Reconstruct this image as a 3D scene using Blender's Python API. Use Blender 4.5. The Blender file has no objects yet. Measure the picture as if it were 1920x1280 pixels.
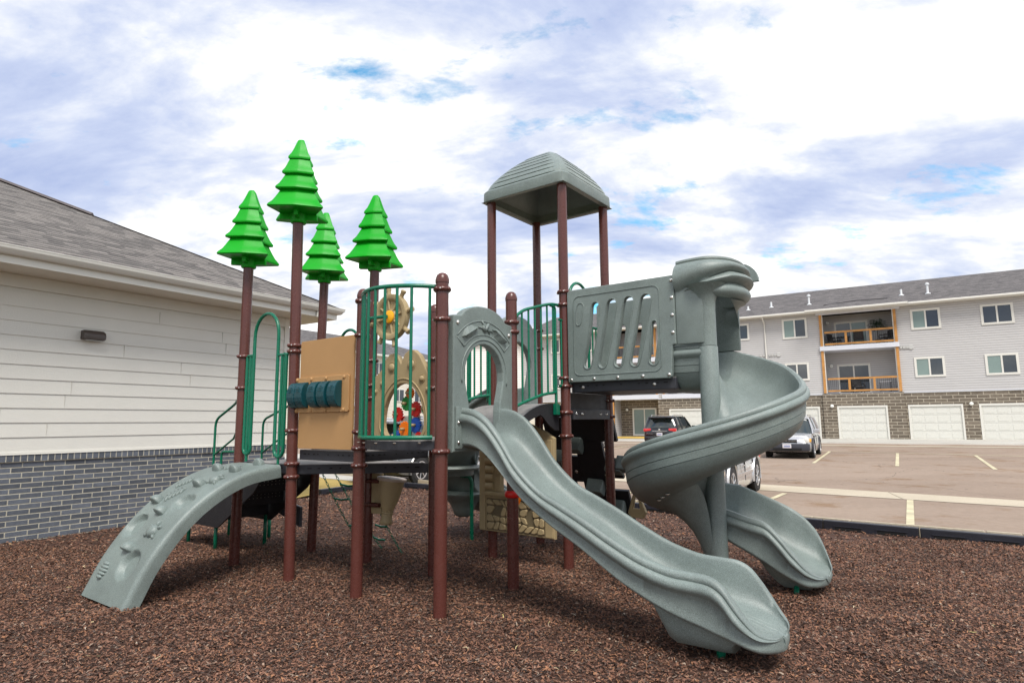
import bpy, bmesh, math, random
import numpy as np
from mathutils import Vector, Matrix, noise as mnoise

R = math.radians
random.seed(7)
SC = bpy.context.scene
COL = SC.collection

# ------------------------------------------------------------------ camera
cam_d = bpy.data.cameras.new('camera')
cam_d.sensor_width = 36.0
cam_d.lens = 1145.1 / 1920 * 36.0
cam_d.clip_end = 2000
cam_d.clip_start = 0.05
cam = bpy.data.objects.new('camera', cam_d)
COL.objects.link(cam)
cam.matrix_world = (Matrix.Translation((0, 0, 1.6)) @ Matrix.Rotation(R(90 + 7.5218), 4, 'X')
                    @ Matrix.Rotation(-0.00755, 4, 'Z'))
SC.camera = cam

# ------------------------------------------------------------------ sun, sky, exposure
SUN_EL, SUN_AZ = 56.0, 166.0      # azimuth clockwise from +Y (behind the camera, a little to the right)
sd = bpy.data.lights.new('sun', 'SUN')
sd.energy = 1.9
sd.angle = R(22)
sd.color = (1.0, 0.95, 0.88)
sun = bpy.data.objects.new('sun', sd)
COL.objects.link(sun)
sv = Vector((math.sin(R(SUN_AZ)) * math.cos(R(SUN_EL)), math.cos(R(SUN_AZ)) * math.cos(R(SUN_EL)), math.sin(R(SUN_EL))))
sun.rotation_euler = sv.to_track_quat('Z', 'Y').to_euler()

world = bpy.data.worlds.new("World")
SC.world = world
world.use_nodes = True
nt = world.node_tree
nt.nodes.clear()
N = nt.nodes.new
L = nt.links.new


def math_node(op, a, b=None, c=None, tree=None):
    t = tree or nt
    n = t.nodes.new('ShaderNodeMath')
    n.operation = op
    for k, v in enumerate((a, b, c)):
        if v is None:
            continue
        if isinstance(v, (int, float)):
            n.inputs[k].default_value = v
        else:
            t.links.new(v, n.inputs[k])
    return n.outputs[0]


def ramp_node(tree, fac, stops):
    n = tree.nodes.new('ShaderNodeValToRGB')
    el = n.color_ramp.elements
    while len(el) > 1:
        el.remove(el[-1])
    el[0].position = stops[0][0]
    el[0].color = tuple(stops[0][1]) + (1,)
    for p, c in stops[1:]:
        e = el.new(p)
        e.color = tuple(c) + (1,)
    tree.links.new(fac, n.inputs[0])
    return n.outputs[0]


sky = N('ShaderNodeTexSky')
sky.sky_type = 'NISHITA'
sky.sun_disc = False
sky.sun_elevation = R(SUN_EL)
sky.sun_rotation = R(SUN_AZ)
sky.air_density = 1.0
sky.dust_density = 0.6
sky.ozone_density = 2.0
tc = N('ShaderNodeTexCoord')
sep = N('ShaderNodeSeparateXYZ')
L(tc.outputs['Generated'], sep.inputs[0])
zz = math_node('ADD', math_node('MAXIMUM', sep.outputs[2], 0.0), 0.30)
px = math_node('DIVIDE', sep.outputs[0], zz)
py = math_node('DIVIDE', sep.outputs[1], zz)
comb = N('ShaderNodeCombineXYZ')
L(px, comb.inputs[0]); L(py, comb.inputs[1])


def wnoise(scale, detail, rough, dist, offs, rot=0.0, stretch=(1, 1, 1)):
    mp = N('ShaderNodeMapping')
    mp.inputs['Location'].default_value = offs
    mp.inputs['Rotation'].default_value = (0, 0, rot)
    mp.inputs['Scale'].default_value = stretch
    L(comb.outputs[0], mp.inputs[0])
    n = N('ShaderNodeTexNoise')
    n.inputs['Scale'].default_value = scale
    n.inputs['Detail'].default_value = detail
    n.inputs['Roughness'].default_value = rough
    n.inputs['Distortion'].default_value = dist
    L(mp.outputs[0], n.inputs[0])
    return n.outputs['Fac']


n_big = wnoise(0.55, 3, 0.5, 0.2, (7.840, 4.300, 0), 0.3)
n_mid = wnoise(2.6, 9, 0.62, 0.25, (7.000, 5.2, 0), 0.5, (1, 1.7, 1))
n_fine = wnoise(6.2, 8, 0.6, 0.2, (7.4, 2.2, 0), 0.6, (1, 1.6, 1))
hole = math_node('ADD', math_node('MULTIPLY', n_mid, 0.62), math_node('MULTIPLY', n_fine, 0.25))
hole = math_node('ADD', hole, math_node('MULTIPLY', n_big, 0.22))
cover = ramp_node(nt, hole, [(0.40, (0, 0, 0)), (0.445, (0.5, 0.5, 0.5)), (0.49, (1, 1, 1))])
n_sh = wnoise(1.7, 8, 0.60, 0.3, (15.100, 4.4, 0), 0.55, (1, 1.8, 1))
shade = math_node('ADD', math_node('ADD', math_node('MULTIPLY', n_sh, 0.62), math_node('MULTIPLY', n_big, 0.28)), math_node('MULTIPLY', n_fine, 0.10))
ccol = ramp_node(nt, shade, [(0.37, (2.3, 2.75, 4.1)), (0.44, (3.1, 3.5, 4.6)), (0.485, (4.1, 4.35, 4.95)), (0.525, (5.4, 5.4, 5.4)), (0.60, (9.8, 9.7, 9.5))])
mx = N('ShaderNodeMix')
mx.data_type = 'RGBA'
L(cover, mx.inputs['Factor'])
skyg = N('ShaderNodeMix')
skyg.data_type = 'RGBA'
skyg.blend_type = 'MULTIPLY'
skyg.inputs['Factor'].default_value = 1.0
L(sky.outputs[0], skyg.inputs['A'])
skyg.inputs['B'].default_value = (0.30, 1.15, 1.25, 1)
L(skyg.outputs['Result'], mx.inputs['A'])
L(ccol, mx.inputs['B'])
bg = N('ShaderNodeBackground')
bg.inputs['Strength'].default_value = 0.1
L(mx.outputs['Result'], bg.inputs['Color'])
wo = N('ShaderNodeOutputWorld')
L(bg.outputs[0], wo.inputs['Surface'])

SC.view_settings.view_transform = 'Standard'
SC.view_settings.look = 'None'
SC.view_settings.exposure = 1.02
SC.view_settings.gamma = 1.0

# ------------------------------------------------------------------ materials
MATS = {}


def mat(name, color, rough=0.6, metal=0.0, spec=0.5, var=0.0, vscale=8.0, speck=None, bump=0.0, bscale=200.0,
        island=0.0, coat=0.0, trans=0.0, dirt=0.0):
    """Principled material; var = large soft tone variation, speck = (amount, scale) fine granules,
    island = random tone per loose piece, dirt = irregular stains."""
    if name in MATS:
        return MATS[name]
    m = bpy.data.materials.new(name)
    m.use_nodes = True
    t = m.node_tree
    b = t.nodes['Principled BSDF']
    b.inputs['Roughness'].default_value = rough
    b.inputs['Metallic'].default_value = metal
    b.inputs['Specular IOR Level'].default_value = spec
    b.inputs['Coat Weight'].default_value = coat
    if trans:
        b.inputs['Transmission Weight'].default_value = trans
    tcn = t.nodes.new('ShaderNodeTexCoord')
    rgb = t.nodes.new('ShaderNodeRGB')
    rgb.outputs[0].default_value = tuple(color) + (1,)
    cur = rgb.outputs[0]

    def scale_by(cur, val):
        v = t.nodes.new('ShaderNodeVectorMath')
        v.operation = 'SCALE'
        t.links.new(cur, v.inputs[0])
        t.links.new(val, v.inputs['Scale'])
        return v.outputs[0]

    def nz(scale, detail=4, rough_=0.6):
        n = t.nodes.new('ShaderNodeTexNoise')
        n.inputs['Scale'].default_value = scale
        n.inputs['Detail'].default_value = detail
        n.inputs['Roughness'].default_value = rough_
        t.links.new(tcn.outputs['Object'], n.inputs[0])
        return n.outputs['Fac']
    if var:
        f = math_node('MULTIPLY_ADD', nz(vscale), 2 * var * 1.6, 1 - var * 1.6, tree=t)
        cur = scale_by(cur, f)
    if speck:
        f = math_node('MULTIPLY_ADD', nz(speck[1], 2, 0.5), 4 * speck[0], 1 - 2 * speck[0], tree=t)
        cur = scale_by(cur, f)
    if dirt:
        r = ramp_node(t, nz(2.2, 8, 0.7), [(0.42, (1 - dirt,) * 3), (0.6, (1, 1, 1))])
        mm = t.nodes.new('ShaderNodeMix')
        mm.data_type = 'RGBA'
        mm.blend_type = 'MULTIPLY'
        mm.inputs['Factor'].default_value = 1
        t.links.new(cur, mm.inputs['A'])
        t.links.new(r, mm.inputs['B'])
        cur = mm.outputs['Result']
    if island:
        g = t.nodes.new('ShaderNodeNewGeometry')
        f = math_node('MULTIPLY_ADD', g.outputs['Random Per Island'], 2 * island, 1 - island, tree=t)
        cur = scale_by(cur, f)
    t.links.new(cur, b.inputs['Base Color'])
    if rough < 0.75:
        f = math_node('MULTIPLY_ADD', nz(14), 0.25, rough - 0.12, tree=t)
        t.links.new(f, b.inputs['Roughness'])
    if bump:
        bn = t.nodes.new('ShaderNodeBump')
        bn.inputs['Strength'].default_value = bump
        bn.inputs['Distance'].default_value = 0.01
        t.links.new(nz(bscale, 3), bn.inputs['Height'])
        t.links.new(bn.outputs[0], b.inputs['Normal'])
    MATS[name] = m
    return m


GREY = mat('speckled_grey_green_plastic', (0.188, 0.228, 0.213), 0.42, spec=0.55, var=0.12, vscale=2.2, speck=(0.5, 230), bump=0.2, bscale=300, dirt=0.10)
BROWN = mat('brown_powder_coat', (0.100, 0.031, 0.024), 0.27, spec=0.5, var=0.12, vscale=5)
GREEN = mat('green_powder_coat', (0.001, 0.14, 0.075), 0.28, spec=0.5, var=0.08)
TREEG = mat('bright_green_plastic', (0.002, 0.33, 0.008), 0.42, spec=0.25, var=0.08, vscale=4, bump=0.12, bscale=90)
TAN = mat('tan_sheet_plastic', (0.44, 0.255, 0.110), 0.5, spec=0.3, var=0.05, vscale=3, bump=0.15, bscale=300)
SAND = mat('sand_moulded_plastic', (0.37, 0.285, 0.155), 0.55, spec=0.35, var=0.12, vscale=6, bump=0.2, bscale=200)
TEAL = mat('dark_teal_plastic', (0.004, 0.055, 0.068), 0.3, spec=0.5, var=0.1, bump=0.3, bscale=40)
DECKT = mat('grey_vinyl_deck', (0.30, 0.285, 0.27), 0.75, var=0.15, speck=(0.25, 180), dirt=0.3)
DECKS = mat('charcoal_vinyl_beam', (0.032, 0.034, 0.042), 0.5, var=0.2, bump=0.3, bscale=150)
BLACKP = mat('black_vinyl', (0.016, 0.016, 0.019), 0.55, var=0.2, bump=0.3, bscale=120)
STEEL = mat('bolt_steel', (0.7, 0.68, 0.64), 0.25, metal=1.0)
HOLE = mat('dark_recess', (0.008, 0.008, 0.008), 0.9)
RED = mat('red_plastic', (0.62, 0.015, 0.012), 0.35)
ORANGE = mat('orange_plastic', (0.9, 0.2, 0.004), 0.35)
YELLOW = mat('yellow_plastic', (0.9, 0.42, 0.01), 0.35)
BLUE = mat('blue_plastic', (0.01, 0.08, 0.42), 0.35)
GEARG = mat('gear_green_plastic', (0.01, 0.28, 0.05), 0.35)


# ------------------------------------------------------------------ mesh helpers
class MB:
    def __init__(self):
        self.v, self.f, self.s, self.m = [], [], [], []
        self.slot = 0

    def add(self, vs, fs, smooth=False):
        o = len(self.v)
        self.v += [tuple(p) for p in vs]
        for f in fs:
            self.f.append(tuple(i + o for i in f))
            self.s.append(smooth)
            self.m.append(self.slot)

    def box(self, a, b, rot=None, org=None, bev=0.0):
        x0, y0, z0 = a
        x1, y1, z1 = b
        if bev > 0:
            e = bev
            c = [((x0 + x1) / 2), ((y0 + y1) / 2), ((z0 + z1) / 2)]
            bm = bmesh.new()
            bmesh.ops.create_cube(bm, size=1)
            for v in bm.verts:
                v.co = Vector((c[0] + v.co.x * (x1 - x0), c[1] + v.co.y * (y1 - y0), c[2] + v.co.z * (z1 - z0)))
            bmesh.ops.bevel(bm, geom=bm.edges[:], offset=e, segments=2, affect='EDGES', profile=0.6)
            vs = [v.co.copy() for v in bm.verts]
            fs = [[v.index for v in f.verts] for f in bm.faces]
            bm.free()
        else:
            vs = [Vector(p) for p in ((x0, y0, z0), (x1, y0, z0), (x1, y1, z0), (x0, y1, z0), (x0, y0, z1), (x1, y0, z1), (x1, y1, z1), (x0, y1, z1))]
            fs = [(0, 3, 2, 1), (4, 5, 6, 7), (0, 1, 5, 4), (1, 2, 6, 5), (2, 3, 7, 6), (3, 0, 4, 7)]
        if rot is not None:
            og = Vector(org) if org is not None else Vector(((x0 + x1) / 2, (y0 + y1) / 2, (z0 + z1) / 2))
            vs = [rot @ (v - og) + og for v in vs]
        self.add(vs, fs)
        return self

    def grid(self, rows, closed_u=False, closed_v=False, smooth=True, cap=False):
        """rows: list of equal length point lists"""
        n, m = len(rows), len(rows[0])
        vs = [p for r in rows for p in r]
        fs = []
        for i in range(n if closed_u else n - 1):
            for j in range(m if closed_v else m - 1):
                a = i * m + j
                b = i * m + (j + 1) % m
                c = ((i + 1) % n) * m + (j + 1) % m
                d = ((i + 1) % n) * m + j
                fs.append((a, b, c, d))
        o = len(self.v)
        self.add(vs, fs, smooth)
        if cap and closed_v:
            self.f.append(tuple(o + j for j in range(m))[::-1]); self.s.append(False); self.m.append(self.slot)
            self.f.append(tuple(o + (n - 1) * m + j for j in range(m))); self.s.append(False); self.m.append(self.slot)
        return self

    def tube(self, pts, r, seg=12, closed=False, cap=True, radii=None):
        pts = [Vector(p) for p in pts]
        n = len(pts)
        rows = []
        prev = None
        for i, p in enumerate(pts):
            if closed:
                t = (pts[(i + 1) % n] - pts[i - 1])
            else:
                t = pts[min(i + 1, n - 1)] - pts[max(i - 1, 0)]
            t.normalize()
            if prev is None:
                u = t.orthogonal().normalized()
            else:
                u = (prev - t * prev.dot(t))
                u = u.normalized() if u.length > 1e-6 else t.orthogonal().normalized()
            prev = u
            w = t.cross(u)
            rr = radii[i] if radii else r
            rows.append([p + (u * math.cos(a) + w * math.sin(a)) * rr for a in [2 * math.pi * k / seg for k in range(seg)]])
        self.grid(rows, closed_u=closed, closed_v=True, cap=cap and not closed)
        return self

    def lathe(self, prof, org=(0, 0, 0), seg=24, axis=None, cap=True, sweep=1.0):
        """prof: (r, z) list"""
        M = Matrix.Identity(3)
        if axis is not None:
            M = Vector(axis).normalized().to_track_quat('Z', 'Y').to_matrix()
        og = Vector(org)
        rows = [[og + M @ Vector((r * math.cos(2 * math.pi * k / seg), r * math.sin(2 * math.pi * k / seg), z)) for k in range(seg)] for r, z in prof]
        self.grid(rows, closed_v=True, cap=cap)
        return self

    def prism(self, poly, z0, z1, M=None):
        """poly in XY extruded z0..z1, then transformed by M"""
        n = len(poly)
        vs = [Vector((x, y, z0)) for x, y in poly] + [Vector((x, y, z1)) for x, y in poly]
        if M is not None:
            vs = [M @ v for v in vs]
        fs = [tuple(range(n))[::-1], tuple(range(n, 2 * n))] + [(i, (i + 1) % n, n + (i + 1) % n, n + i) for i in range(n)]
        self.add(vs, fs)
        return self

    def quad(self, a, b, c, d):
        self.add([a, b, c, d], [(0, 1, 2, 3)])
        return self

    def build(self, name, mats, parent=None, bevel=0.0, subsurf=0, weld=False, autosmooth=None):
        me = bpy.data.meshes.new(name)
        me.from_pydata(self.v, [], self.f)
        me.polygons.foreach_set('use_smooth', self.s)
        if not isinstance(mats, (list, tuple)):
            mats = [mats]
        for m in mats:
            me.materials.append(m)
        if len(mats) > 1:
            me.polygons.foreach_set('material_index', self.m)
        me.update()
        bm = bmesh.new()
        bm.from_mesh(me)
        if weld:
            bmesh.ops.remove_doubles(bm, verts=bm.verts, dist=1e-4)
        bmesh.ops.recalc_face_normals(bm, faces=bm.faces)
        bm.to_mesh(me)
        bm.free()
        o = bpy.data.objects.new(name, me)
        COL.objects.link(o)
        if parent:
            o.parent = parent
        if bevel:
            md = o.modifiers.new('bevel', 'BEVEL')
            md.width = bevel
            md.segments = 2
            md.limit_method = 'ANGLE'
            md.angle_limit = R(35)
            md.harden_normals = False
        if subsurf:
            md = o.modifiers.new('sub', 'SUBSURF')
            md.levels = subsurf
            md.render_levels = subsurf
        if autosmooth:
            me.polygons.foreach_set('use_smooth', [True] * len(me.polygons))
            me.set_sharp_from_angle(angle=R(autosmooth))
        return o


def empty(name, loc=(0, 0, 0), rz=0.0, label=None, cat=None, group=None):
    o = bpy.data.objects.new(name, None)
    o.empty_display_size = 0.3
    COL.objects.link(o)
    o.location = loc
    o.rotation_euler = (0, 0, rz)
    tag(o, label, cat, group)
    return o


def tag(o, label=None, cat=None, group=None, kind=None):
    if label: o['label'] = label
    if cat: o['category'] = cat
    if group: o['group'] = group
    if kind: o['kind'] = kind
    return o


def copy_tree(o, parent=None):
    c = o.copy()
    COL.objects.link(c)
    if parent is not None:
        c.parent = parent
    for ch in [x for x in o.children]:
        copy_tree(ch, c)
    return c


def arc(cx, cy, r, a0, a1, n=8):
    return [(cx + r * math.cos(R(a0 + (a1 - a0) * k / n)), cy + r * math.sin(R(a0 + (a1 - a0) * k / n))) for k in range(n + 1)]


def fillet(pts, rad, n=5):
    """round the corners of an open 3D polyline"""
    pts = [Vector(p) for p in pts]
    out = [pts[0]]
    for i in range(1, len(pts) - 1):
        a, b, c = pts[i - 1], pts[i], pts[i + 1]
        d1, d2 = (a - b), (c - b)
        r = min(rad, d1.length * 0.48, d2.length * 0.48)
        p1, p2 = b + d1.normalized() * r, b + d2.normalized() * r
        for k in range(n + 1):
            t = k / n
            out.append(p1 * (1 - t) ** 2 + b * 2 * t * (1 - t) + p2 * t * t)
    out.append(pts[-1])
    return out


def catmull(pts, n=6):
    """smooth open curve through points of any dimension"""
    P = [np.array(p, float) for p in pts]
    P = [2 * P[0] - P[1]] + P + [2 * P[-1] - P[-2]]
    out = []
    for i in range(1, len(P) - 2):
        for k in range(n):
            t = k / n
            a, b, c, d = P[i - 1], P[i], P[i + 1], P[i + 2]
            out.append(0.5 * ((2 * b) + (-a + c) * t + (2 * a - 5 * b + 4 * c - d) * t * t + (-a + 3 * b - 3 * c + d) * t ** 3))
    out.append(P[-2])
    return [tuple(p) for p in out]


def interp(xs, ys, x):
    return float(np.interp(x, xs, ys))


def plate(name, outline, holes, th, mats, parent, frame, bevel=0.006, extra=None):
    """flat sheet with holes. outline/holes in (u,v); frame maps (u,v,w) -> local xyz."""
    cu = bpy.data.curves.new(name + '_tmp', 'CURVE')
    cu.dimensions = '2D'
    cu.fill_mode = 'BOTH'
    cu.extrude = max(th / 2 - bevel, 0.0005)
    cu.bevel_depth = bevel
    cu.bevel_resolution = 1
    cu.offset = -bevel
    for poly in [outline] + list(holes):
        sp = cu.splines.new('POLY')
        sp.points.add(len(poly) - 1)
        for p, q_ in zip(sp.points, poly):
            p.co = (q_[0], q_[1], 0, 1)
        sp.use_cyclic_u = True
    tmp = bpy.data.objects.new(name + '_tmp', cu)
    COL.objects.link(tmp)
    dg = bpy.context.evaluated_depsgraph_get()
    me = bpy.data.meshes.new_from_object(tmp.evaluated_get(dg))
    bpy.data.objects.remove(tmp)
    bpy.data.curves.remove(cu)
    me.name = name
    for v in me.vertices:
        v.co = Vector(frame(v.co.x, v.co.y, v.co.z))
    me.materials.clear()
    me.materials.append(mats)
    bm = bmesh.new()
    bm.from_mesh(me)
    bmesh.ops.remove_doubles(bm, verts=bm.verts, dist=1e-5)
    bmesh.ops.recalc_face_normals(bm, faces=bm.faces)
    bm.to_mesh(me)
    bm.free()
    me.polygons.foreach_set('use_smooth', [False] * len(me.polygons))
    o = bpy.data.objects.new(name, me)
    COL.objects.link(o)
    o.parent = parent
    return o


def rrect(x0, y0, x1, y1, r, n=4):
    return (arc(x1 - r, y1 - r, r, 0, 90, n) + arc(x0 + r, y1 - r, r, 90, 180, n)
            + arc(x0 + r, y0 + r, r, 180, 270, n) + arc(x1 - r, y0 + r, r, 270, 360, n))


def bolts(mb, pts, axis, r=0.014):
    for p in pts:
        mb.lathe([(r * 1.35, 0), (r * 1.35, 0.004), (r, 0.006), (r * 0.8, 0.011), (0.001, 0.014)], p, 10, axis)


# ------------------------------------------------------------------ frames of the place
PO, PAN = (-3.17, 7.184), R(-36.47)
A1, B1 = 1.06, 1.0226                       # post spacing of the play structure
QD = (math.cos(R(-31)), math.sin(R(-31)))    # along the apartment facade
NN = (-QD[1], QD[0])                         # away from the camera

# =====================================================================================
# PLAY STRUCTURE (local frame: x along the long side, y away from the camera)
# =====================================================================================
PS = empty('play_structure', (PO[0], PO[1], 0), PAN,
           'large play structure with grey-green slides, brown posts, green tree toppers and tan panels', 'playground structure')


def U(i, j, z=0.0):
    return Vector((i * A1, j * B1, z))


def fr_j(j, w0=0.0):
    """plate frame in a plane of constant j: u = local x, v = z"""
    return lambda u, v, w: (u, j * B1 + w + w0, v)


def fr_i(i, w0=0.0):
    return lambda u, v, w: (i * A1 + w + w0, u, v)


# ---- posts ------------------------------------------------------------------------
PR = 0.057
posts = {  # i, j, top z, topper, tilt(x), collars
    'A': (0, 0, 3.50, 1, 0.0, (2.39, 2.02)),
    'B': (1, 0, 3.84, 1, -0.05, (2.435, 2.37, 1.53, 1.185, 1.05)),
    'C': (2, 0, 2.87, 0, 0.0, (2.79, 2.45, 1.52, 1.365, 1.205)),
    'D': (3, 0, 2.87, 0, 0.0, (2.765, 2.497, 1.357)),
    'E': (0, 1, 3.50, 1, 0.06, (2.35, 1.1)),
    'F': (1, 1, 3.50, 1, 0.02, (2.35, 2.05, 1.9, 1.25, 0.93, 0.66)),
    'G': (2, 1, 2.87, 0, 0.0, (2.3, 1.98, 1.4)),
    'I': (3, 1, 2.87, 0, 0.0, (2.60, 2.50, 1.36)),
    'H': (2, 2, 4.40, 0, 0.0, (2.9, 2.5, 1.7)),
    'J': (3, 2, 4.40, 0, 0.0, (3.085, 2.934, 2.09, 2.0, 1.704, 1.442, 0.62)),
    'K': (2, 3, 4.40, 0, 0.0, (2.85, 2.6, 1.7)),
    'L': (3, 3, 4.40, 0, 0.0, (3.0, 2.05, 1.86, 1.66)),
}


def collar(mb, r, z, angs=(0, 90), w=0.02):
    mb.lathe([(r + 0.001, z - w * 1.15), (r + 0.012, z - w), (r + 0.021, z - w * 0.5), (r + 0.023, z), (r + 0.021, z + w * 0.5), (r + 0.012, z + w), (r + 0.001, z + w * 1.15)], (0, 0, 0), 24, cap=False)


# plan of a topper: two folded plates back to back - four tips, a low ridge on the broad faces, deep side notches
STAR = []
_key = [(1.0, 42), (0.80, 90), (1.0, 138), (0.44, 180), (1.0, 222), (0.80, 270), (1.0, 318), (0.44, 360)]
_pt = [(r_ * math.cos(R(a_)), r_ * math.sin(R(a_))) for r_, a_ in _key]
for _k in range(8):
    _a, _b = _pt[_k], _pt[(_k + 1) % 8]
    for _t in (0.06, 0.3, 0.6, 0.94):
        STAR.append((_a[0] + (_b[0] - _a[0]) * _t, _a[1] + (_b[1] - _a[1]) * _t))


def tree_topper(parent, pos, rz):
    """moulded evergreen: four wings, four flared tiers, grained faces"""
    mb = MB()
    tiers = [(0.00, 0.225, 0.40, 0.245), (0.225, 0.42, 0.31, 0.19), (0.42, 0.61, 0.235, 0.145), (0.61, 0.86, 0.165, 0.05)]
    lv = []
    for k, (z0, z1, rb, rt) in enumerate(tiers):
        lv += [(z0 + 0.004, rb * 0.86), (z0, rb * 0.97), (z0 + 0.012, rb), (z0 + 0.028, rb * 0.985)]
        for t in (0.25, 0.5, 0.75):
            lv.append((z0 + 0.028 + (z1 - z0 - 0.028) * t, rb * 0.985 + (rt - rb * 0.985) * (t ** 0.75)))
        lv.append((z1 - 0.004, rt))
    lv += [(0.872, 0.035), (0.878, 0.012)]
    seg = 48
    rows = []
    for z, r in lv:
        row = []
        for (ux, uy) in STAR:
            row.append((ux * r, uy * r, z))
        rows.append(row)
    mb.grid(rows, closed_v=True, cap=True)
    o = mb.build('tree_topper', TREEG, parent, autosmooth=42)
    hub = MB()
    hub.lathe([(0.075, -0.10), (0.085, -0.09), (0.085, 0.02), (0.12, 0.03), (0.12, 0.06)], (0, 0, 0), 20)
    for a in (0, 90, 180, 270):
        hub.box((0.05, -0.022, -0.06), (0.2, 0.022, 0.012), Matrix.Rotation(R(a), 3, 'Z'), (0, 0, 0))
    h = hub.build('topper_hub', TREEG, o, bevel=0.004)
    o.location = pos
    o.rotation_euler = (0, 0, rz)
    return o


for k, (i, j, zt, top, tilt, cols) in posts.items():
    mb = MB()
    c = U(i, j)
    tilt *= 0.9
    dome = not top and zt < 4
    prof = [(PR, -0.1), (PR, zt - (0.045 if dome else 0))]
    mb.lathe([(PR, -0.1), (PR, 0.5), (PR, 1.5), (PR, 2.5), (PR, zt - 0.045)], (0, 0, 0), 28, cap=False)
    if dome:
        mb.lathe([(PR, zt - 0.047), (PR + 0.004, zt - 0.045), (PR + 0.005, zt - 0.02), (PR * 0.98, zt + 0.004), (PR * 0.82, zt + 0.027), (PR * 0.5, zt + 0.042), (PR * 0.15, zt + 0.048), (0.001, zt + 0.048)], (0, 0, 0), 28)
    else:
        mb.lathe([(PR, zt - 0.046), (PR, zt)], (0, 0, 0), 28)
    # lean
    ex = (math.cos(-PAN), math.sin(-PAN))
    mb.v = [(x + tilt * ex[0] * z / 3.5, y + tilt * ex[1] * z / 3.5, z) for x, y, z in mb.v]
    po = mb.build('post', BROWN, PS, autosmooth=50)
    po.location = c
    for zc in cols:
        cb = MB()
        collar(cb, PR, zc)
        for a in (0, 90, 180, 270):
            v = Vector((math.cos(R(a)), math.sin(R(a)), 0))
            cb.lathe([(0.018, 0), (0.018, 0.02), (0.012, 0.028), (0.001, 0.029)], Vector((0, 0, zc)) + v * (PR + 0.005), 10, v)
        cb.v = [(x + tilt * ex[0] * z / 3.5, y + tilt * ex[1] * z / 3.5, z) for x, y, z in cb.v]
        co = cb.build('collar_clamp', BROWN, po, autosmooth=60)
        if 1:
            sb = MB()
            for a in (225, 315):
                v = Vector((math.cos(R(a - 15)), math.sin(R(a - 15)), 0))
                sb.lathe([(0.008, 0), (0.008, 0.004), (0.001, 0.006)], Vector((tilt * ex[0] * zc / 3.5, tilt * ex[1] * zc / 3.5, zc)) + v * (PR + 0.021), 8, v)
            sb.build('clamp_bolt', STEEL, po)
    if top:
        tt = tree_topper(PS, (0, 0, 0), 0)
        tt.location = c + Vector((tilt * ex[0], tilt * ex[1], zt + 0.06))
        w_ = (PO[0] + c.x * math.cos(PAN) - c.y * math.sin(PAN), PO[1] + c.x * math.sin(PAN) + c.y * math.cos(PAN))
        tt.rotation_euler = (0, 0, math.atan2(-w_[1], -w_[0]) + R({'A': -17, 'B': -9, 'E': -8, 'F': -19}[k]) - R(90) - PAN)
        mb = MB()


# ---- decks ------------------------------------------------------------------------
def deck(poly, z, th=0.105, name='deck'):
    mb = MB()
    mb.prism(poly, z - th, z - 0.006)
    o = mb.build(name, DECKS, PS, bevel=0.006)
    t = MB()
    n = len(poly)
    cx = sum(p[0] for p in poly) / n
    cy = sum(p[1] for p in poly) / n
    t.prism([(cx + (x - cx) * 0.992, cy + (y - cy) * 0.992) for x, y in poly], z - 0.012, z)
    t.build('deck_surface', DECKT, o)
    # punched slots on each face
    s = MB()
    for k in range(n):
        a = Vector((poly[k][0], poly[k][1], 0))
        b = Vector((poly[(k + 1) % n][0], poly[(k + 1) % n][1], 0))
        d = (b - a)
        ln = d.length
        if ln < 0.5:
            continue
        d.normalize()
        nrm = Vector((d.y, -d.x, 0))
        for f, w in ((0.10, 0.045), (0.17, 0.03), (0.26, 0.03), (0.33, 0.02), (0.5, 0.02), (0.67, 0.02), (0.74, 0.03), (0.84, 0.03), (0.91, 0.045)):
            p = a + d * ln * f + Vector((0, 0, z - th * 0.42))
            s.quad(*[p + nrm * 0.0025 + d * dx + Vector((0, 0, dz)) for dx, dz in ((-w / 2, -0.005), (w / 2, -0.005), (w / 2, 0.005), (-w / 2, 0.005))])
    s.build('deck_slots', HOLE, o)
    return o


def P2(*ij):
    return [(i * A1, j * B1) for i, j in ij]


g = 0.055
deck(P2((g, g), (1 - g / 2, g), (2 - g / 3, 1 - g), (1, 1 - g / 3), (g, 1 - g)), 1.172)
deck(P2((1 + g, 0.03), (2 - 0.03, 0.03), (2 - 0.03, 1 - g)), 1.333)
# third deck with the bulged balcony front
bulge = [(2 + g + (1 - 2 * g) * t, -0.20 * math.sin(math.pi * t) ** 0.8 + 0.02) for t in [k / 14 for k in range(15)]]
deck([(i * A1, j * B1) for i, j in bulge] + P2((3 - g, 1 - g), (2 + g, 1 - g)), 1.452, th=0.09)
deck(P2((2 + g, 2 + g), (3 - 0.02, 2 + g), (3 - 0.02, 3 - g), (2 + g, 3 - g)), 1.79, th=0.12)
deck(P2((3.06, 2.03), (4.22, 2.03), (4.22, 2.97), (3.06, 2.97)), 2.045, th=0.12)
# riser between tower deck and slide deck: perforated panel with a bolted skirt
mb = MB()
mb.box((3.0 * A1 - 0.02, 2.07 * B1, 1.70), (3.0 * A1 + 0.012, 2.94 * B1, 1.93))
rz_ = mb.build('riser_panel', BLACKP, PS, bevel=0.004)
mb = MB()
mb.box((3.0 * A1 - 0.006, 2.08 * B1, 1.625), (3.0 * A1 + 0.05, 2.95 * B1, 1.74), bev=0.006)
o = mb.build('riser_skirt', DECKS, rz_)
mb = MB()
bolts(mb, [(3.0 * A1 + 0.05, (2 + f) * B1, 1.69) for f in (0.14, 0.27, 0.7, 0.85)], (0.6, -0.8, 0))
bolts(mb, [(3.2 * A1, 2.028 * B1, 1.98), (4.0 * A1, 2.028 * B1, 1.98)], (0, -1, 0))
mb.build('riser_bolt', STEEL, rz_)

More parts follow.
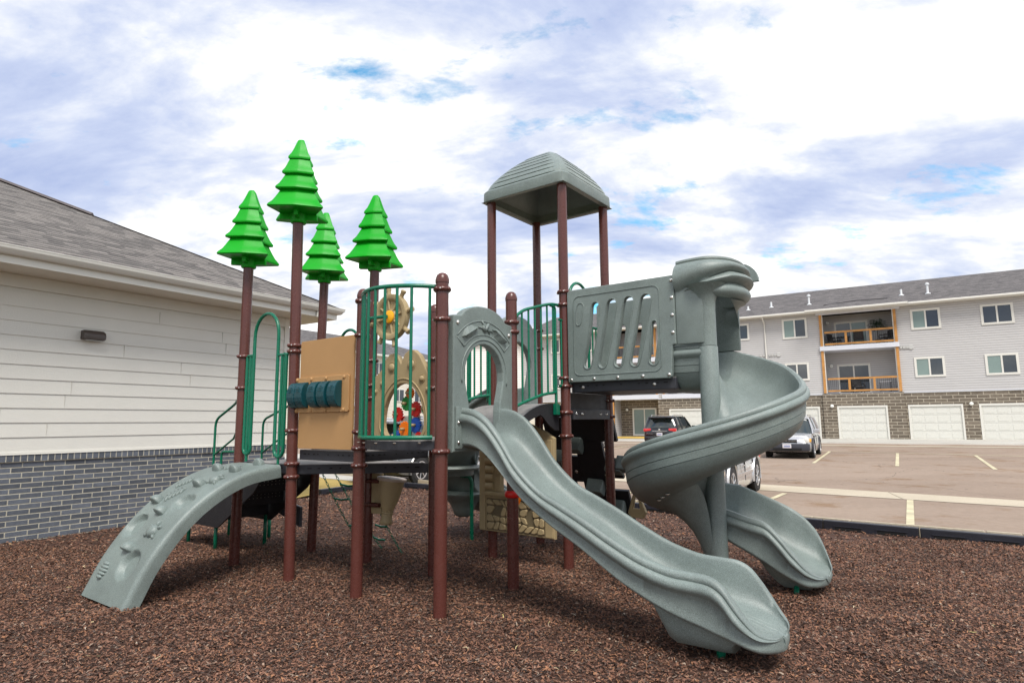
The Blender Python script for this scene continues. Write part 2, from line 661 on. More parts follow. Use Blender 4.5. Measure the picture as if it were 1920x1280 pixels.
# ---- arched bridge from the middle deck up to the tower ------------------------------
mb = MB()
rows = []
zs = [(1.03, 1.47), (1.2, 1.60), (1.4, 1.71), (1.6, 1.775), (1.8, 1.80), (1.98, 1.80)]
zs = catmull(zs, 4)
for j, z in zs:
    y = j * B1
    rows.append([(2.10 * A1, y, z), (2.10 * A1, y, z - 0.10), (2.93 * A1, y, z - 0.10), (2.93 * A1, y, z)])
mb.grid(rows, closed_v=True, smooth=False, cap=True)
br = mb.build('arched_bridge', BLACKP, PS, autosmooth=40)
mb = MB()
mb.grid([[(2.11 * A1, j * B1, z + 0.003), (2.92 * A1, j * B1, z + 0.003)] for j, z in zs], smooth=True)
mb.build('bridge_surface', DECKT, br)

# support frame, black curved panel under the bridge end
for i in (2.12, 2.92):
    mb = MB()
    M = Matrix(((0, 0, 1, i * A1), (1, 0, 0, 0), (0, 1, 0, 0), (0, 0, 0, 1)))
    mb.prism([(1.55 * B1, 1.70), (1.97 * B1, 1.70), (1.97 * B1, 1.50), (1.88 * B1, 1.51), (1.76 * B1, 1.57), (1.66 * B1, 1.65)], -0.01, 0.01, M)
    mb.build('bridge_bracket', BLACKP, br, bevel=0.003)


def arch_z(j, pts):
    return interp([p[0] for p in pts], [p[1] for p in pts], j)


def bridge_rail(i):
    lo = [(1.08, 1.745), (1.25, 1.80), (1.46, 1.857), (1.65, 1.90), (1.86, 1.925)]
    hi = [(1.08, 2.62), (1.15, 2.70), (1.28, 2.775), (1.46, 2.83), (1.65, 2.885), (1.8, 2.92), (1.95, 2.93)]
    mb = MB()
    mb.tube([(i * A1, j * B1, z) for j, z in catmull(lo, 4)], 0.017)
    mb.tube([(i * A1, j * B1, z) for j, z in catmull(hi, 4)], 0.017)
    for k in range(7):
        j = 1.12 + k * 0.118
        mb.tube([(i * A1, j * B1, arch_z(j, lo)), (i * A1, j * B1, arch_z(j, hi))], 0.0115, 8)
    mb.tube(fillet([(i * A1, 1.78 * B1, 2.905), (i * A1, 1.87 * B1, 2.90), (i * A1, 1.87 * B1, 1.74)], 0.08), 0.017)
    mb.box((i * A1 - 0.02, 1.84 * B1, 1.68), (i * A1 + 0.02, 1.91 * B1, 1.80))
    return mb.build('bridge_rail', GREEN, PS, autosmooth=50)


bridge_rail(2.96)
bridge_rail(2.06)

# ---- curved balcony rail ------------------------------------------------------------
mb = MB()
cen = []
for k in range(17):
    t = k / 16
    cen.append(((2 + 0.075 + (1 - 0.15) * t) * A1, (-0.265 * math.sin(math.pi * t) ** 0.75) * B1 - 0.03))
mb.tube([(x, y, 1.475) for x, y in cen], 0.020)
mb.tube([(2.06 * A1, 0, 2.80)] + [(x, y, 2.80) for x, y in cen] + [(2.95 * A1, 0, 2.80)], 0.019)
nb = 9
for k in range(nb):
    t = 0.02 + 0.96 * k / (nb - 1)
    x = interp([q_ / 16 for q_ in range(17)], [p[0] for p in cen], t)
    y = interp([q_ / 16 for q_ in range(17)], [p[1] for p in cen], t)
    mb.tube([(x, y, 1.475), (x, y, 2.80)], 0.0135, 10)
cr = mb.build('balcony_rail', GREEN, PS, autosmooth=50)
mb = MB()
bolts(mb, [(x, y - 0.012, 1.435) for x, y in cen[3::3]], (0, 0, -1), 0.012)
mb.build('rail_bolt', STEEL, cr)

# ---- tan activity panel with the spinning teal letter blocks -------------------------
pan = plate('activity_panel', rrect(1.075 * A1, 1.345, 1.90 * A1, 2.47, 0.02), [], 0.022, TAN, PS, fr_j(0.0), 0.003)
fr = plate('spinner_frame', rrect(1.045 * A1, 1.715, 1.86 * A1, 2.08, 0.02), [], 0.018, TAN, pan, fr_j(-0.021), 0.004)
sb = MB()
bolts(sb, [(x * A1, -0.031, z) for x in (1.06, 1.29, 1.52, 1.79) for z in (1.735, 2.058)], (0, -1, 0), 0.017)
sb.build('frame_bolt', TAN, pan)
for k, x in enumerate((1.075, 1.20, 1.40, 1.55, 1.71)):
    mb = MB()
    x0, w = x * A1, 0.125
    prof = []
    nn_ = 9
    for q_ in range(nn_ + 1):
        a = -90 + 180 * q_ / nn_
        prof.append((-0.035 - 0.095 * math.cos(R(a)) ** 0.8, 1.895 + 0.135 * math.sin(R(a))))
    M = Matrix(((0, 0, 1, 0), (1, 0, 0, 0), (0, 1, 0, 0), (0, 0, 0, 1)))
    mb.prism(prof, x0 - w / 2, x0 + w / 2, M)
    blk = mb.build('spinner_block', TEAL, pan, bevel=0.008)
    mb = MB()     # raised symbols on the block face
    random.seed(20 + k)
    for zc in (1.84, 1.95):
        for s in range(3):
            a = math.asin((zc + (s - 1) * 0.022 - 1.895) / 0.135)
            yy = -0.035 - 0.095 * math.cos(a) ** 0.8
            wx = random.uniform(0.02, 0.05)
            mb.box((x0 - wx / 2 + random.uniform(-.01, .01), yy - 0.004, zc + (s - 1) * 0.022 - 0.003), (x0 + wx / 2, yy + 0.004, zc + (s - 1) * 0.022 + 0.003))
    mb.build('block_relief', TEAL, blk)

# ---- loop barrier at the top of the climber ------------------------------------------
mb = MB()
for x0, x1, xu0, xu1 in ((0.07, 0.19, 0.10, 0.30),):
    pass
lx = lambda i: i * A1
top = 2.86
pts = [(lx(0.17), 0, 1.36)]
loop = [(lx(0.205), 0, 2.55)]
for k in range(13):
    a = R(180 - 15 * k)
    loop.append((lx(0.43) + lx(0.225) * math.cos(a), 0, 2.60 + 0.255 * math.sin(a)))
loop.append((lx(0.655), 0, 2.55))


def ubend(xa, xb, zb, up_a, up_b):
    r = (xb - xa) / 2
    out = [(xa, 0, up_a)]
    for k in range(9):
        a = R(180 + 22.5 * k)
        out.append((xa + r + r * math.cos(a), 0, zb + r * math.sin(a) * 1.0))
    out.append((xb, 0, up_b))
    return out


left_u = ubend(lx(0.075), lx(0.205), 1.33, 2.38, 2.55)
right_u = ubend(lx(0.655), lx(0.815), 1.33, 2.55, 2.36)
mb.tube([(lx(0.03), 0, 2.39)] + fillet([(lx(0.03), 0, 2.39), (lx(0.205), 0, 2.39)], .02)[1:], 0.015)
mb.tube(left_u + loop[1:-1] + right_u[0:], 0.019)
mb.tube([(lx(0.655), 0, 2.36), (lx(0.97), 0, 2.36)], 0.015)
for i in (0.14,):
    mb.tube([(lx(i), 0, 1.18), (lx(i), 0, 2.38)], 0.017)
for i in (0.735,):
    mb.tube([(lx(i), 0, 1.15), (lx(i), 0, 2.36)], 0.0145)
for i in (0.17, 0.775):
    mb.tube([(lx(i), 0, 1.36), (lx(i), 0, 2.38)], 0.010, 8)
mb.build('loop_barrier', GREEN, PS, autosmooth=50)


def hoop_barrier(name, fr, c, w, ztop, zbot):
    """far-side loop rail seen over the panels"""
    mb = MB()
    r = w / 2
    pts = [fr(c - r, zbot)] + [fr(c + r * math.cos(R(a)), ztop - r + r * math.sin(R(a))) for a in range(180, -1, -15)] + [fr(c + r, zbot)]
    mb.tube(pts, 0.018)
    for s in (-1, 1):
        for d in (0.10, 0.19):
            mb.tube([fr(c + s * (r + d), zbot), fr(c + s * (r + d), ztop - 0.5)], 0.011, 8)
        mb.tube([fr(c + s * r, ztop - 0.5), fr(c + s * (r + 0.23), ztop - 0.5)], 0.014, 8)
        mb.tube([fr(c + s * r, zbot), fr(c + s * (r + 0.23), zbot)], 0.014, 8)
    return mb.build(name, GREEN, PS, autosmooth=50)


hoop_barrier('loop_barrier', lambda u, z: (u, 1.0 * B1, z), 0.60 * A1, 0.36, 2.77, 1.24)
hoop_barrier('loop_barrier', lambda u, z: (3.0 * A1, u, z), 2.33 * B1, 0.44, 3.25, 2.0)
hoop_barrier('loop_barrier', lambda u, z: (2.0 * A1, u, z), 1.75 * B1, 0.34, 2.99, 1.85)

# ---- rock-wall climber ----------------------------------------------------------------
cprof = catmull([(-1.455, 0.022), (-1.28, 0.38), (-1.03, 0.71), (-0.74, 0.95), (-0.40, 1.11), (-0.02, 1.168)], 8)
ci0, ci1 = 0.0 * A1 - 0.02, 0.79 * A1


def climb_off(jz, k, d):
    a = Vector((0, cprof[max(k - 1, 0)][0] * B1, cprof[max(k - 1, 0)][1]))
    b = Vector((0, cprof[min(k + 1, len(cprof) - 1)][0] * B1, cprof[min(k + 1, len(cprof) - 1)][1]))
    t = (b - a).normalized()
    nrm = Vector((0, -t.z, t.y))
    return Vector((0, jz[0] * B1, jz[1])) + nrm * d


nu = 46
hollows = [(0.66, 0.175, 0.17, 0.062, -0.075), (0.20, 0.345, 0.16, 0.058, -0.07), (0.72, 0.515, 0.15, 0.05, -0.06)]   # u, t, ru, rt, depth
bumps = [(0.46, 0.235), (0.50, 0.425), (0.16, 0.485), (0.58, 0.635), (0.34, 0.80), (0.74, 0.80), (0.66, 0.965)]
nk = len(cprof) * 3
fine = []
for k in range(len(cprof) - 1):
    for s in range(3):
        t = s / 3
        fine.append((cprof[k][0] * (1 - t) + cprof[k + 1][0] * t, cprof[k][1] * (1 - t) + cprof[k + 1][1] * t, k))
fine.append((cprof[-1][0], cprof[-1][1], len(cprof) - 1))
mb = MB()
rows = []
for q_, (j, z, k) in enumerate(fine):
    tt_ = q_ / (len(fine) - 1)
    row = []
    for m_ in range(nu + 1):
        u = m_ / nu
        d = 0.0
        for hu, ht, ru, rt, dep in hollows:
            e = ((u - hu) / ru) ** 2 + ((tt_ - ht) / rt) ** 2
            if e < 1.3:
                d += dep * (lambda q: q * q * (3 - 2 * q))(max(0.0, min(1.0, (1.3 - e) / 0.6))) * (1.1 - 0.3 * e)
        row.append(climb_off((j, z), k, d) + Vector((ci0 + (ci1 - ci0) * u, 0, 0)))
    # roll over the edges
    l1 = climb_off((j, z), k, -0.018) + Vector((ci1 + 0.022, 0, 0))
    l2 = climb_off((j, z), k, -0.05) + Vector((ci1 + 0.026, 0, 0))
    l3 = climb_off((j, z), k, -0.135) + Vector((ci1 + 0.02, 0, 0))
    l4 = climb_off((j, z), k, -0.135) + Vector((ci1 - 0.03, 0, 0))
    l5 = climb_off((j, z), k, -0.06) + Vector((ci1 - 0.035, 0, 0))
    r5 = climb_off((j, z), k, -0.06) + Vector((ci0 + 0.035, 0, 0))
    r4 = climb_off((j, z), k, -0.135) + Vector((ci0 + 0.03, 0, 0))
    r3 = climb_off((j, z), k, -0.135) + Vector((ci0 - 0.02, 0, 0))
    r1 = climb_off((j, z), k, -0.018) + Vector((ci0 - 0.022, 0, 0))
    rows.append(row + [l1, l2, l3, l4, l5, r5, r4, r3, r1])
mb.grid(rows, closed_v=True, cap=True)
cl = mb.build('rock_wall_climber', GREY, PS, autosmooth=50)
for q_, (u, t) in enumerate(bumps):
    f = fine[int(t * (len(fine) - 1))]
    c = climb_off((f[0], f[1]), f[2], -0.012) + Vector((ci0 + (ci1 - ci0) * u, 0, 0))
    nrm = (climb_off((f[0], f[1]), f[2], 0.1) - climb_off((f[0], f[1]), f[2], 0)).normalized()
    mb = MB()
    rows = []
    sgn = Vector((1, 0, 0))
    up = nrm.cross(sgn).normalized()
    hsg = 1 if up.z > 0 else -1
    for a in range(0, 7):
        th = R(90 * a / 6)
        rows.append([c + (sgn * math.cos(p) * 0.078 + up * math.sin(p) * (0.085 if math.sin(p) * hsg > 0 else 0.02)) * max(math.cos(th), 0) ** 0.85 + nrm * 0.088 * math.sin(th)
                     for p in [2 * math.pi * w / 16 for w in range(16)]])
    mb.grid(rows, closed_v=True)
    mb.build('hand_hold', GREY, cl)
# leaf, shell and turtle shaped holds
random.seed(5)


def relief_leaf(u, t, sz, kind):
    f = fine[int(t * (len(fine) - 1))]
    c = climb_off((f[0], f[1]), f[2], 0.0) + Vector((ci0 + (ci1 - ci0) * u, 0, 0))
    nrm = (climb_off((f[0], f[1]), f[2], 0.1) - climb_off((f[0], f[1]), f[2], 0)).normalized()
    sx = Vector((1, 0, 0))
    sy = nrm.cross(sx).normalized()
    mb = MB()

    def blob(cu, cv, ru, rv, h, ang=0.0, n=14):
        rows = []
        for a in range(0, 5):
            th = R(90 * a / 4)
            row = []
            for w in range(n):
                p = 2 * math.pi * w / n
                x = ru * math.cos(p) * math.cos(th) ** 0.6
                y = rv * math.sin(p) * math.cos(th) ** 0.6
                X = cu + x * math.cos(ang) - y * math.sin(ang)
                Y = cv + x * math.sin(ang) + y * math.cos(ang)
                row.append(c + sx * X + sy * Y + nrm * (h * math.sin(th) - 0.004))
            rows.append(row)
        mb.grid(rows, closed_v=True)
    if kind == 'shell':
        for s in range(5):
            blob(0.0, sz * (0.5 - 0.24 * s), sz * (0.2 + 0.42 * math.sin(0.4 + 0.6 * s)), sz * 0.17, 0.035)
    elif kind == 'turtle':
        blob(0, 0, sz * 0.55, sz * 0.5, 0.055)
        for a in (35, 145, 215, 325, 90):
            blob(sz * 0.66 * math.cos(R(a)), sz * 0.62 * math.sin(R(a)), sz * 0.22, sz * 0.13, 0.03, R(a))
    else:
        blob(0, 0, sz * 0.75, sz * 0.1, 0.03, R(50))
        for s in range(-2, 3):
            for q2 in (-1, 1):
                blob(sz * 0.24 * s * math.cos(R(50)) + q2 * sz * 0.2 * math.sin(R(50)), sz * 0.24 * s * math.sin(R(50)) - q2 * sz * 0.2 * math.cos(R(50)), sz * 0.26, sz * 0.09, 0.028, R(50 + 55 * q2))
    return mb.build('relief_hold', GREY, cl)


relief_leaf(0.22, 0.13, 0.125, 'shell')
relief_leaf(0.70, 0.335, 0.13, 'turtle')
relief_leaf(0.36, 0.56, 0.16, 'leaf')
relief_leaf(0.76, 0.695, 0.12, 'turtle')
relief_leaf(0.22, 0.655, 0.14, 'leaf')
relief_leaf(0.50, 0.865, 0.13, 'leaf')

# ---- entry stairs on the left --------------------------------------------------------------
st = MB()
steps = [(0.0, -0.30, 0.98), (-0.30, -0.60, 0.79), (-0.60, -0.92, 0.60), (-0.92, -1.90, 0.42)]
for a, b, z in steps:
    st.box((b * A1, 0.33 * B1, z - 0.035), (a * A1 + 0.01, 0.99 * B1, z))
    st.box((a * A1 - 0.012, 0.33 * B1, z - 0.03), (a * A1 + 0.012, 0.99 * B1, z + 0.19))
stairs = st.build('entry_stairs', BLACKP, PS, bevel=0.004)
M = Matrix(((1, 0, 0, 0), (0, 0, 1, 0), (0, 1, 0, 0), (0, 0, 0, 1)))
for j in (0.30, 1.02):
    mb = MB()
    mb.prism([(0.02, 1.16), (-0.32 * A1, 1.04), (-0.92 * A1, 0.62), (-1.92 * A1, 0.45), (-1.92 * A1, 0.30), (-0.9 * A1, 0.30), (-0.15 * A1, 0.78), (0.02, 0.98)], j * B1 - 0.012, j * B1 + 0.012, M)
    mb.build('stair_stringer', BLACKP, stairs, bevel=0.003)
mb = MB()
mb.prism([(-0.93 * A1, 0.60), (-0.42 * A1, 0.50), (-0.42 * A1, 0.24), (-0.93 * A1, 0.40)], 1.12 * B1, 1.16 * B1, M)
mb.build('stair_stringer', DECKS, stairs, bevel=0.003)
mb = MB()     # pale quads painted on for light through the riser perforations, seen from below
for a, b, z in steps[:3]:
    for r_ in range(3):
        for c_ in range(11):
            y = (0.40 + 0.052 * c_) * B1
            mb.add([(a * A1 - 0.0135, y, z + 0.05 + 0.04 * r_), (a * A1 - 0.0135, y + 0.012, z + 0.05 + 0.04 * r_), (a * A1 - 0.0135, y + 0.012, z + 0.062 + 0.04 * r_), (a * A1 - 0.0135, y, z + 0.062 + 0.04 * r_)], [(0, 1, 2, 3)])
            mb.add([(a * A1 + 0.0135, y, z + 0.05 + 0.04 * r_), (a * A1 + 0.0135, y + 0.012, z + 0.05 + 0.04 * r_), (a * A1 + 0.0135, y + 0.012, z + 0.062 + 0.04 * r_), (a * A1 + 0.0135, y, z + 0.062 + 0.04 * r_)], [(0, 1, 2, 3)])
mb.build('step_perforation', DECKT, stairs)
for i, j in ((-1.05, 0.36), (-0.94, 0.97), (-1.83, 0.42), (-1.80, 0.97), (-1.2, 1.2)):
    mb = MB()
    mb.tube([(i * A1, j * B1, -0.05), (i * A1, j * B1, 0.42)], 0.024)
    mb.build('stair_leg', GREEN, stairs)
for j in (0.33, 1.0):
    mb = MB()
    mb.tube(fillet([(-1.14 * A1, j * B1, 0.50), (-1.14 * A1, j * B1, 1.66), (-0.70 * A1, j * B1, 1.86 if j < .5 else 1.80), (0.0, j * B1 + (-.3 if j < .5 else 0) * B1, 2.05)], 0.1), 0.016)
    mb.tube([(-1.14 * A1, j * B1, 1.2), (-0.70 * A1, j * B1, 1.42), (0.0, j * B1 + (-.3 if j < .5 else 0) * B1, 1.72)], 0.013)
    if j < .5:
        mb.tube(fillet([(-0.96 * A1, j * B1, 0.60), (-0.96 * A1, j * B1, 1.25), (-0.4 * A1, j * B1, 1.26)], 0.06), 0.016)
    mb.build('stair_handrail', GREEN, stairs, autosmooth=50)

# ---- slide entry arch panels -----------------------------------------------------------------
def keyhole(cx, z0, z1, zs_, hw, hw2, zm):
    """opening: narrow at the bottom (hw2), widening to hw at zm, round top at z1"""
    pts = [(cx - hw2, z0), (cx + hw2, z0), (cx + hw2, zs_)]
    for t in (0.33, 0.66):
        pts.append((cx + hw2 + (hw - hw2) * (t ** 1.5), zs_ + (zm - zs_) * t * 0.8))
    for k in range(13):
        a = R(-6 + 192 * k / 12)
        pts.append((cx + hw * math.cos(a), zm + (z1 - zm) * max(math.sin(a), -0.3)))
    for t in (0.66, 0.33):
        pts.append((cx - hw2 - (hw - hw2) * (t ** 1.5), zs_ + (zm - zs_) * t * 0.8))
    pts.append((cx - hw2, zs_))
    return pts


def arch_panel(fr, y0, y1, zb, zsh, ztop, deco=True):
    c = (y0 + y1) / 2
    w = (y1 - y0) / 2
    out = [(y0, zb), (c - 0.215, zb), ]
    key = keyhole(c + 0.005, zb + 0.1, zb + 0.98, zb + 0.36, 0.285, 0.22, zb + 0.68)
    outline = [(y0, zb), (y1, zb), (y1, zsh - 0.01), (y1 - 0.012, zsh), (y1 - 0.06, zsh + 0.005)]
    for k in range(11):
        a = R(20 + 140 * k / 10)
        outline.append((c + (w - 0.11) / math.cos(R(20)) * math.cos(a), zsh + 0.012 + (ztop - zsh - 0.012) * (math.sin(a) - math.sin(R(20))) / (1 - math.sin(R(20)))))
    outline += [(y0 + 0.06, zsh + 0.005), (y0 + 0.012, zsh), (y0, zsh - 0.01)]
    o = plate('slide_entry_panel', outline, [key], 0.085, GREY, PS, fr, 0.012)
    if deco:
        mb = MB()
        # raised band round the opening
        cz, rr_ = zb + 0.68, 0.33
        pts = [fr(c + 0.005 + (0.335) * math.cos(R(a)), cz + 0.345 * math.sin(R(a)), 0.043) for a in range(-12, 193, 6)]
        mb.tube(pts, 0.008, 8)
        # picture frame above: two arcs and end bars
        for q_, rad in enumerate((0.40, 0.53)):
            mb.tube([fr(c + rad * math.cos(R(a)), cz - 0.02 + (rad + 0.01) * math.sin(R(a)), 0.043) for a in range(42, 139, 5)], 0.006, 8)
        for a in (42, 138):
            mb.tube([fr(c + rad * math.cos(R(a)), cz - 0.02 + (rad + 0.01) * math.sin(R(a)), 0.043) for rad in (0.40, 0.53)], 0.006, 8)
        mb.build('panel_moulding', GREY, o)
        mb = MB()
        for sgn, a0 in ((-1, 118), (1, 62)):
            cx_, cz_ = c + 0.465 * math.cos(R(a0)), cz - 0.02 + 0.475 * math.sin(R(a0))
            dirv = R(a0 + 90 * sgn * -1)
            ax = (math.cos(dirv), math.sin(dirv))
            pr = (-ax[1], ax[0])
            rim, mid = [], []
            for k in range(12):
                p = 2 * math.pi * k / 12
                s_ = math.cos(p) * 0.12
                t_ = math.sin(p) * 0.062 * (1 - abs(math.cos(p)) ** 3)
                rim.append(fr(cx_ + ax[0] * s_ + pr[0] * t_, cz_ + ax[1] * s_ + pr[1] * t_, 0.041))
                mid.append(fr(cx_ + ax[0] * s_ * 0.85, cz_ + ax[1] * s_ * 0.85, 0.078))
            mb.grid([rim, mid], closed_v=True, smooth=False)
        for (u0, v0, u1, v1, r_) in ((-0.05, 0.09, 0.07, -0.02, 0.009), (-0.005, -0.01, 0.05, 0.07, 0.016), (-0.10, 0.03, 0.12, 0.0, 0.006), (-0.04, 0.04, 0.0, 0.0, 0.02)):
            mb.tube([fr(c + u0, cz + 0.46 + v0 - 0.03, 0.048), fr(c + u1, cz + 0.46 + v1 - 0.03, 0.048)], r_, 8)
        mb.build('leaf_relief', GREY, o)
    return o


ep = arch_panel(lambda u, v, w: (3.0 * A1 + 0.0 + w, u, v), 0.10 * B1, 0.955 * B1, 1.345, 2.555, 2.685)
mb = MB()
bolts(mb, [(3.0 * A1 + 0.043, y, z) for y, z in ((0.155 * B1, 2.49), (0.90 * B1, 2.45))], (1, 0, 0), 0.016)
mb.build('panel_bolt', STEEL, ep)
arch_panel(lambda u, v, w: (2.0 * A1 - w, u, v), 2.07 * B1, 2.93 * B1, 1.66, 2.85, 2.99, False)
# ---- bubble / gear panel on the far side ---------------------------------------------------------
cxp = 1.56 * A1
out = [(1.07 * A1, 1.34), (2.0 * A1 - 0.06, 1.34), (2.0 * A1 - 0.06, 2.06), (1.93 * A1, 2.14), (1.87 * A1, 2.25), (1.80 * A1, 2.36), (1.72 * A1, 2.425), (1.65 * A1, 2.43), (1.58 * A1, 2.39), (1.525 * A1, 2.28),
       (1.47 * A1, 2.37), (1.41 * A1, 2.41), (1.34 * A1, 2.40), (1.27 * A1, 2.33), (1.22 * A1, 2.23), (1.13 * A1, 2.16), (1.07 * A1, 2.12)]
hole_ = [(cxp + 0.335 * math.cos(R(a)), 1.60 + (0.45 if math.sin(R(a)) > 0 else 0.24) * math.sin(R(a))) for a in range(0, 360, 12)]
bp = plate('bubble_panel', out, [hole_], 0.07, SAND, PS, fr_j(1.0), 0.01)
mb = MB()
mb.tube([(cxp + 0.385 * math.cos(R(a)), 1.0 * B1 - 0.036, 1.60 + (0.505 if math.sin(R(a)) > 0 else 0.26) * math.sin(R(a))) for a in range(0, 360, 8)], 0.009, 8, closed=True)
mb.build('panel_moulding', SAND, bp)
mb = MB()
for x, z, r_ in ((1.385, 2.24, 0.052), (1.685, 2.26, 0.056), (1.24, 2.06, 0.035), (1.85, 2.09, 0.037), (1.12, 1.97, 0.03), (1.94, 1.97, 0.03), (1.09, 2.06, 0.02)):
    mb.lathe([(r_ * 1.25, 0), (r_ * 1.25, 0.006), (r_ * 1.12, 0.006), (r_, 0.0), (r_ * 0.85, 0.018), (r_ * 0.5, 0.028), (0.001, 0.03)], (x * A1, 1.0 * B1 - 0.035, z), 20, (0, -1, 0))
mb.build('panel_stud', SAND, bp)


def gear(x, z, r, m, teeth=14):
    mb = MB()
    pts = []
    for k in range(teeth):
        for da, rr in ((-0.28, 0.86), (-0.16, 1.0), (0.16, 1.0), (0.28, 0.86)):
            a = 2 * math.pi * (k + da) / teeth
            pts.append((r * rr * math.cos(a), r * rr * math.sin(a)))
    M_ = Matrix(((1, 0, 0, x), (0, 0, 1, 1.10 * B1), (0, 1, 0, z), (0, 0, 0, 1)))
    mb.prism(pts, -0.012, 0.012, M_)
    g_ = mb.build('gear', m, bp)
    mb = MB()
    mb.lathe([(0.018, 0), (0.018, 0.05), (0.012, 0.06), (0.001, 0.061)], (x, 1.10 * B1 - 0.012, z), 12, (0, -1, 0))
    mb.build('gear_knob', SAND, g_)


for x, z, r_, m_ in ((1.54, 1.945, 0.068, ORANGE), (1.49, 1.825, 0.085, GEARG), (1.35, 1.70, 0.088, RED), (1.63, 1.755, 0.09, RED), (1.78, 1.755, 0.065, GEARG), (1.63, 1.575, 0.09, BLUE), (1.465, 1.53, 0.09, ORANGE), (1.33, 1.455, 0.06, BLUE), (1.68, 1.445, 0.055, RED)):
    gear(x * A1, z, r_, m_)
mb = MB()
mb.tube([(1.53 * A1, 1.12 * B1, 1.40), (1.55 * A1, 1.12 * B1, 1.80)], 0.018)
mb.box((1.38 * A1, 1.115 * B1, 1.62), (1.68 * A1, 1.125 * B1, 1.68))
mb.build('gear_bracket', STEEL, bp)

# ---- ship's wheel -----------------------------------------------------------------------------------
wc = Vector((1.40 * A1, 0.93 * B1, 2.83))
mb = MB()
mb.lathe([(0.001, 0.03), (0.085, 0.03), (0.095, 0.012), (0.19, 0.008), (0.20, 0.03), (0.225, 0.045), (0.27, 0.04), (0.275, 0.0), (0.27, -0.035), (0.21, -0.03), (0.19, -0.012), (0.09, -0.012), (0.085, -0.03), (0.001, -0.03)], wc, 40, (0, -1, 0))
wh = mb.build('ships_wheel', SAND, PS, autosmooth=40)
mb = MB()
for k in range(8):
    a = R(10 + 45 * k)
    d = Vector((math.cos(a), 0, math.sin(a)))
    mb.lathe([(0.035, 0.25), (0.036, 0.275), (0.027, 0.28), (0.026, 0.32), (0.033, 0.335), (0.030, 0.355), (0.001, 0.36)], wc, 12, d)
    mb.tube([wc + d * 0.09 + Vector((0, -0.02, 0)), wc + d * 0.2 + Vector((0, -0.02, 0))], 0.014, 8)
mb.build('wheel_handle', SAND, wh, autosmooth=40)
mb = MB()
mb.lathe([(0.075, 0.03), (0.075, 0.045), (0.06, 0.055), (0.001, 0.056)], wc, 24, (0, -1, 0))
mb.build('wheel_hub', YELLOW, wh, autosmooth=40)
mb = MB()
mb.tube([wc + Vector((-0.0, -0.075, 0.0)), Vector((1.05 * A1, 0.86 * B1, 2.84)), Vector((1.0 * A1, 1.0 * B1, 2.84))], 0.02)
mb.build('wheel_arm', GREEN, wh, autosmooth=40)

# ---- tower roof ---------------------------------------------------------------------------------------
cx_, cy_ = 2.5 * A1, 2.5 * B1
base = 4.385
mb = MB()
S0 = 0.622
lev = [(S0, 0.0), (S0 + 0.004, 0.01), (S0, 0.125), (S0 - 0.012, 0.145), (S0 - 0.035, 0.158)]
npl = 7
S1 = S0 - 0.035


def rs(t):     # roof half size against height, curved
    return S1 * (1 - t) ** 0.62 if t < 1 else 0.0


prev_h = 0.158
H1 = 0.735
tl = [0.0, 0.125, 0.25, 0.375, 0.5, 0.62, 0.73, 0.83]
rows = []
for s_, h in lev:
    rows.append((s_, h, 0))
for k in range(len(tl) - 1):
    for f in (0.06, 0.35, 0.65, 0.94, 1.0):
        t = tl[k] + (tl[k + 1] - tl[k]) * f
        s_ = S1 * (1 - t ** 1.35) ** 0.8
        rows.append((s_, 0.158 + (H1 - 0.158) * t, (1 if f < 0.9 else (0.5 if f < .97 else 0))))
for t in (0.88, 0.93, 0.97, 0.99, 1.0):
    rows.append((S1 * (1 - min(t, 0.9995) ** 1.35) ** 0.8, 0.158 + (H1 - 0.158) * t ** 1.0 - (0.02 * max(0, (t - .9) / .1)), 0))
nn2 = 12
grid_rows = []
for s_, h, rib in rows:
    ring = []
    for side in range(4):
        for m_ in range(nn2):
            u = -1 + 2 * m_ / nn2
            x = s_ * u
            y = -s_
            # rounded hips
            cr_ = 0.10 * s_ / S0 + 0.01
            ax_ = abs(x)
            if ax_ > s_ - cr_:
                e = (ax_ - (s_ - cr_)) / max(cr_, 1e-6)
                y += cr_ * 0.29 * e * e
                x = math.copysign(s_ - cr_ + cr_ * e * (1 - 0.29 * e), x)
            if rib and abs(u) < 0.78:
                y -= 0.014 * rib
            c_, s2 = [(1, 0), (0, 1), (-1, 0), (0, -1)][side]
            ring.append((cx_ + x * c_ - y * s2, cy_ + x * s2 + y * c_, base + h))
    grid_rows.append(ring)
mb.grid(grid_rows, closed_v=True, smooth=True)
# inner shell
inner = []
for s_, h in ((S0 - 0.005, 0.0), (S0 - 0.05, 0.0), (S0 - 0.055, 0.12), (S0 - 0.12, 0.17), (S0 * 0.62, 0.34), (S0 * 0.3, 0.5), (0.02, 0.56)):
    ring = []
    for side in range(4):
        for m_ in range(nn2):
            u = -1 + 2 * m_ / nn2
            c_, s2 = [(1, 0), (0, 1), (-1, 0), (0, -1)][side]
            x, y = s_ * u, -s_
            ring.append((cx_ + x * c_ - y * s2, cy_ + x * s2 + y * c_, base + h + (0.001 if h == 0 else 0)))
    inner.append(ring)
mb.grid(inner, closed_v=True, smooth=False)
roof = mb.build('tower_roof', GREY, PS, autosmooth=28)
mb = MB()
for side in range(4):
    c_, s2 = [(1, 0), (0, 1), (-1, 0), (0, -1)][side]
    a, b = (-0.5, -0.56), (0.5, -0.56)
    mb.tube([(cx_ + a[0] * c_ - a[1] * s2, cy_ + a[0] * s2 + a[1] * c_, base + 0.02), (cx_ + b[0] * c_ - b[1] * s2, cy_ + b[0] * s2 + b[1] * c_, base + 0.02)], 0.018, 8)
mb.build('roof_rail', GREY, roof, autosmooth=50)

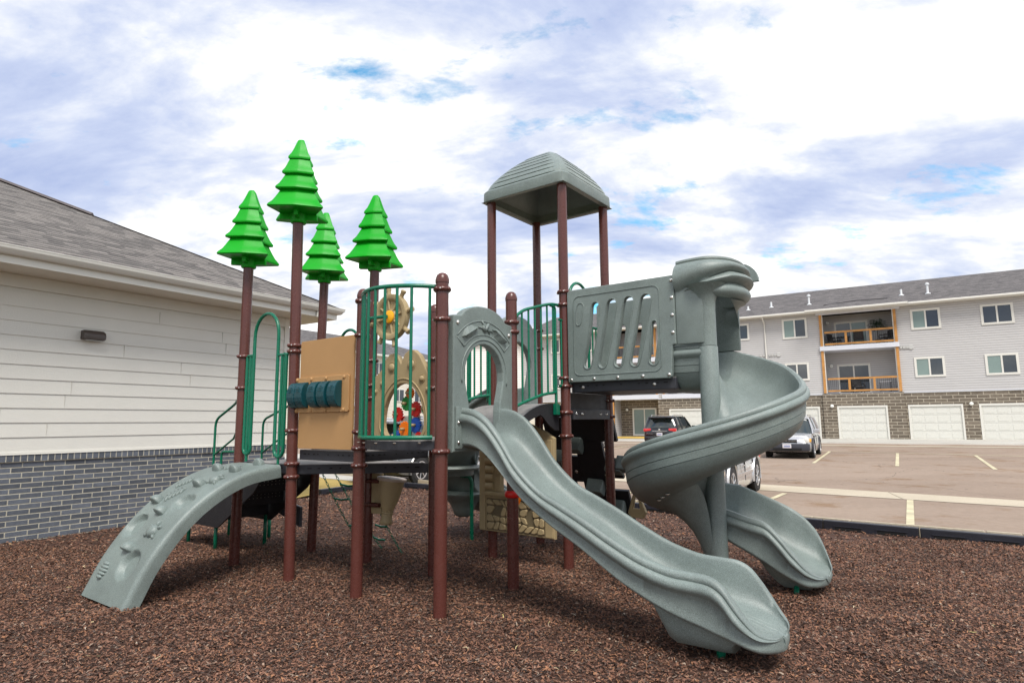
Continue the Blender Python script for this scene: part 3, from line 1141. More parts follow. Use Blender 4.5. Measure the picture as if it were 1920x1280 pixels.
# ---- slotted wall of the spiral slide deck -----------------------------------------------
def slot(pts, w):
    """rounded slot along a (curved) centre line"""
    P = [Vector((p[0] * A1, p[1])) for p in catmull(pts, 3)]
    l, r = [], []
    n = len(P)
    for k, p in enumerate(P):
        t = (P[min(k + 1, n - 1)] - P[max(k - 1, 0)]).normalized()
        nr = Vector((-t.y, t.x))
        ww = w[0] + (w[1] - w[0]) * k / (n - 1)
        l.append(p + nr * ww / 2)
        r.append(p - nr * ww / 2)

    def cap(p, t, ww):
        a0 = math.atan2(t.y, t.x)
        return [p + Vector((math.cos(a0 + R(a)), math.sin(a0 + R(a)))) * ww / 2 for a in (-60, -30, 0, 30, 60)]
    tend = (P[-1] - P[-2]).normalized()
    tbeg = (P[0] - P[1]).normalized()
    out = r + cap(P[-1], tend, w[1]) + l[::-1] + cap(P[0], tbeg, w[0])
    return [tuple(p) for p in out]


slots = [slot([(3.405, 2.86), (3.375, 2.58), (3.30, 2.23)], (0.095, 0.095)),
         slot([(3.595, 2.86), (3.545, 2.56), (3.475, 2.23)], (0.115, 0.10)),
         slot([(3.785, 2.86), (3.725, 2.55), (3.655, 2.23)], (0.118, 0.105)),
         slot([(3.970, 2.86), (3.912, 2.57), (3.835, 2.23)], (0.122, 0.11)),
         slot([(4.050, 2.60), (4.045, 2.40), (4.03, 2.23)], (0.055, 0.105))]
far_slots = [slot([(3.50 + d, 2.74), (3.46 + d, 2.5), (3.41 + d, 2.24)], (0.09, 0.10)) for d in (-0.235, -0.03, 0.18, 0.38)]
for jj, w0 in ((2.0, -0.01), (3.0, -0.085)):
    near_ = jj < 2.5
    xs0 = 3.06 if near_ else 2.93
    wall = plate('slotted_wall', [(xs0 * A1, 2.035), (4.185 * A1, 2.03), (4.205 * A1, 2.05), (4.225 * A1, 2.36), (4.262 * A1, 2.37), (4.262 * A1, 3.075), (4.25 * A1, 3.085), ((xs0 + 0.03) * A1, 3.085), (xs0 * A1, 3.06)],
                 slots if near_ else far_slots, 0.06, GREY, PS, fr_j(jj, w0), 0.010)
    if jj > 2.5:
        continue
    mb = MB()
    y = jj * B1 - 0.042
    for sp in slots:
        n_ = len(sp)
        c_ = Vector((sum(p[0] for p in sp) / n_, sum(p[1] for p in sp) / n_))
        rim = []
        for p in sp:
            v = Vector(p) - c_
            rim.append(c_ + v + v.normalized() * 0.008)
        mb.tube([(p.x, y, p.y) for p in rim], 0.006, 6, closed=True)
    mb.tube([(p[0], y, p[1]) for p in rrect(3.14 * A1, 2.11, 4.11 * A1, 3.0, 0.07)], 0.005, 6, closed=True)
    # blind teardrop pockets
    mb.build('wall_moulding', GREY, wall, autosmooth=60)
    mb = MB()
    for pts, w in (([(3.225, 2.88), (3.20, 2.70)], (0.085, 0.06)),):
        sp = slot([pts[0], ((pts[0][0] + pts[1][0]) / 2, (pts[0][1] + pts[1][1]) / 2), pts[1]], w)
        n_ = len(sp)
        c_ = Vector((sum(p[0] for p in sp) / n_, sum(p[1] for p in sp) / n_))
        rim0 = [(p[0], y + 0.0015, p[1]) for p in sp]
        mb.tube(rim0, 0.007, 6, closed=True)
    mb.build('wall_pocket', GREY, wall, autosmooth=60)
    mb = MB()
    pts = [(3.10 + k * 0.27, 2.065) for k in range(5)] + [(4.235, z) for z in (3.03, 2.85, 2.67, 2.49)]
    bolts(mb, [(p[0] * A1, y + 0.002, p[1]) for p in pts], (0, -1, 0), 0.014)
    mb.build('wall_bolt', STEEL, wall)

# ---- wave slide -------------------------------------------------------------------------------
# rim height along the slide (x in local metres)
rimx = [(3.0, 1.735), (3.09, 1.728), (3.20, 1.70), (3.32, 1.62), (3.45, 1.47), (3.60, 1.26), (3.80, 1.075), (4.0, 0.975), (4.20, 0.875), (4.40, 0.765), (4.60, 0.67), (4.80, 0.612), (4.96, 0.60), (5.07, 0.592), (5.15, 0.55), (5.21, 0.475), (5.27, 0.39), (5.34, 0.305), (5.42, 0.25), (5.47, 0.235)]
rx = [p[0] * A1 for p in rimx]
rz = [p[1] for p in rimx]
flx = [3.0 * A1, 3.15 * A1, 3.3 * A1, 3.6 * A1, 3.85 * A1, 4.13 * A1, 4.45 * A1, 4.75 * A1, 5.0 * A1, 5.2 * A1, 5.35 * A1, 5.47 * A1]
flz = [1.452, 1.45, 1.36, 1.06, 0.88, 0.72, 0.52, 0.385, 0.315, 0.27, 0.225, 0.215]


def smooth_curve(xs, ys, n):
    pts = catmull(list(zip(xs, ys)), n)
    return [p[0] for p in pts], [p[1] for p in pts]


rxs, rzs = smooth_curve(rx, rz, 5)
fxs, fzs = smooth_curve(flx, flz, 5)


def trough_section(h, w, t=0.05, lower=True):
    """half profile (y outward from the centre, z above floor). h = rim height above floor, w = half width"""
    lw = max(h, 0.05)
    p = [(0, 0), (w * 0.30, 0.0), (w * 0.55, 0.006 + 0.01 * h), (w * 0.74, 0.05 * h + 0.01), (w * 0.86, 0.20 * h), (w * 0.925, 0.45 * h), (w * 0.95, 0.72 * h), (w * 0.965, h - 0.028),
         (w * 0.985, h - 0.008), (w + 0.012, h), (w + 0.036, h - 0.006), (w + 0.050, h - 0.026), (w + 0.050, h - 0.046), (w + 0.046, h - 0.054),
         (w + 0.060, h - 0.060), (w + 0.074, h - 0.074), (w + 0.080, h - 0.096), (w + 0.074, h - 0.118), (w + 0.058, h - 0.132),
         (w + 0.046, h - 0.145), (w + 0.040, 0.35 * h), (w + 0.036, -0.01), (w + 0.042, -0.030), (w + 0.040, -0.045), (w + 0.02, -0.060), (w * 0.8, -0.078), (w * 0.4, -0.085), (0, -0.085)]
    return p


def scale_low(p, h):
    """where the wall is low, squeeze the outer rolls so the profile never crosses itself"""
    if h > 0.20:
        return p
    out = []
    k = max(h / 0.20, 0.12)
    for i, (y, z) in enumerate(p):
        if 9 <= i <= 20:
            z = h + (z - h) * k
        out.append((y, z))
    return out


def round_tip(xs, x_tip, depth_, n=16):
    """stations up to x_tip - depth_, then a rounded tip: list of (x, width factor, 0..1 along the tip)"""
    out = [(x, 1.0, 0.0) for x in xs if x < x_tip - depth_ - 0.005]
    for k in range(n + 1):
        a = math.pi / 2 * k / n
        out.append((x_tip - depth_ + depth_ * math.sin(a), 1 - 0.86 * (1 - max(math.cos(a), 0) ** 0.9), k / n))
    return out


def tip_close(rows, yc_, xt):
    last = rows[-1]
    zb_ = min(p[2] for p in last)
    zt_ = max(p[2] for p in last)
    cz = (zb_ + zt_) / 2
    for dx, f in ((0.004, 0.90), (0.007, 0.70), (0.009, 0.42), (0.010, 0.1)):
        rows.append([(xt + dx, yc_ + (y - yc_) * (1 - 0.10 * (1 - f)), cz + (z - cz) * f) for x, y, z in last])


yc, wh_ = 0.5 * B1, 0.272
XE = 5.425
rows = []
xs_ = [3.0 * A1 + (XE - 3.0) * A1 * k / 100 for k in range(101)]
for x, wf, tf in round_tip(xs_, XE * A1, 0.20):
    rz_x = interp(rxs, rzs, x)
    fl = interp(fxs, fzs, x)
    sl = (interp(fxs, fzs, x + 0.05) - interp(fxs, fzs, x - 0.05)) / 0.1
    h = max((rz_x - fl) * (1 - 0.7 * tf ** 1.5), 0.014)
    flare = (1.0 + 0.09 * min(max((x / A1 - 5.0) / 0.2, 0), 1)) * wf
    p = scale_low(trough_section(h, wh_), h)
    row = []
    for s_ in (1, -1):
        q_ = p if s_ == 1 else p[::-1][1:-1]
        for y, z in q_:
            dn = min(z, 0)
            row.append((x + dn * sl * 0.6, yc + s_ * y * flare, fl + z))
    rows.append(row)
tip_close(rows, yc, XE * A1)
first = rows[0]
mb = MB()
mb.grid(rows, closed_v=True, cap=True)
sl_o = mb.build('wave_slide', GREY, PS, autosmooth=60)
# exit grooves (shallow raised ribs near the lip)
mb = MB()
for k in range(9):
    y0 = yc - 0.20 + 0.05 * k
    pts = []
    for f in range(8):
        x = (5.10 + 0.27 * f / 7) * A1
        pts.append((x, y0 + 0.1 * (f / 7) ** 2 * (y0 - yc) * 2, interp(fxs, fzs, x) - 0.002))
    mb.tube(pts, 0.0055, 6)
mb.build('slide_rib', GREY, sl_o, autosmooth=60)
# moulded foot under the exit
mb = MB()
rows = []
for f in range(13):
    t = f / 12
    x = (4.66 + 0.60 * t) * A1
    zt = interp(fxs, fzs, x) - 0.06
    d = 0.30 * math.sin(math.pi * min(t * 1.08, 1) ** 0.95) ** 0.7
    wy = wh_ * (0.95 - 0.25 * d)
    zb = max(zt - d, 0.085)
    rows.append([(x, yc - wy, zt), (x, yc - wy * 0.98, (zt + zb) / 2), (x, yc - wy * 0.85, zb + 0.02), (x, yc - wy * 0.6, zb), (x, yc + wy * 0.6, zb), (x, yc + wy * 0.85, zb + 0.02), (x, yc + wy * 0.98, (zt + zb) / 2), (x, yc + wy, zt)])
mb.grid(rows, closed_v=True, cap=True)
mb.build('slide_foot', GREY, sl_o, autosmooth=60)
# mounting flange on the near side of the entrance and side cheeks
mb = MB()
for s_ in (-1, 1):
    y = yc + s_ * (wh_ + 0.04)
    mb.box((3.0 * A1 + 0.040, y - 0.03, 1.385), (3.0 * A1 + 0.062, y + 0.05 if s_ > 0 else y + 0.03, 1.725), bev=0.01)
    mb.box((3.0 * A1 + 0.045, y - 0.075 if s_ < 0 else y - 0.01, 1.375), (3.0 * A1 + 0.06, y + 0.01 if s_ < 0 else y + 0.075, 1.74), bev=0.007)
fl_o = mb.build('slide_flange', GREY, sl_o)
mb = MB()
for s_ in (-1, 1):
    bolts(mb, [(3.0 * A1 + 0.062, yc + s_ * (wh_ + 0.085), z) for z in (1.60, 1.43)], (1, 0, 0), 0.013)
mb.build('flange_bolt', STEEL, sl_o)
mb = MB()
mb.tube([(5.05 * A1, 0.42 * B1, -0.05), (5.05 * A1, 0.42 * B1, 0.2)], 0.029)
mb.build('support_leg', GREEN, sl_o, autosmooth=50)

# ---- spiral slide ------------------------------------------------------------------------------------
CX, CY = 4.80, 2.12          # column, local
RO = 0.835                   # outer rim radius
sp = empty('spiral_slide', (0, 0, 0))
sp.parent = PS
taus = [-8, 0, 40, 72, 115, 161, 205, 252, 300, 342, 372]
rimz = [2.37, 2.36, 2.17, 1.965, 1.80, 1.60, 1.425, 1.245, 1.085, 0.95, 0.90]
tsm = catmull(list(zip(taus, rimz)), 6)
ts_, zs_t = [p[0] for p in tsm], [p[1] for p in tsm]
# profile: (radius, z under the rim) starting at the column, running over the inside and back underneath
spp = [(0.06, -0.12), (0.12, -0.16), (0.18, -0.25), (0.26, -0.32), (0.38, -0.355), (0.50, -0.355), (0.60, -0.33), (0.69, -0.27), (0.745, -0.19), (0.775, -0.10), (0.79, -0.04),
       (0.80, -0.012), (0.822, 0.0), (0.846, -0.004), (0.860, -0.022), (0.861, -0.040), (0.856, -0.047), (0.872, -0.055), (0.884, -0.072), (0.886, -0.095), (0.876, -0.116), (0.860, -0.128),
       (0.850, -0.140), (0.848, -0.150), (0.846, -0.205), (0.836, -0.208), (0.844, -0.213), (0.836, -0.275), (0.825, -0.278), (0.831, -0.284), (0.80, -0.36), (0.745, -0.415), (0.66, -0.452), (0.55, -0.468), (0.40, -0.465), (0.26, -0.44), (0.15, -0.40), (0.06, -0.36)]
rows = []
NT = 110
for k in range(NT + 1):
    tau = 0 + 360 * k / NT
    a = R(90 - tau)
    z0 = interp(ts_, zs_t, tau)
    depth = 1.0
    rows.append([(CX + r * math.cos(a), CY + r * math.sin(a), z0 + z * depth) for r, z in spp])
mb = MB()
mb.grid(rows, closed_v=True, cap=True)
chute = mb.build('spiral_chute', GREY, sp, autosmooth=32)
# straight start of the chute under the hood
mb = MB()
rows = []
for x in (4.42, 4.44, 4.6, 4.805):
    row = []
    z0 = 2.36
    w = 0.43
    ycs = CY + 0.40
    sec = [(0, z0 - 0.355), (0.10, z0 - 0.355), (0.20, z0 - 0.33), (0.29, z0 - 0.27), (0.345, z0 - 0.19), (0.375, z0 - 0.10), (0.39, z0 - 0.04), (0.40, z0 - 0.012), (0.422, z0), (0.446, z0 - 0.004), (0.460, z0 - 0.022), (0.461, z0 - 0.04), (0.456, z0 - 0.047), (0.472, z0 - 0.055), (0.484, z0 - 0.072), (0.486, z0 - 0.095), (0.476, z0 - 0.116), (0.460, z0 - 0.128), (0.450, z0 - 0.14), (0.446, z0 - 0.205), (0.436, z0 - 0.208), (0.444, z0 - 0.213), (0.436, z0 - 0.275), (0.425, z0 - 0.278), (0.431, z0 - 0.284), (0.40, z0 - 0.36), (0.345, z0 - 0.415), (0.26, z0 - 0.452), (0.15, z0 - 0.468), (0, z0 - 0.468)]
    if x < 4.43:
        sec = [(y * 0.985, 2.1 + (z - 2.1) * 0.98) for y, z in sec]
    for s_ in (1, -1):
        q_ = sec if s_ == 1 else sec[::-1][1:-1]
        row += [(x, ycs + s_ * y, z) for y, z in q_]
    rows.append(row)
mb.grid(rows, closed_v=True, cap=True)
mb.build('chute_entrance', GREY, sp, autosmooth=32)
# column
mb = MB()
mb.lathe([(0.088, 2.335), (0.088, 2.95), (0.10, 3.02)], (CX, CY, 0), 28, cap=False)
mb.build('upper_column', GREY, sp, autosmooth=50)
mb = MB()
mb.lathe([(0.095, 0.10), (0.096, 0.14), (0.093, 0.5), (0.094, 1.0), (0.094, 2.32), (0.090, 2.33)], (CX, CY, 0), 28)
# lower flared root where the chute meets the column
col_o = mb.build('column', GREY, sp, autosmooth=50)
mb = MB()
rows = []
for k in range(26):
    tau = 190 + 155 * k / 25
    a = R(90 - tau)
    z0 = interp(ts_, zs_t, tau)
    f_ = math.sin(math.pi * min(max((k + 1) / 26, 0), 1)) ** 0.5
    prof_ = ((0.50, -0.462), (0.42, -0.50), (0.33, -0.56), (0.25, -0.64), (0.18, -0.75), (0.13, -0.88), (0.094, -1.02))
    rows.append([(CX + (0.09 + (r - 0.09) * (0.35 + 0.65 * f_)) * math.cos(a), CY + (0.09 + (r - 0.09) * (0.35 + 0.65 * f_)) * math.sin(a), max(z0 + dz, 0.16 + 0.5 * (1 + dz) * 0.1)) for r, dz in prof_])
mb.grid(rows, smooth=True)
mb.build('column_web', GREY, sp, autosmooth=60)
mb = MB()
bolts(mb, [(CX + 0.55 * math.cos(R(90 - t)), CY + 0.55 * math.sin(R(90 - t)), interp(ts_, zs_t, t) - 0.47) for t in (212, 222, 232)], (0, 0, -1), 0.02)
mb.build('chute_bolt', STEEL, sp)

# exit run
ex_far = [(4.33, .945), (4.46, .925), (4.59, .89), (4.76, .82), (4.93, .745), (5.06, .66), (5.16, .555), (5.24, .43), (5.30, .31), (5.345, .225), (5.38, .20)]
exx = [p[0] * A1 for p in ex_far]
exz = [p[1] for p in ex_far]
exs, ezs = smooth_curve(exx, exz, 5)
ex_near = [(4.50, .77), (4.60, .755), (4.78, .70), (4.93, .66), (5.04, .56), (5.13, .45), (5.22, .335), (5.30, .25), (5.345, .21), (5.38, .19)]
enx = [p[0] * A1 for p in ex_near]
enz = [p[1] for p in ex_near]
ens, enzs = smooth_curve(enx, enz, 5)
yn, yf = 2.165 * B1, 2.86 * B1
rows = []
x0, x1 = 4.79, 5.345 * A1
ymid = (yn + yf) / 2
for x, wf, tf in round_tip([x0 + (x1 - x0) * k / 60 for k in range(61)], x1, 0.17):
    hf = interp(exs, ezs, x)
    hn = interp(ens, enzs, x)
    fl = interp([4.5, 4.8, 5.1, 5.35, 5.55, 5.72], [0.62, 0.565, 0.42, 0.285, 0.20, 0.165], x)
    w = ((yf - yn) / 2 + 0.03 * min(max(0, (x - 5.2) / 0.2), 1)) * wf
    b_ = min(max((5.10 - x) / 0.30, 0), 1)
    row = []
    for s_, hh in ((1, hf), (-1, hn)):
        h = max((hh - fl) * (1 - 0.75 * tf ** 1.5), 0.014)
        p = trough_section(h, w)
        soft = [(0, 0), (0.14 * w, 0), (0.30 * w, 0.03 * h), (0.42 * w, 0.07 * h), (0.68 * w, 0.25 * h), (0.83 * w, 0.48 * h), (0.92 * w, 0.74 * h), (0.965 * w, h - 0.028)]
        bb = b_ if s_ == 1 else 0
        p = [(p[k][0] * (1 - bb) + soft[k][0] * bb, p[k][1] * (1 - bb) + soft[k][1] * bb) for k in range(8)] + p[8:]
        p = scale_low(p, h)
        q_ = p if s_ == 1 else p[::-1][1:-1]
        for y, z in q_:
            z = z * (1.0 if z > 0 else 1.2 - 0.35 * tf)
            row.append((x, ymid + s_ * y, fl + z))
    rows.append(row)
tip_close(rows, ymid, x1)
mb = MB()
mb.grid(rows, closed_v=True, cap=True)
ex_o = mb.build('spiral_exit', GREY, sp, autosmooth=60)
mb = MB()
rows = []
for f in range(11):
    t = f / 10
    x = (4.78 + 0.50 * t) * A1
    zt = interp([4.5, 4.8, 5.1, 5.35, 5.55, 5.72], [0.62, 0.565, 0.42, 0.285, 0.20, 0.165], x) - 0.07
    d = 0.17 * math.sin(math.pi * t) ** 0.8
    zb = max(zt - d, 0.06)
    w = 0.30
    ym = (yn + yf) / 2
    rows.append([(x, ym - w, zt), (x, ym - w * 0.85, zb + 0.02), (x, ym - w * 0.6, zb), (x, ym + w * 0.6, zb), (x, ym + w * 0.85, zb + 0.02), (x, ym + w, zt)])
mb.grid(rows, closed_v=True, cap=True)
mb.build('exit_foot', GREY, sp, autosmooth=60)
mb = MB()
mb.tube([(5.13 * A1, 2.17 * B1, -0.05), (5.13 * A1, 2.30 * B1, 0.14)], 0.024)
mb.build('support_leg', GREEN, sp, autosmooth=50)
mb = MB()
mb.tube([(4.30, 3.35, -0.05), (4.30, 3.35, 1.82), (4.36, 3.2, 1.96)], 0.03)
mb.build('support_leg', GREEN, sp, autosmooth=50)

# hood: side cheeks, back wall and the curled visor
mb = MB()
hw = 0.035
mb.box((4.52, CY - 0.098, 2.365), (4.80, CY - 0.05, 2.97), bev=0.012)
mb.box((4.51, CY + 0.80, 2.36), (4.885, CY + 0.845, 2.99), bev=0.012)
hood = mb.build('hood_wall', GREY, sp)
# outward flare of the far cheek into the visor
path = catmull([(4.535, 2.055), (4.68, 2.045), (4.86, 2.065), (5.00, 2.19), (5.07, 2.38), (5.06, 2.60), (4.98, 2.78), (4.84, 2.90), (4.68, 2.96), (4.505, 2.97)], 6)
rows = []
n_ = len(path)
for k, (x, y) in enumerate(path):
    a = path[max(k - 1, 0)]
    b = path[min(k + 1, n_ - 1)]
    t = Vector((b[0] - a[0], b[1] - a[1])).normalized()
    nr = Vector((t.y, -t.x))
    f = k / (n_ - 1)
    m_ = math.sin(math.pi * min(f * 1.0, 1))            # 0 at the ends, 1 at the nose
    top_ = 3.225 - 0.02 * m_ + 0.02 * math.sin(2 * math.pi * f)
    zb = 2.87 + 0.02 * m_
    # crease that climbs from the cheek to the nose
    cre = 2.885 + 0.20 * min(1, max(0, (f - 0.02) / 0.32)) if f < 0.5 else 3.085 - 0.16 * (f - 0.5) / 0.5
    b1 = 0.095 * (1 - 0.5 * m_)
    b2 = 0.075 * m_ + 0.004
    b3 = 0.045 * m_ + 0.003
    low = zb - 0.075 * m_
    prof = [(-0.03, top_ - 0.02), (-0.02, top_), (0.0, top_ + 0.004), (0.014, top_ - 0.004), (0.018, top_ - 0.022), (0.012, top_ - 0.032)]
    for q_ in range(1, 8):
        tt = q_ / 8
        prof.append((0.012 + b1 * math.sin(math.pi * tt) ** 0.75, top_ - 0.032 + (cre - top_ + 0.032) * tt))
    prof.append((0.006 + 0.004, cre))
    for q_ in range(1, 6):
        tt = q_ / 6
        prof.append((0.008 + b2 * math.sin(math.pi * tt) ** 0.8, cre + (zb - cre) * 0.62 * tt))
    z2 = cre + (zb - cre) * 0.62
    prof.append((0.008, z2))
    for q_ in range(1, 6):
        tt = q_ / 6
        prof.append((0.006 + b3 * math.sin(math.pi * tt), z2 + (low - z2) * tt))
    prof += [(0.0, low), (-0.02, low - 0.004), (-0.035, low + 0.01), (-0.04, (low + top_) / 2)]
    rows.append([(x + nr.x * d, y + nr.y * d, z) for d, z in prof])
mb = MB()
mb.grid(rows, closed_v=True, cap=True)
vis = mb.build('hood_visor', GREY, sp, autosmooth=35)
# domed roof inside the visor
mb = MB()
c0 = Vector((4.74, 2.51, 3.14))
rows = [[(c0.x + (p[0] - c0.x) * s_, c0.y + (p[1] - c0.y) * s_, 3.10 + 0.19 * (1 - s_ ** 2) + (0.0 if s_ < 1 else 0)) for p in path] for s_ in (0.98, 0.9, 0.7, 0.5, 0.25, 0.02)]
mb.grid(rows, closed_v=True, smooth=True)
mb.build('hood_top', GREY, sp, autosmooth=60)
# far raised ear of the hood
mb = MB()
rows = []
for k in range(15):
    a = R(180 * k / 14)
    rows.append([(4.92 + 0.20 * math.cos(a) + dx, 2.93 + dy, 3.10 + 0.215 * math.sin(a)) for dx, dy in ((0, 0.03), (0, -0.03))])
mid0 = [(4.92, 2.96, 3.10), (4.92, 2.90, 3.10)]
mb.grid(rows, smooth=True)
for idx in (0, 1):
    ring = [r_[idx] for r_ in rows]
    mb.add(ring, [tuple(range(len(ring)))])
mb.build('hood_ear', GREY, sp, autosmooth=40, bevel=0.008)
# bell mouth between the visor and the column / back wall
mb = MB()
for (cx2, cy2, rr2, z1_, z0_) in ((CX, CY, 0.088, 2.93, 2.70),):
    mb.lathe([(rr2, z0_), (rr2 + 0.006, z0_ + 0.08), (rr2 + 0.03, z0_ + 0.16), (rr2 + 0.075, z0_ + 0.22), (rr2 + 0.11, z0_ + 0.25)], (cx2, cy2, 0), 28, cap=False)
mb.build('hood_collar', GREY, sp, autosmooth=60)
rows = []
mb = MB()
k0 = int(n_ * 0.36)
sub_ = path[k0:]
for q_, (x, y) in enumerate(sub_):
    f = q_ / (len(sub_) - 1)
    A_ = Vector((x, y, 2.80 + 0.03 * f))
    B_ = Vector((4.885 - 0.34 * f ** 1.2, 2.935, 2.56))
    row = []
    for m_ in range(9):
        t = m_ / 8
        e = 1 - math.cos(t * math.pi / 2)
        row.append((B_.x + (A_.x - B_.x) * e, B_.y + (A_.y - B_.y) * e, B_.z + (A_.z - B_.z) * math.sin(t * math.pi / 2)))
    rows.append(row)
mb.grid(rows, smooth=True)
mb.build('hood_flare', GREY, sp, autosmooth=60)

# ---- panel with shop window, stone front under the bridge ------------------------------------------------
yp = 2.0
outl = [(1.905 * A1, 0.335), (2.91 * A1, 0.325), (2.92 * A1, 1.42), (2.80 * A1, 1.50), (2.41 * A1, 1.66), (2.02 * A1, 1.50), (1.905 * A1, 1.42)]
win = [(2.22 * A1, 0.80), (2.78 * A1, 0.80), (2.78 * A1, 1.32), (2.22 * A1, 1.32)]
hp = plate('play_house_panel', outl, [win], 0.055, SAND, PS, fr_j(yp, -0.10), 0.01)
mb = MB()
yy = yp * B1 - 0.13
for k in range(7):
    z = 0.85 + 0.098 * k
    mb.lathe([(0.048, 0.0), (0.05, 0.01), (0.05, 0.10), (0.048, 0.112)], (2.01 * A1, yy + 0.012, z), 14, (1, 0, 0))
mb.build('log_moulding', SAND, hp, autosmooth=50)
mb = MB()
mb.box((2.135 * A1, yy - 0.012, 0.80), (2.215 * A1, yy + 0.03, 0.98), bev=0.006)
mb.box((2.135 * A1, yy - 0.002, 0.985), (2.215 * A1, yy + 0.03, 1.13), bev=0.006)
mb.box((1.915 * A1, yy - 0.012, 0.345), (2.0 * A1, yy + 0.03, 1.40), bev=0.008)
mb.box((2.80 * A1, yy - 0.012, 0.335), (2.90 * A1, yy + 0.03, 1.40), bev=0.008)
mb.box((2.02 * A1, yy - 0.05, 0.745), (2.80 * A1, yy + 0.03, 0.79), bev=0.012)
mb.box((2.02 * A1, yy - 0.02, 0.715), (2.80 * A1, yy + 0.03, 0.742), bev=0.006)
mb.build('panel_frame', SAND, hp)
# stones
random.seed(11)
mb = MB()
sx0, sx1, sz0, sz1 = 2.02 * A1, 2.79 * A1, 0.355, 0.705
nx_, nz_ = 9, 4
P = {}
for a in range(nx_ + 1):
    for b in range(nz_ + 1):
        jx = 0 if a in (0, nx_) else random.uniform(-0.028, 0.028)
        jz = 0 if b in (0, nz_) else random.uniform(-0.022, 0.022)
        off = (0.04 if b % 2 else 0) if a not in (0, nx_) else 0
        P[a, b] = (sx0 + (sx1 - sx0) * a / nx_ + jx + off, sz0 + (sz1 - sz0) * b / nz_ + jz)
for a in range(nx_):
    for b in range(nz_):
        if random.random() < 0.12:
            continue
        q4 = [P[a, b], P[a + 1, b], P[a + 1, b + 1], P[a, b + 1]]
        mx_ = sum(p[0] for p in q4) / 4
        mz_ = sum(p[1] for p in q4) / 4
        # rounded stone
        pts = []
        for k in range(4):
            p0, p1 = q4[k], q4[(k + 1) % 4]
            for t in (0.2, 0.5, 0.8):
                x = p0[0] + (p1[0] - p0[0]) * t
                z = p0[1] + (p1[1] - p0[1]) * t
                pts.append((mx_ + (x - mx_) * 0.87, mz_ + (z - mz_) * 0.87))
        r0 = [(x, yy + 0.006, z) for x, z in pts]
        r1 = [(x, yy - 0.010, z) for x, z in pts]
        r2 = [(mx_ + (x - mx_) * 0.82, yy - 0.018, mz_ + (z - mz_) * 0.82) for x, z in pts]
        o_ = len(mb.v)
        mb.grid([r0, r1, r2], closed_v=True, smooth=False)
        mb.add(r2, [tuple(range(len(r2)))])
mb.build('stone_moulding', SAND, hp)
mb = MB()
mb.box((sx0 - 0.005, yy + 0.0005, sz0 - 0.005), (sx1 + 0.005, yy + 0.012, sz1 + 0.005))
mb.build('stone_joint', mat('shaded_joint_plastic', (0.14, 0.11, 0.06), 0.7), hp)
mb = MB()
collar(mb, PR, 0.905, w=0.03)
rc = mb.build('red_collar', RED, PS, autosmooth=60)
rc.location = U(3, 1)
mb = MB()
rows = []
for k in range(10):
    t = k / 9
    w = 0.038 * math.sin(math.pi * (0.12 + 0.88 * t) ** 0.8) ** 0.8 + 0.002
    z = 0.98 - 0.21 * t
    rows.append([(2.88 * A1 + 0.05 + w * math.cos(R(a)) + 0.012 * math.sin(5 * t), 1.22 * B1 + 0.5 * w * math.sin(R(a)), z) for a in range(0, 360, 30)])
mb.grid(rows, closed_v=True, cap=True)
mb.build('hanging_mallet', ORANGE, PS, autosmooth=60)

# ---- drum -------------------------------------------------------------------------------------------------
mb = MB()
dc = Vector((1.325 * A1, 0.97 * B1, 0.46))
DS = 0.83
ax = Vector((0.07, 0.10, 1)).normalized()
mb.lathe([(a_, b_ * DS) for a_, b_ in [(0.062, 0), (0.072, 0.02), (0.072, 0.05), (0.062, 0.075), (0.060, 0.14), (0.069, 0.145), (0.069, 0.16), (0.064, 0.165), (0.070, 0.185), (0.064, 0.19), (0.105, 0.33), (0.13, 0.45), (0.145, 0.57), (0.148, 0.60)]], dc, 32, ax)
dr = mb.build('play_drum', SAND, PS, autosmooth=35)
mb = MB()
mb.lathe([(a_, b_ * DS) for a_, b_ in [(0.162, 0.585), (0.172, 0.60), (0.170, 0.625), (0.14, 0.638), (0.001, 0.642)]], dc, 32, ax)
mb.build('drum_skin', mat('pale_drum_head', (0.48, 0.40, 0.33), 0.5), dr, autosmooth=45)
mb = MB()
mb.box((1.06 * A1, 0.99 * B1, 0.56), (1.22 * A1, 1.03 * B1, 1.02), bev=0.01)
mb.build('drum_board', SAND, dr)
mb = MB()
for z in (0.66, 0.93):
    mb.tube([(1.0 * A1, 0.95 * B1, z), (1.24 * A1, 0.95 * B1, z + 0.01)], 0.026, 10)
mb.build('drum_bracket', BROWN, dr, autosmooth=50)

# ---- chain ladder --------------------------------------------------------------------------------------------
ln = empty('chain_ladder')
ln.parent = PS
ropes = [((0.10, 1.0, 1.06), (0.50, 1.40, 0.0)), ((0.34, 1.0, 1.06), (0.66, 1.56, 0.0)), ((0.86, 1.0, 1.06), (1.06, 1.50, 0.0)), ((0.62, 1.0, 1.06), (0.86, 1.53, 0.0))]


def rp(k, t):
    a, b = ropes[k]
    p = U(*a).lerp(U(*b), t)
    p.z -= 0.05 * math.sin(math.pi * t)
    return p


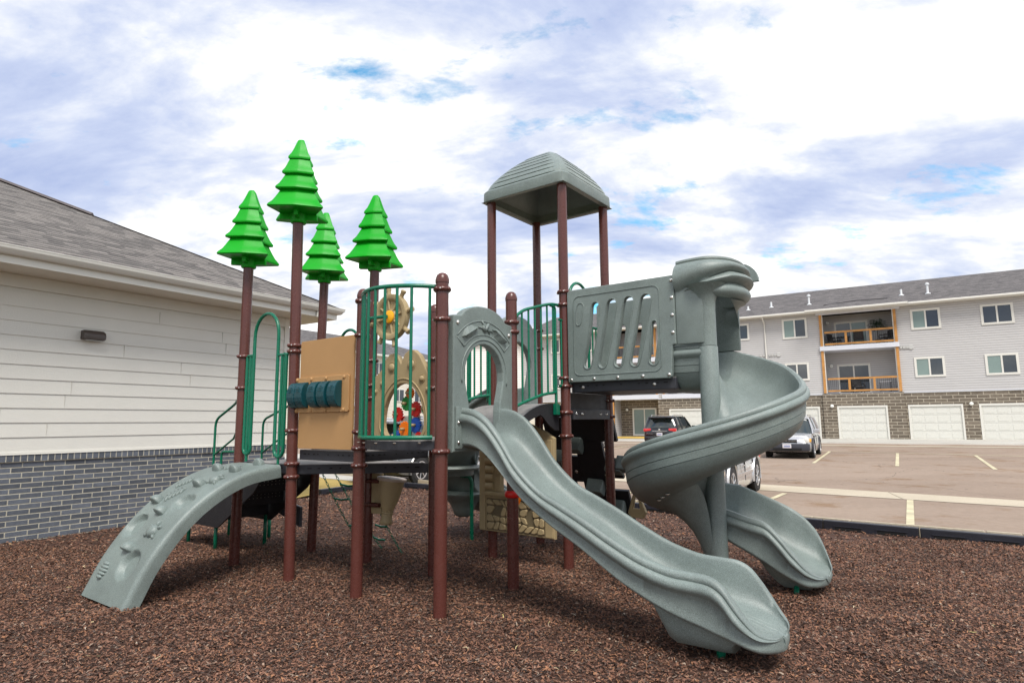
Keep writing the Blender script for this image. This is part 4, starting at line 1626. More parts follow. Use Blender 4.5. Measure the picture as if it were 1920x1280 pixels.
for k in (0, 1, 2):
    mb = MB()
    n_ = 30
    for q_ in range(n_):
        a, b = rp(k, q_ / n_), rp(k, (q_ + 1) / n_)
        d = (b - a).normalized()
        s1 = d.cross(Vector((1, 0, 0) if q_ % 2 else (0.1, 1, 0.1))).normalized()
        L2 = (b - a).length * 0.62
        c = (a + b) / 2
        ring = [c + d * L2 * math.cos(R(w)) + s1 * 0.013 * math.sin(R(w)) for w in range(0, 360, 45)]
        mb.tube(ring, 0.0042, 5, closed=True)
    mb.build('chain', GREEN, ln, autosmooth=60)
for k0, k1, t in ((0, 1, 0.34), (0, 1, 0.66), (1, 3, 0.5), (1, 3, 0.82), (3, 2, 0.62), (1, 3, 0.18), (3, 2, 0.3)):
    mb = MB()
    a, b = rp(k0, t), rp(k1, t)
    mb.tube([a, a.lerp(b, .5) - Vector((0, 0, 0.012)), b], 0.013, 10)
    mb.build('ladder_rung', GREEN, ln, autosmooth=50)

# ---- short slide leaving the far side of the middle deck, seen from below --------------------------------------
tp = catmull([(2.0, 2.5, 1.80), (1.75, 2.5, 1.75), (1.5, 2.5, 1.62), (1.25, 2.5, 1.42), (1.02, 2.5, 1.14), (0.87, 2.62, 0.90), (0.84, 2.80, 0.72), (0.82, 3.1, 0.55), (0.82, 3.4, 0.42), (0.82, 3.7, 0.36), (0.82, 3.95, 0.34)], 5)
rows = []
n_ = len(tp)
for k, (i_, j_, z_) in enumerate(tp):
    p = U(i_, j_, z_ - 0.02)
    a = U(*tp[max(k - 1, 0)])
    b = U(*tp[min(k + 1, n_ - 1)])
    t = Vector((b.x - a.x, b.y - a.y, 0)).normalized()
    r_ = Vector((t.y, -t.x, 0))
    h = 0.30 if k < n_ * 0.8 else 0.30 - 0.24 * (k / n_ - 0.8) / 0.2
    sec_ = scale_low(trough_section(h, 0.27), h)
    row = []
    for s_ in (1, -1):
        for y, z in (sec_ if s_ == 1 else sec_[::-1][1:-1]):
            q_ = p + r_ * (s_ * y)
            row.append((q_.x, q_.y, q_.z + z * (1 if z > 0 else 1.6)))
    rows.append(row)
mb = MB()
mb.grid(rows, closed_v=True, cap=True)
ts = mb.build('turning_slide', GREY, PS, autosmooth=50)
mb = MB()
fc = U(0.84, 2.86)
mb.lathe([(0.30, 0.64), (0.335, 0.60), (0.31, 0.56), (0.26, 0.52), (0.20, 0.46), (0.16, 0.38), (0.13, 0.30), (0.08, 0.27), (0.001, 0.265)], fc, 32)
mb.build('slide_foot', GREY, ts, autosmooth=50)
mb = MB()
mb.lathe([(0.30, 1.02), (0.37, 1.01), (0.385, 0.985), (0.37, 0.96), (0.29, 0.95), (0.28, 0.88)], U(0.95, 2.52), 36, cap=False)
mb.build('slide_collar', GREY, ts, autosmooth=50)
mb = MB()
mb.tube(fillet([U(0.80, 2.62, 0.86), U(1.10, 2.66, 0.86), U(1.13, 2.68, 0.80), U(1.12, 2.70, -0.05)], 0.07), 0.026)
mb.build('support_leg', GREEN, ts, autosmooth=50)

# ---- block climber behind the tower ----------------------------------------------------------------------------------
bc = empty('block_climber')
bc.parent = PS
MM = Matrix.Rotation(R(-62), 3, 'X')


def lean(p, org=Vector((0, 3.05 * B1, 1.66))):
    return p


mb = MB()
# leaning black board with openings: built as strips between (x, t) where t runs down the slope
def bp_(x, t, d=0.0):
    y = 3.03 * B1 + 0.62 * t
    z = 1.66 - 1.45 * t
    return Vector((x * A1, y + d * 0.92, z + d * 0.39))


def slab(x0, x1, t0, t1):
    vs = [bp_(x0, t0), bp_(x1, t0), bp_(x1, t1), bp_(x0, t1), bp_(x0, t0, 0.05), bp_(x1, t0, 0.05), bp_(x1, t1, 0.05), bp_(x0, t1, 0.05)]
    mb.add(vs, [(0, 1, 2, 3), (4, 7, 6, 5), (0, 4, 5, 1), (1, 5, 6, 2), (2, 6, 7, 3), (3, 7, 4, 0)])


slab(2.02, 3.02, 0.0, 0.22)
slab(2.02, 2.30, 0.22, 1.0)
slab(2.42, 2.80, 0.22, 1.0)
slab(2.30, 2.42, 0.36, 0.60)
slab(2.30, 2.42, 0.72, 1.0)
slab(2.80, 3.0, 0.42, 0.55)
slab(2.80, 3.02, 0.66, 1.0)
mb.build('climber_board', BLACKP, bc, bevel=0.006)
for x, t in ((2.45, 0.24), (2.95, 0.42), (2.20, 0.36), (2.62, 0.62), (3.10, 0.40), (2.35, 0.88), (2.85, 0.80)):
    b2 = MB()
    c = bp_(x, t, -0.06)
    b2.box((c.x - 0.11, c.y - 0.09, c.z - 0.09), (c.x + 0.11, c.y + 0.09, c.z + 0.09), Matrix.Rotation(R(-24), 3, 'X') @ Matrix.Rotation(R(8), 3, 'Z'), c, bev=0.02)
    b2.build('climbing_block', GREY, bc)
b2 = MB()
bolts(b2, [bp_(x, t, -0.01) for x, t in ((2.36, 0.50), (2.78, 0.52), (2.60, 0.86))], (0, -0.9, -0.4), 0.02)
b2.build('climber_bolt', STEEL, bc)
# sand-coloured rolling game low on the far right post
mb = MB()
gx = U(3.22, 3.0)
outg = [(0, 0), (0.09, 0.28), (0.06, 0.34), (0.10, 0.38), (0.15, 0.33), (0.14, 0.26), (0.24, 0.02), (0.2, -0.05), (0.05, -0.05)]
plate('rolling_game', [(gx.x + u, 0.50 + v) for u, v in outg], [[(gx.x + 0.07, 0.56), (gx.x + 0.16, 0.56), (gx.x + 0.125, 0.74), (gx.x + 0.105, 0.74)]], 0.05, SAND, PS, fr_j(3.0, 0.0), 0.01)

# =====================================================================================
# GROUND
# =====================================================================================
def structure(o, **k):
    o['kind'] = 'structure'
    return o


def zlot(x, y):
    s = x * 0.515 + y * 0.857
    return max(0.0, min(0.29, 0.29 * (s - 20) / 27.4))


def shader_ground(name, c1, c2, scale, rough=0.9, bump=0.3, bscale=60, c3=None, spots=0.0):
    m = bpy.data.materials.new(name)
    m.use_nodes = True
    t = m.node_tree
    b = t.nodes['Principled BSDF']
    b.inputs['Roughness'].default_value = rough
    b.inputs['Specular IOR Level'].default_value = 0.25
    tcn = t.nodes.new('ShaderNodeTexCoord')

    def nz(s, d=5, r=0.6, stretch=None):
        src = tcn.outputs['Object']
        if stretch:
            mp = t.nodes.new('ShaderNodeMapping')
            mp.inputs['Scale'].default_value = stretch
            mp.inputs['Rotation'].default_value = (0, 0, R(31))
            t.links.new(src, mp.inputs[0])
            src = mp.outputs[0]
        n = t.nodes.new('ShaderNodeTexNoise')
        n.inputs['Scale'].default_value = s
        n.inputs['Detail'].default_value = d
        n.inputs['Roughness'].default_value = r
        t.links.new(src, n.inputs[0])
        return n.outputs['Fac']
    f = math_node('ADD', math_node('MULTIPLY', nz(scale, 6, 0.6, (0.35, 1, 1)), 0.6, tree=t), math_node('MULTIPLY', nz(scale * 22, 4, 0.7), 0.4, tree=t), tree=t)
    cr_ = ramp_node(t, f, [(0.36, c1), (0.64, c2)])
    if spots:
        v = t.nodes.new('ShaderNodeTexVoronoi')
        v.inputs['Scale'].default_value = 1.1
        v.inputs['Randomness'].default_value = 1
        t.links.new(tcn.outputs['Object'], v.inputs[0])
        r2 = ramp_node(t, v.outputs['Distance'], [(0.03, (spots,) * 3), (0.05, (1, 1, 1))])
        vc = t.nodes.new('ShaderNodeTexVoronoi')
        vc.feature = 'DISTANCE_TO_EDGE'
        vc.inputs['Scale'].default_value = 0.16
        mpv = t.nodes.new('ShaderNodeVectorMath')
        mpv.operation = 'ADD'
        nzv = t.nodes.new('ShaderNodeTexNoise')
        nzv.inputs['Scale'].default_value = 0.8
        nzv.inputs['Detail'].default_value = 6
        t.links.new(tcn.outputs['Object'], nzv.inputs[0])
        t.links.new(tcn.outputs['Object'], mpv.inputs[0])
        t.links.new(nzv.outputs['Color'], mpv.inputs[1])
        t.links.new(mpv.outputs[0], vc.inputs[0])
        rck = ramp_node(t, vc.outputs['Distance'], [(0.0, (0.45,) * 3), (0.0035, (1, 1, 1))])
        mck = t.nodes.new('ShaderNodeMix'); mck.data_type = 'RGBA'; mck.blend_type = 'MULTIPLY'; mck.inputs['Factor'].default_value = 0.8
        t.links.new(cr_, mck.inputs['A']); t.links.new(rck, mck.inputs['B'])
        cr_ = mck.outputs['Result']
        r3 = ramp_node(t, nz(0.7, 6, 0.7), [(0.36, (0.80, 0.70, 0.58)), (0.46, (1, 1, 1))])
        mm = t.nodes.new('ShaderNodeMix'); mm.data_type = 'RGBA'; mm.blend_type = 'MULTIPLY'; mm.inputs['Factor'].default_value = 1
        t.links.new(cr_, mm.inputs['A']); t.links.new(r2, mm.inputs['B'])
        m3 = t.nodes.new('ShaderNodeMix'); m3.data_type = 'RGBA'; m3.blend_type = 'MULTIPLY'; m3.inputs['Factor'].default_value = 1
        t.links.new(mm.outputs['Result'], m3.inputs['A']); t.links.new(r3, m3.inputs['B'])
        cr_ = m3.outputs['Result']
    t.links.new(cr_, b.inputs['Base Color'])
    bn = t.nodes.new('ShaderNodeBump')
    bn.inputs['Strength'].default_value = bump
    bn.inputs['Distance'].default_value = 0.02
    t.links.new(nz(bscale, 4), bn.inputs['Height'])
    t.links.new(bn.outputs[0], b.inputs['Normal'])
    return m


M_ASPH = shader_ground('worn_tan_asphalt', (0.235, 0.176, 0.134), (0.34, 0.262, 0.204), 0.35, spots=0.45)
M_CONC = shader_ground('pale_concrete', (0.42, 0.36, 0.27), (0.56, 0.49, 0.38), 0.8)
M_WALK = shader_ground('sidewalk_concrete', (0.40, 0.38, 0.34), (0.52, 0.50, 0.45), 0.8)
M_SOIL = shader_ground('dark_mulch_bed', (0.04, 0.022, 0.016), (0.125, 0.068, 0.049), 9.0, bump=1.0, bscale=45)
M_FIELD = shader_ground('dry_ground', (0.20, 0.16, 0.08), (0.32, 0.26, 0.13), 0.5)
M_PAINT = mat('worn_line_paint', (0.62, 0.55, 0.36), 0.7, var=0.12, vscale=3, dirt=0.25)

# one sheet to the horizon
mb = MB()
mb.add([(-900, -900, -0.06), (900, -900, -0.06), (900, 900, -0.06), (-900, 900, -0.06)], [(0, 1, 2, 3)])
structure(mb.build('ground', M_FIELD))

border = [(11.5, 4.30), (9.4, 5.75), (6.421, 7.942), (5.88, 8.35), (4.884, 9.15), (3.726, 10.12), (2.342, 11.341), (0.94, 12.60), (-0.74, 13.968), (-2.85, 15.75), (-3.80, 15.15), (-4.145, 14.60), (-4.50, 13.85), (-4.68, 13.0)]
mulch_poly = border + [(-4.60, 12.42), (-7.83, 7.35), (-12.5, 0.0), (-12.5, -6), (12, -6)]


def inside(px_, py_, poly):
    c = np.zeros(np.shape(px_), bool)
    n = len(poly)
    j = n - 1
    for i in range(n):
        xi, yi = poly[i]
        xj, yj = poly[j]
        with np.errstate(divide='ignore', invalid='ignore'):
            t = ((yi > py_) != (yj > py_)) & (px_ < (xj - xi) * (py_ - yi) / ((yj - yi) or 1e-9) + xi)
        c ^= t
        j = i
    return c


def to_world(lx_, ly_):
    return (PO[0] + lx_ * math.cos(PAN) - ly_ * math.sin(PAN), PO[1] + lx_ * math.sin(PAN) + ly_ * math.cos(PAN))


HOLLOWS = [to_world(5.75 * A1, 0.45 * B1) + (0.55, 0.045), to_world(5.68 * A1, 2.45 * B1) + (0.5, 0.045), to_world(0.35, -1.75) + (0.45, 0.03),
           to_world(0.7, -0.4) + (0.6, 0.012), to_world(4.2, 1.2) + (0.7, 0.015)]


def bed_height(x, y):
    """gentle lumps of the mulch, scuffed hollows where children land"""
    h = 0.010 * np.sin(x * 1.7 + np.sin(y * 1.1) * 1.3) * np.sin(y * 2.1 + np.cos(x * 0.9)) + 0.006 * np.sin(x * 5.3 + y * 3.1) * np.cos(y * 4.7 - x * 2.2) + 0.004 * np.sin(x * 11 + y * 7) * np.sin(y * 13 - x * 5)
    for hx, hy, r, d in HOLLOWS:
        q = np.sqrt((x - hx) ** 2 + (y - hy) ** 2) / r
        h = h - d * np.exp(-(q ** 2) * 2.2) + d * 0.75 * np.exp(-((q - 1.25) ** 2) * 9)
    return h


gs = 0.10
gx = np.arange(-12.5, 12.0, gs)
gy = np.arange(0.6, 16.0, gs)
GX, GY = np.meshgrid(gx, gy)
cell = inside(GX + gs / 2, GY + gs / 2, mulch_poly) & (np.abs(GX) < GY * 1.05 + 1.5)
HZ = bed_height(GX, GY)
vid = -np.ones(GX.shape, int)
vs_, fs_ = [], []
ys_i, xs_i = np.nonzero(cell[:-1, :-1])
for a_, b_ in zip(ys_i, xs_i):
    f = []
    for da, db in ((0, 0), (0, 1), (1, 1), (1, 0)):
        if vid[a_ + da, b_ + db] < 0:
            vid[a_ + da, b_ + db] = len(vs_)
            vs_.append((GX[a_ + da, b_ + db], GY[a_ + da, b_ + db], HZ[a_ + da, b_ + db]))
        f.append(vid[a_ + da, b_ + db])
    fs_.append(f)
mb = MB()
mb.add(vs_, fs_, True)
mb.add([(x, y, -0.045) for x, y in mulch_poly], [tuple(range(len(mulch_poly)))])
structure(mb.build('mulch_bed', M_SOIL))

# parking lot, following the slope up to the garages
def strip(name, pts, m, dz):
    mb = MB()
    mb.add([(x, y, zlot(x, y) + dz) for x, y in pts], [tuple(range(len(pts)))])
    return structure(mb.build(name, m))


mb = MB()
ss = [0, 20, 47.4, 90]
rows = []
for s in np.concatenate([np.linspace(8, 20, 3), np.linspace(24, 47.4, 4), [90]]):
    rows.append([Vector((NN[0] * s + QD[0] * q_, NN[1] * s + QD[1] * q_, zlot(NN[0] * s + QD[0] * q_, NN[1] * s + QD[1] * q_) - 0.006)) for q_ in (-70, 90)])
# keep the asphalt off the mulch: near edge follows the curb
edge = [(14.0, 3.35), (6.70, 8.32), (6.389, 8.54), (5.13, 9.52), (4.74, 9.87), (2.45, 12.0), (-0.76, 14.93), (-3.0, 17.2), (-6, 20.2), (-20, 33)]
rows[0] = None
far = []
mb.grid(rows[1:], smooth=False)
r0 = [Vector((x, y, -0.006)) for x, y in edge]
s20 = 20 if False else rows[1][0]
def proj(x, y, s):
    d = s - (x * NN[0] + y * NN[1])
    return Vector((x + NN[0] * d, y + NN[1] * d, -0.006))
s1 = rows[1][0].x * NN[0] + rows[1][0].y * NN[1]
r1 = [proj(v.x, v.y, s1) for v in r0]
mb.grid([[a for a in r0], [b for b in r1]], smooth=False)
structure(mb.build('parking_lot', M_ASPH))

# kerb along the near edge
mb = MB()
for k in range(len(edge) - 1):
    a, b = Vector(edge[k] + (0,)), Vector(edge[k + 1] + (0,))
    d = (b - a).normalized()
    n_ = Vector((-d.y, d.x, 0)) * -1
    if n_.y > 0:
        n_ = -n_
    seg_n = max(1, int((b - a).length / 3))
    for q_ in range(seg_n):
        p0 = a.lerp(b, q_ / seg_n) + d * 0.006
        p1 = a.lerp(b, (q_ + 1) / seg_n) - d * 0.006
        w = n_ * 0.15
        mb.add([p0 + Vector((0, 0, -0.05)), p1 + Vector((0, 0, -0.05)), p1 + w + Vector((0, 0, -0.05)), p0 + w + Vector((0, 0, -0.05)),
                p0 + Vector((0, 0, 0.10)), p1 + Vector((0, 0, 0.10)), p1 + w + Vector((0, 0, 0.12)), p0 + w + Vector((0, 0, 0.12))],
               [(0, 3, 2, 1), (4, 5, 6, 7), (0, 1, 5, 4), (1, 2, 6, 5), (2, 3, 7, 6), (3, 0, 4, 7)])
structure(mb.build('kerb', M_CONC, bevel=0.01))
# concrete drainage band across the lot
bandA, bandB = Vector((6.2, 15.84)), Vector((10.03, 12.31))
bandC, bandD = Vector((5.67, 14.52)), Vector((9.31, 11.44))
d1, d2 = (bandB - bandA).normalized(), (bandD - bandC).normalized()
mb = MB()
LN = 3.6
for k in range(-6, 5):
    t0, t1 = k * LN + 2.9, (k + 1) * LN + 2.88
    a, b = bandA + d1 * t0, bandA + d1 * (t1)
    c, d = bandC + d2 * t1, bandC + d2 * t0
    mb.add([(p.x, p.y, 0.002) for p in (a, b, c, d)], [(0, 1, 2, 3)])
structure(mb.build('concrete_band', M_CONC))
# painted stall lines
def line(a, b, w=0.11, dz=0.004):
    a, b = Vector(a), Vector(b)
    d = (b - a).normalized()
    n_ = Vector((-d.y, d.x)) * w / 2
    m_ = 6
    mb = MB()
    rows = [[(p.x, p.y, zlot(p.x, p.y) + dz) for p in (a.lerp(b, k / m_) + n_, a.lerp(b, k / m_) - n_)] for k in range(m_ + 1)]
    mb.grid(rows, smooth=False)
    return structure(mb.build('parking_line', M_PAINT))


for k in range(-9, 5):
    # far row
    a = Vector((16.82, 27.13)) + Vector((2.0, -1.87)) * k
    b = Vector((12.86, 20.82)) + Vector((2.0, -1.65)) * k
    if k not in (-3, -2):
        line(a, b)
for a, b in (((7.93, 12.52), (6.05, 9.6)), ((6.00, 13.82), (4.1, 11.2)), ((9.9, 11.2), (8.0, 8.2)), ((-1.3, 20.5), (-2.6, 18.2)), ((3.9, 15.6), (1.9, 13.3)), ((1.7, 17.6), (0.1, 15.2))):
    line(a, b)
line((0.5, 41.6), (22.5, 22.4), 0.12)
# far concrete strip, kerb and apron in front of the garages
def band(name, s0, s1, z0, z1, m, t0=-60, t1=60):
    mb = MB()
    v = lambda s, t, z: (NN[0] * s + QD[0] * t, NN[1] * s + QD[1] * t, z)
    mb.add([v(s0, t0, z0), v(s0, t1, z0), v(s1, t1, z1), v(s1, t0, z1)], [(0, 1, 2, 3)])
    return structure(mb.build(name, m))


band('concrete_strip', 38.1, 38.9, zlot(NN[0] * 38.1, NN[1] * 38.1) + 0.004, zlot(NN[0] * 38.9, NN[1] * 38.9) + 0.004, M_CONC)
mb = MB()
v = lambda s, t, z: Vector((NN[0] * s + QD[0] * t, NN[1] * s + QD[1] * t, z))
for a, b, m_ in ((41.2, 41.45, 0),):
    rows = [[v(a, t, 0.18), v(a + 0.06, t, 0.30), v(b, t, 0.31), v(b, t, 0.2)] for t in (-60, 60)]
    mb.grid(rows, closed_v=True, smooth=False)
structure(mb.build('kerb', M_WALK))
band('pavement', 41.45, 47.6, 0.305, 0.33, M_WALK)
# grass verge against the building further left
tq = (22.184 * QD[0] + 42.0 * QD[1])
v_ = band('grass_verge', 43.9, 47.2, 0.345, 0.40, mat('straw_grass', (0.50, 0.33, 0.07), 0.9, var=0.3, vscale=1.5, speck=(0.3, 30)), tq - 30, tq - 11.9)
# sidewalk and grass behind the clubhouse
mb = MB()
mb.add([(-14, 33, 0.02), (-8.5, 24.0, 0.02), (-5.6, 18.3, 0.02), (-3.6, 16.6, 0.02), (-2.4, 17.2, 0.02), (-6.5, 21.1, 0.02), (-10, 36, 0.02)][::-1], [tuple(range(7))])
structure(mb.build('sidewalk', M_WALK))
mb = MB()
mb.add([(-4.68, 12.5, 0.012), (-4.78, 13.1, 0.012), (-4.6, 13.9, 0.012), (-4.2, 14.75, 0.012), (-3.85, 15.3, 0.012), (-2.9, 15.95, 0.012), (-3.6, 16.6, 0.012), (-5.6, 18.3, 0.012), (-8.5, 24, 0.012), (-14, 33, 0.012), (-20, 30, 0.012)], [tuple(range(11))])
structure(mb.build('lawn', mat('winter_lawn', (0.36, 0.26, 0.07), 0.95, var=0.3, vscale=2.0, speck=(0.3, 40))))


# ---- shredded mulch: many small loose chips ----------------------------------------------------
def chips(name, n, y0, y1, ln, wd, seed, matl, poly, label, lift=0.02, colr=None):
    rg = np.random.default_rng(seed)
    # uniform over the trapezoid in front of the camera
    yy = np.sqrt(rg.uniform(y0 ** 2, y1 ** 2, n))
    xx = rg.uniform(-1, 1, n) * (yy * 1.05 + 0.9)
    ok = inside(xx, yy, poly)
    xx, yy = xx[ok], yy[ok]
    n = len(xx)
    ang = rg.uniform(0, 2 * np.pi, n)
    tilt = rg.normal(0, 0.30, n)
    roll = rg.normal(0, 0.34, n)
    l = np.exp(rg.normal(np.log(ln), 0.42, n))
    w = np.exp(rg.normal(np.log(wd), 0.35, n))
    z = rg.uniform(0.002, lift, n) + bed_height(xx, yy)
    th = w * rg.uniform(0.15, 0.45, n)
    bend = rg.normal(0, 0.25, n) * l
    # 6 vertices: two ends + middle ridge, a folded sliver
    base = np.array([[-.5, -.5, 0], [-.5, .35, .0], [0, -.62, 1], [0, .5, .6], [.5, -.3, 0], [.45, .45, .2]])
    V = np.repeat(base[None], n, 0)
    V = V * np.stack([l, w, th], 1)[:, None, :]
    V[:, 2:4, 1] += bend[:, None]
    ca, sa = np.cos(roll), np.sin(roll)
    y_, z_ = V[:, :, 1].copy(), V[:, :, 2].copy()
    V[:, :, 1] = y_ * ca[:, None] - z_ * sa[:, None]
    V[:, :, 2] = y_ * sa[:, None] + z_ * ca[:, None]
    ct, st_ = np.cos(tilt), np.sin(tilt)
    x_, z_ = V[:, :, 0].copy(), V[:, :, 2].copy()
    V[:, :, 0] = x_ * ct[:, None] - z_ * st_[:, None]
    V[:, :, 2] = x_ * st_[:, None] + z_ * ct[:, None]
    ca, sa = np.cos(ang), np.sin(ang)
    x_, y_ = V[:, :, 0].copy(), V[:, :, 1].copy()
    V[:, :, 0] = x_ * ca[:, None] - y_ * sa[:, None] + xx[:, None]
    V[:, :, 1] = x_ * sa[:, None] + y_ * ca[:, None] + yy[:, None]
    V[:, :, 2] += z[:, None]
    F = np.array([[0, 2, 3, 1], [2, 4, 5, 3]])
    FF = (F[None] + (np.arange(n) * 6)[:, None, None]).reshape(-1, 4)
    me = bpy.data.meshes.new(name)
    me.vertices.add(n * 6)
    me.vertices.foreach_set('co', V.reshape(-1).astype(np.float32))
    me.loops.add(n * 8)
    me.loops.foreach_set('vertex_index', FF.reshape(-1).astype(np.int32))
    me.polygons.add(n * 2)
    me.polygons.foreach_set('loop_start', np.arange(0, n * 8, 4, dtype=np.int32))
    me.polygons.foreach_set('loop_total', np.full(n * 2, 4, dtype=np.int32))
    me.update(calc_edges=True)
    me.materials.append(matl)
    o = bpy.data.objects.new(name, me)
    COL.objects.link(o)
    o['kind'] = 'stuff'
    o['label'] = label
    o['category'] = 'mulch'
    return o


def chip_mat(name, stops, rough=0.85):
    m = bpy.data.materials.new(name)
    m.use_nodes = True
    t = m.node_tree
    b = t.nodes['Principled BSDF']
    b.inputs['Roughness'].default_value = rough
    b.inputs['Specular IOR Level'].default_value = 0.3
    g_ = t.nodes.new('ShaderNodeNewGeometry')
    c_ = ramp_node(t, g_.outputs['Random Per Island'], stops)
    tcn = t.nodes.new('ShaderNodeTexCoord')
    n = t.nodes.new('ShaderNodeTexNoise')
    n.inputs['Scale'].default_value = 0.9
    n.inputs['Detail'].default_value = 4
    t.links.new(tcn.outputs['Object'], n.inputs[0])
    f = math_node('MULTIPLY_ADD', n.outputs['Fac'], 0.9, 0.55, tree=t)
    v = t.nodes.new('ShaderNodeVectorMath')
    v.operation = 'SCALE'
    t.links.new(c_, v.inputs[0])
    t.links.new(f, v.inputs['Scale'])
    t.links.new(v.outputs[0], b.inputs['Base Color'])
    return m


M_CHIP = chip_mat('shredded_bark', [(0.0, (0.022, 0.014, 0.010)), (0.16, (0.05, 0.030, 0.022)), (0.30, (0.105, 0.080, 0.068)), (0.38, (0.15, 0.070, 0.045)), (0.6, (0.19, 0.093, 0.060)), (0.78, (0.235, 0.122, 0.082)), (0.88, (0.32, 0.15, 0.075)), (0.96, (0.25, 0.17, 0.125)), (0.995, (0.32, 0.23, 0.17)), (1.0, (0.5, 0.42, 0.33))])
chips('mulch_chips', 340000, 3.6, 8.4, 0.0205, 0.0075, 1, M_CHIP, mulch_poly, 'reddish brown shredded bark mulch covering the playground')
chips('mulch_chips', 150000, 8.4, 16.2, 0.030, 0.012, 2, M_CHIP, mulch_poly, 'reddish brown shredded bark mulch further back under the play structure')
M_STRAW = chip_mat('pale_wood_sliver', [(0.0, (0.5, 0.36, 0.16)), (0.5, (0.62, 0.52, 0.34)), (1.0, (0.72, 0.6, 0.2))])
chips('wood_slivers', 230, 3.7, 9.0, 0.04, 0.005, 3, M_STRAW, mulch_poly, 'scattered pale wood slivers lying on the brown mulch', lift=0.012 + 0.02)

# ---- border timbers -----------------------------------------------------------------------------
M_TIMB = mat('black_border_plastic', (0.02, 0.021, 0.03), 0.42, spec=0.5, var=0.2, vscale=4, bump=0.2, bscale=80, dirt=0.3)
mb = MB()
TL = 1.20
mb.box((0.008, -0.06, -0.12), (TL - 0.008, 0.06, 0.215), bev=0.012)
tim = mb.build('border_timber', M_TIMB)
for x0, x1 in ((0.16, 0.50), (0.70, 1.04)):
    mb = MB()
    mb.box((x0, -0.0625, 0.075), (x1, -0.055, 0.135), bev=0.003)
    mb.build('timber_slot', HOLE, tim)
mb = MB()
for x0, x1 in ((0.14, 0.52), (0.68, 1.06)):
    for za, zb in ((0.137, 0.150), (0.060, 0.073)):
        mb = MB()
        mb.box((x0, -0.068, za), (x1, -0.058, zb), bev=0.003)
        mb.build('timber_rib', M_TIMB, tim)


def walk(poly, step):
    pts = [Vector(p) for p in poly]
    out, cur, k = [], pts[0], 0
    i = 0
    while i < len(pts) - 1:
        rem = (pts[i + 1] - cur).length
        if rem >= step:
            nx = cur + (pts[i + 1] - cur).normalized() * step
            out.append((cur.copy(), nx.copy()))
            cur = nx
        else:
            # find the point at distance step on following segments
            j = i + 1
            while j < len(pts) - 1 and (pts[j + 1] - cur).length < step:
                j += 1
            if j >= len(pts) - 1:
                break
            a, b = pts[j], pts[j + 1]
            lo, hi = 0.0, 1.0
            for _ in range(30):
                m_ = (lo + hi) / 2
                if (a.lerp(b, m_) - cur).length < step: lo = m_
                else: hi = m_
            nx = a.lerp(b, lo)
            out.append((cur.copy(), nx.copy()))
            cur = nx
            i = j
    return out


segs = walk(border[1:], TL)
wordn = ['first', 'second', 'third', 'fourth', 'fifth', 'sixth', 'seventh', 'eighth', 'ninth', 'tenth', 'eleventh', 'twelfth', 'thirteenth', 'fourteenth', 'fifteenth', 'sixteenth', 'seventeenth', 'eighteenth', 'nineteenth', 'twentieth', 'twenty-first', 'twenty-second']
vis_k = 0
for k, (a, b) in enumerate(segs):
    o = tim if k == 0 else copy_tree(tim)
    d = b - a
    # slots face the playground
    o.location = (b.x, b.y, -0.085)
    o.rotation_euler = (0, 0, math.atan2(-d.y, -d.x))
    inview = max(a.x / a.y, b.x / b.y) < 0.93
    if a.x / a.y > 0.93 and k < 4:
        nm = 'beyond the right edge'
    if b.x > 4.4:
        lab = 'black slotted plastic timber along the parking kerb, %s one counting away from the camera' % wordn[min(vis_k, 21)]
    elif b.y < 14.4 and b.x > -2.4:
        lab = 'black slotted plastic timber behind the slides, %s one counting away from the camera' % wordn[min(vis_k, 21)]
    else:
        lab = 'black slotted plastic timber beside the lawn behind the deck, %s one in the border' % wordn[min(vis_k, 21)]
    vis_k += 1
    tag(o, lab, 'landscape timber', 'plastic timbers edging the mulch')

# =====================================================================================
# BUILDINGS
# =====================================================================================
def node_material(name, build, rough=0.8, spec=0.3):
    m = bpy.data.materials.new(name)
    m.use_nodes = True
    t = m.node_tree
    b = t.nodes['Principled BSDF']
    b.inputs['Roughness'].default_value = rough
    b.inputs['Specular IOR Level'].default_value = spec
    tcn = t.nodes.new('ShaderNodeTexCoord')
    build(t, b, tcn)
    return m


def swz(t, tcn, a, b_):
    s = t.nodes.new('ShaderNodeSeparateXYZ')
    t.links.new(tcn.outputs['Object'], s.inputs[0])
    c = t.nodes.new('ShaderNodeCombineXYZ')
    t.links.new(s.outputs[a], c.inputs[0])
    t.links.new(s.outputs[b_], c.inputs[1])
    return c.outputs[0]


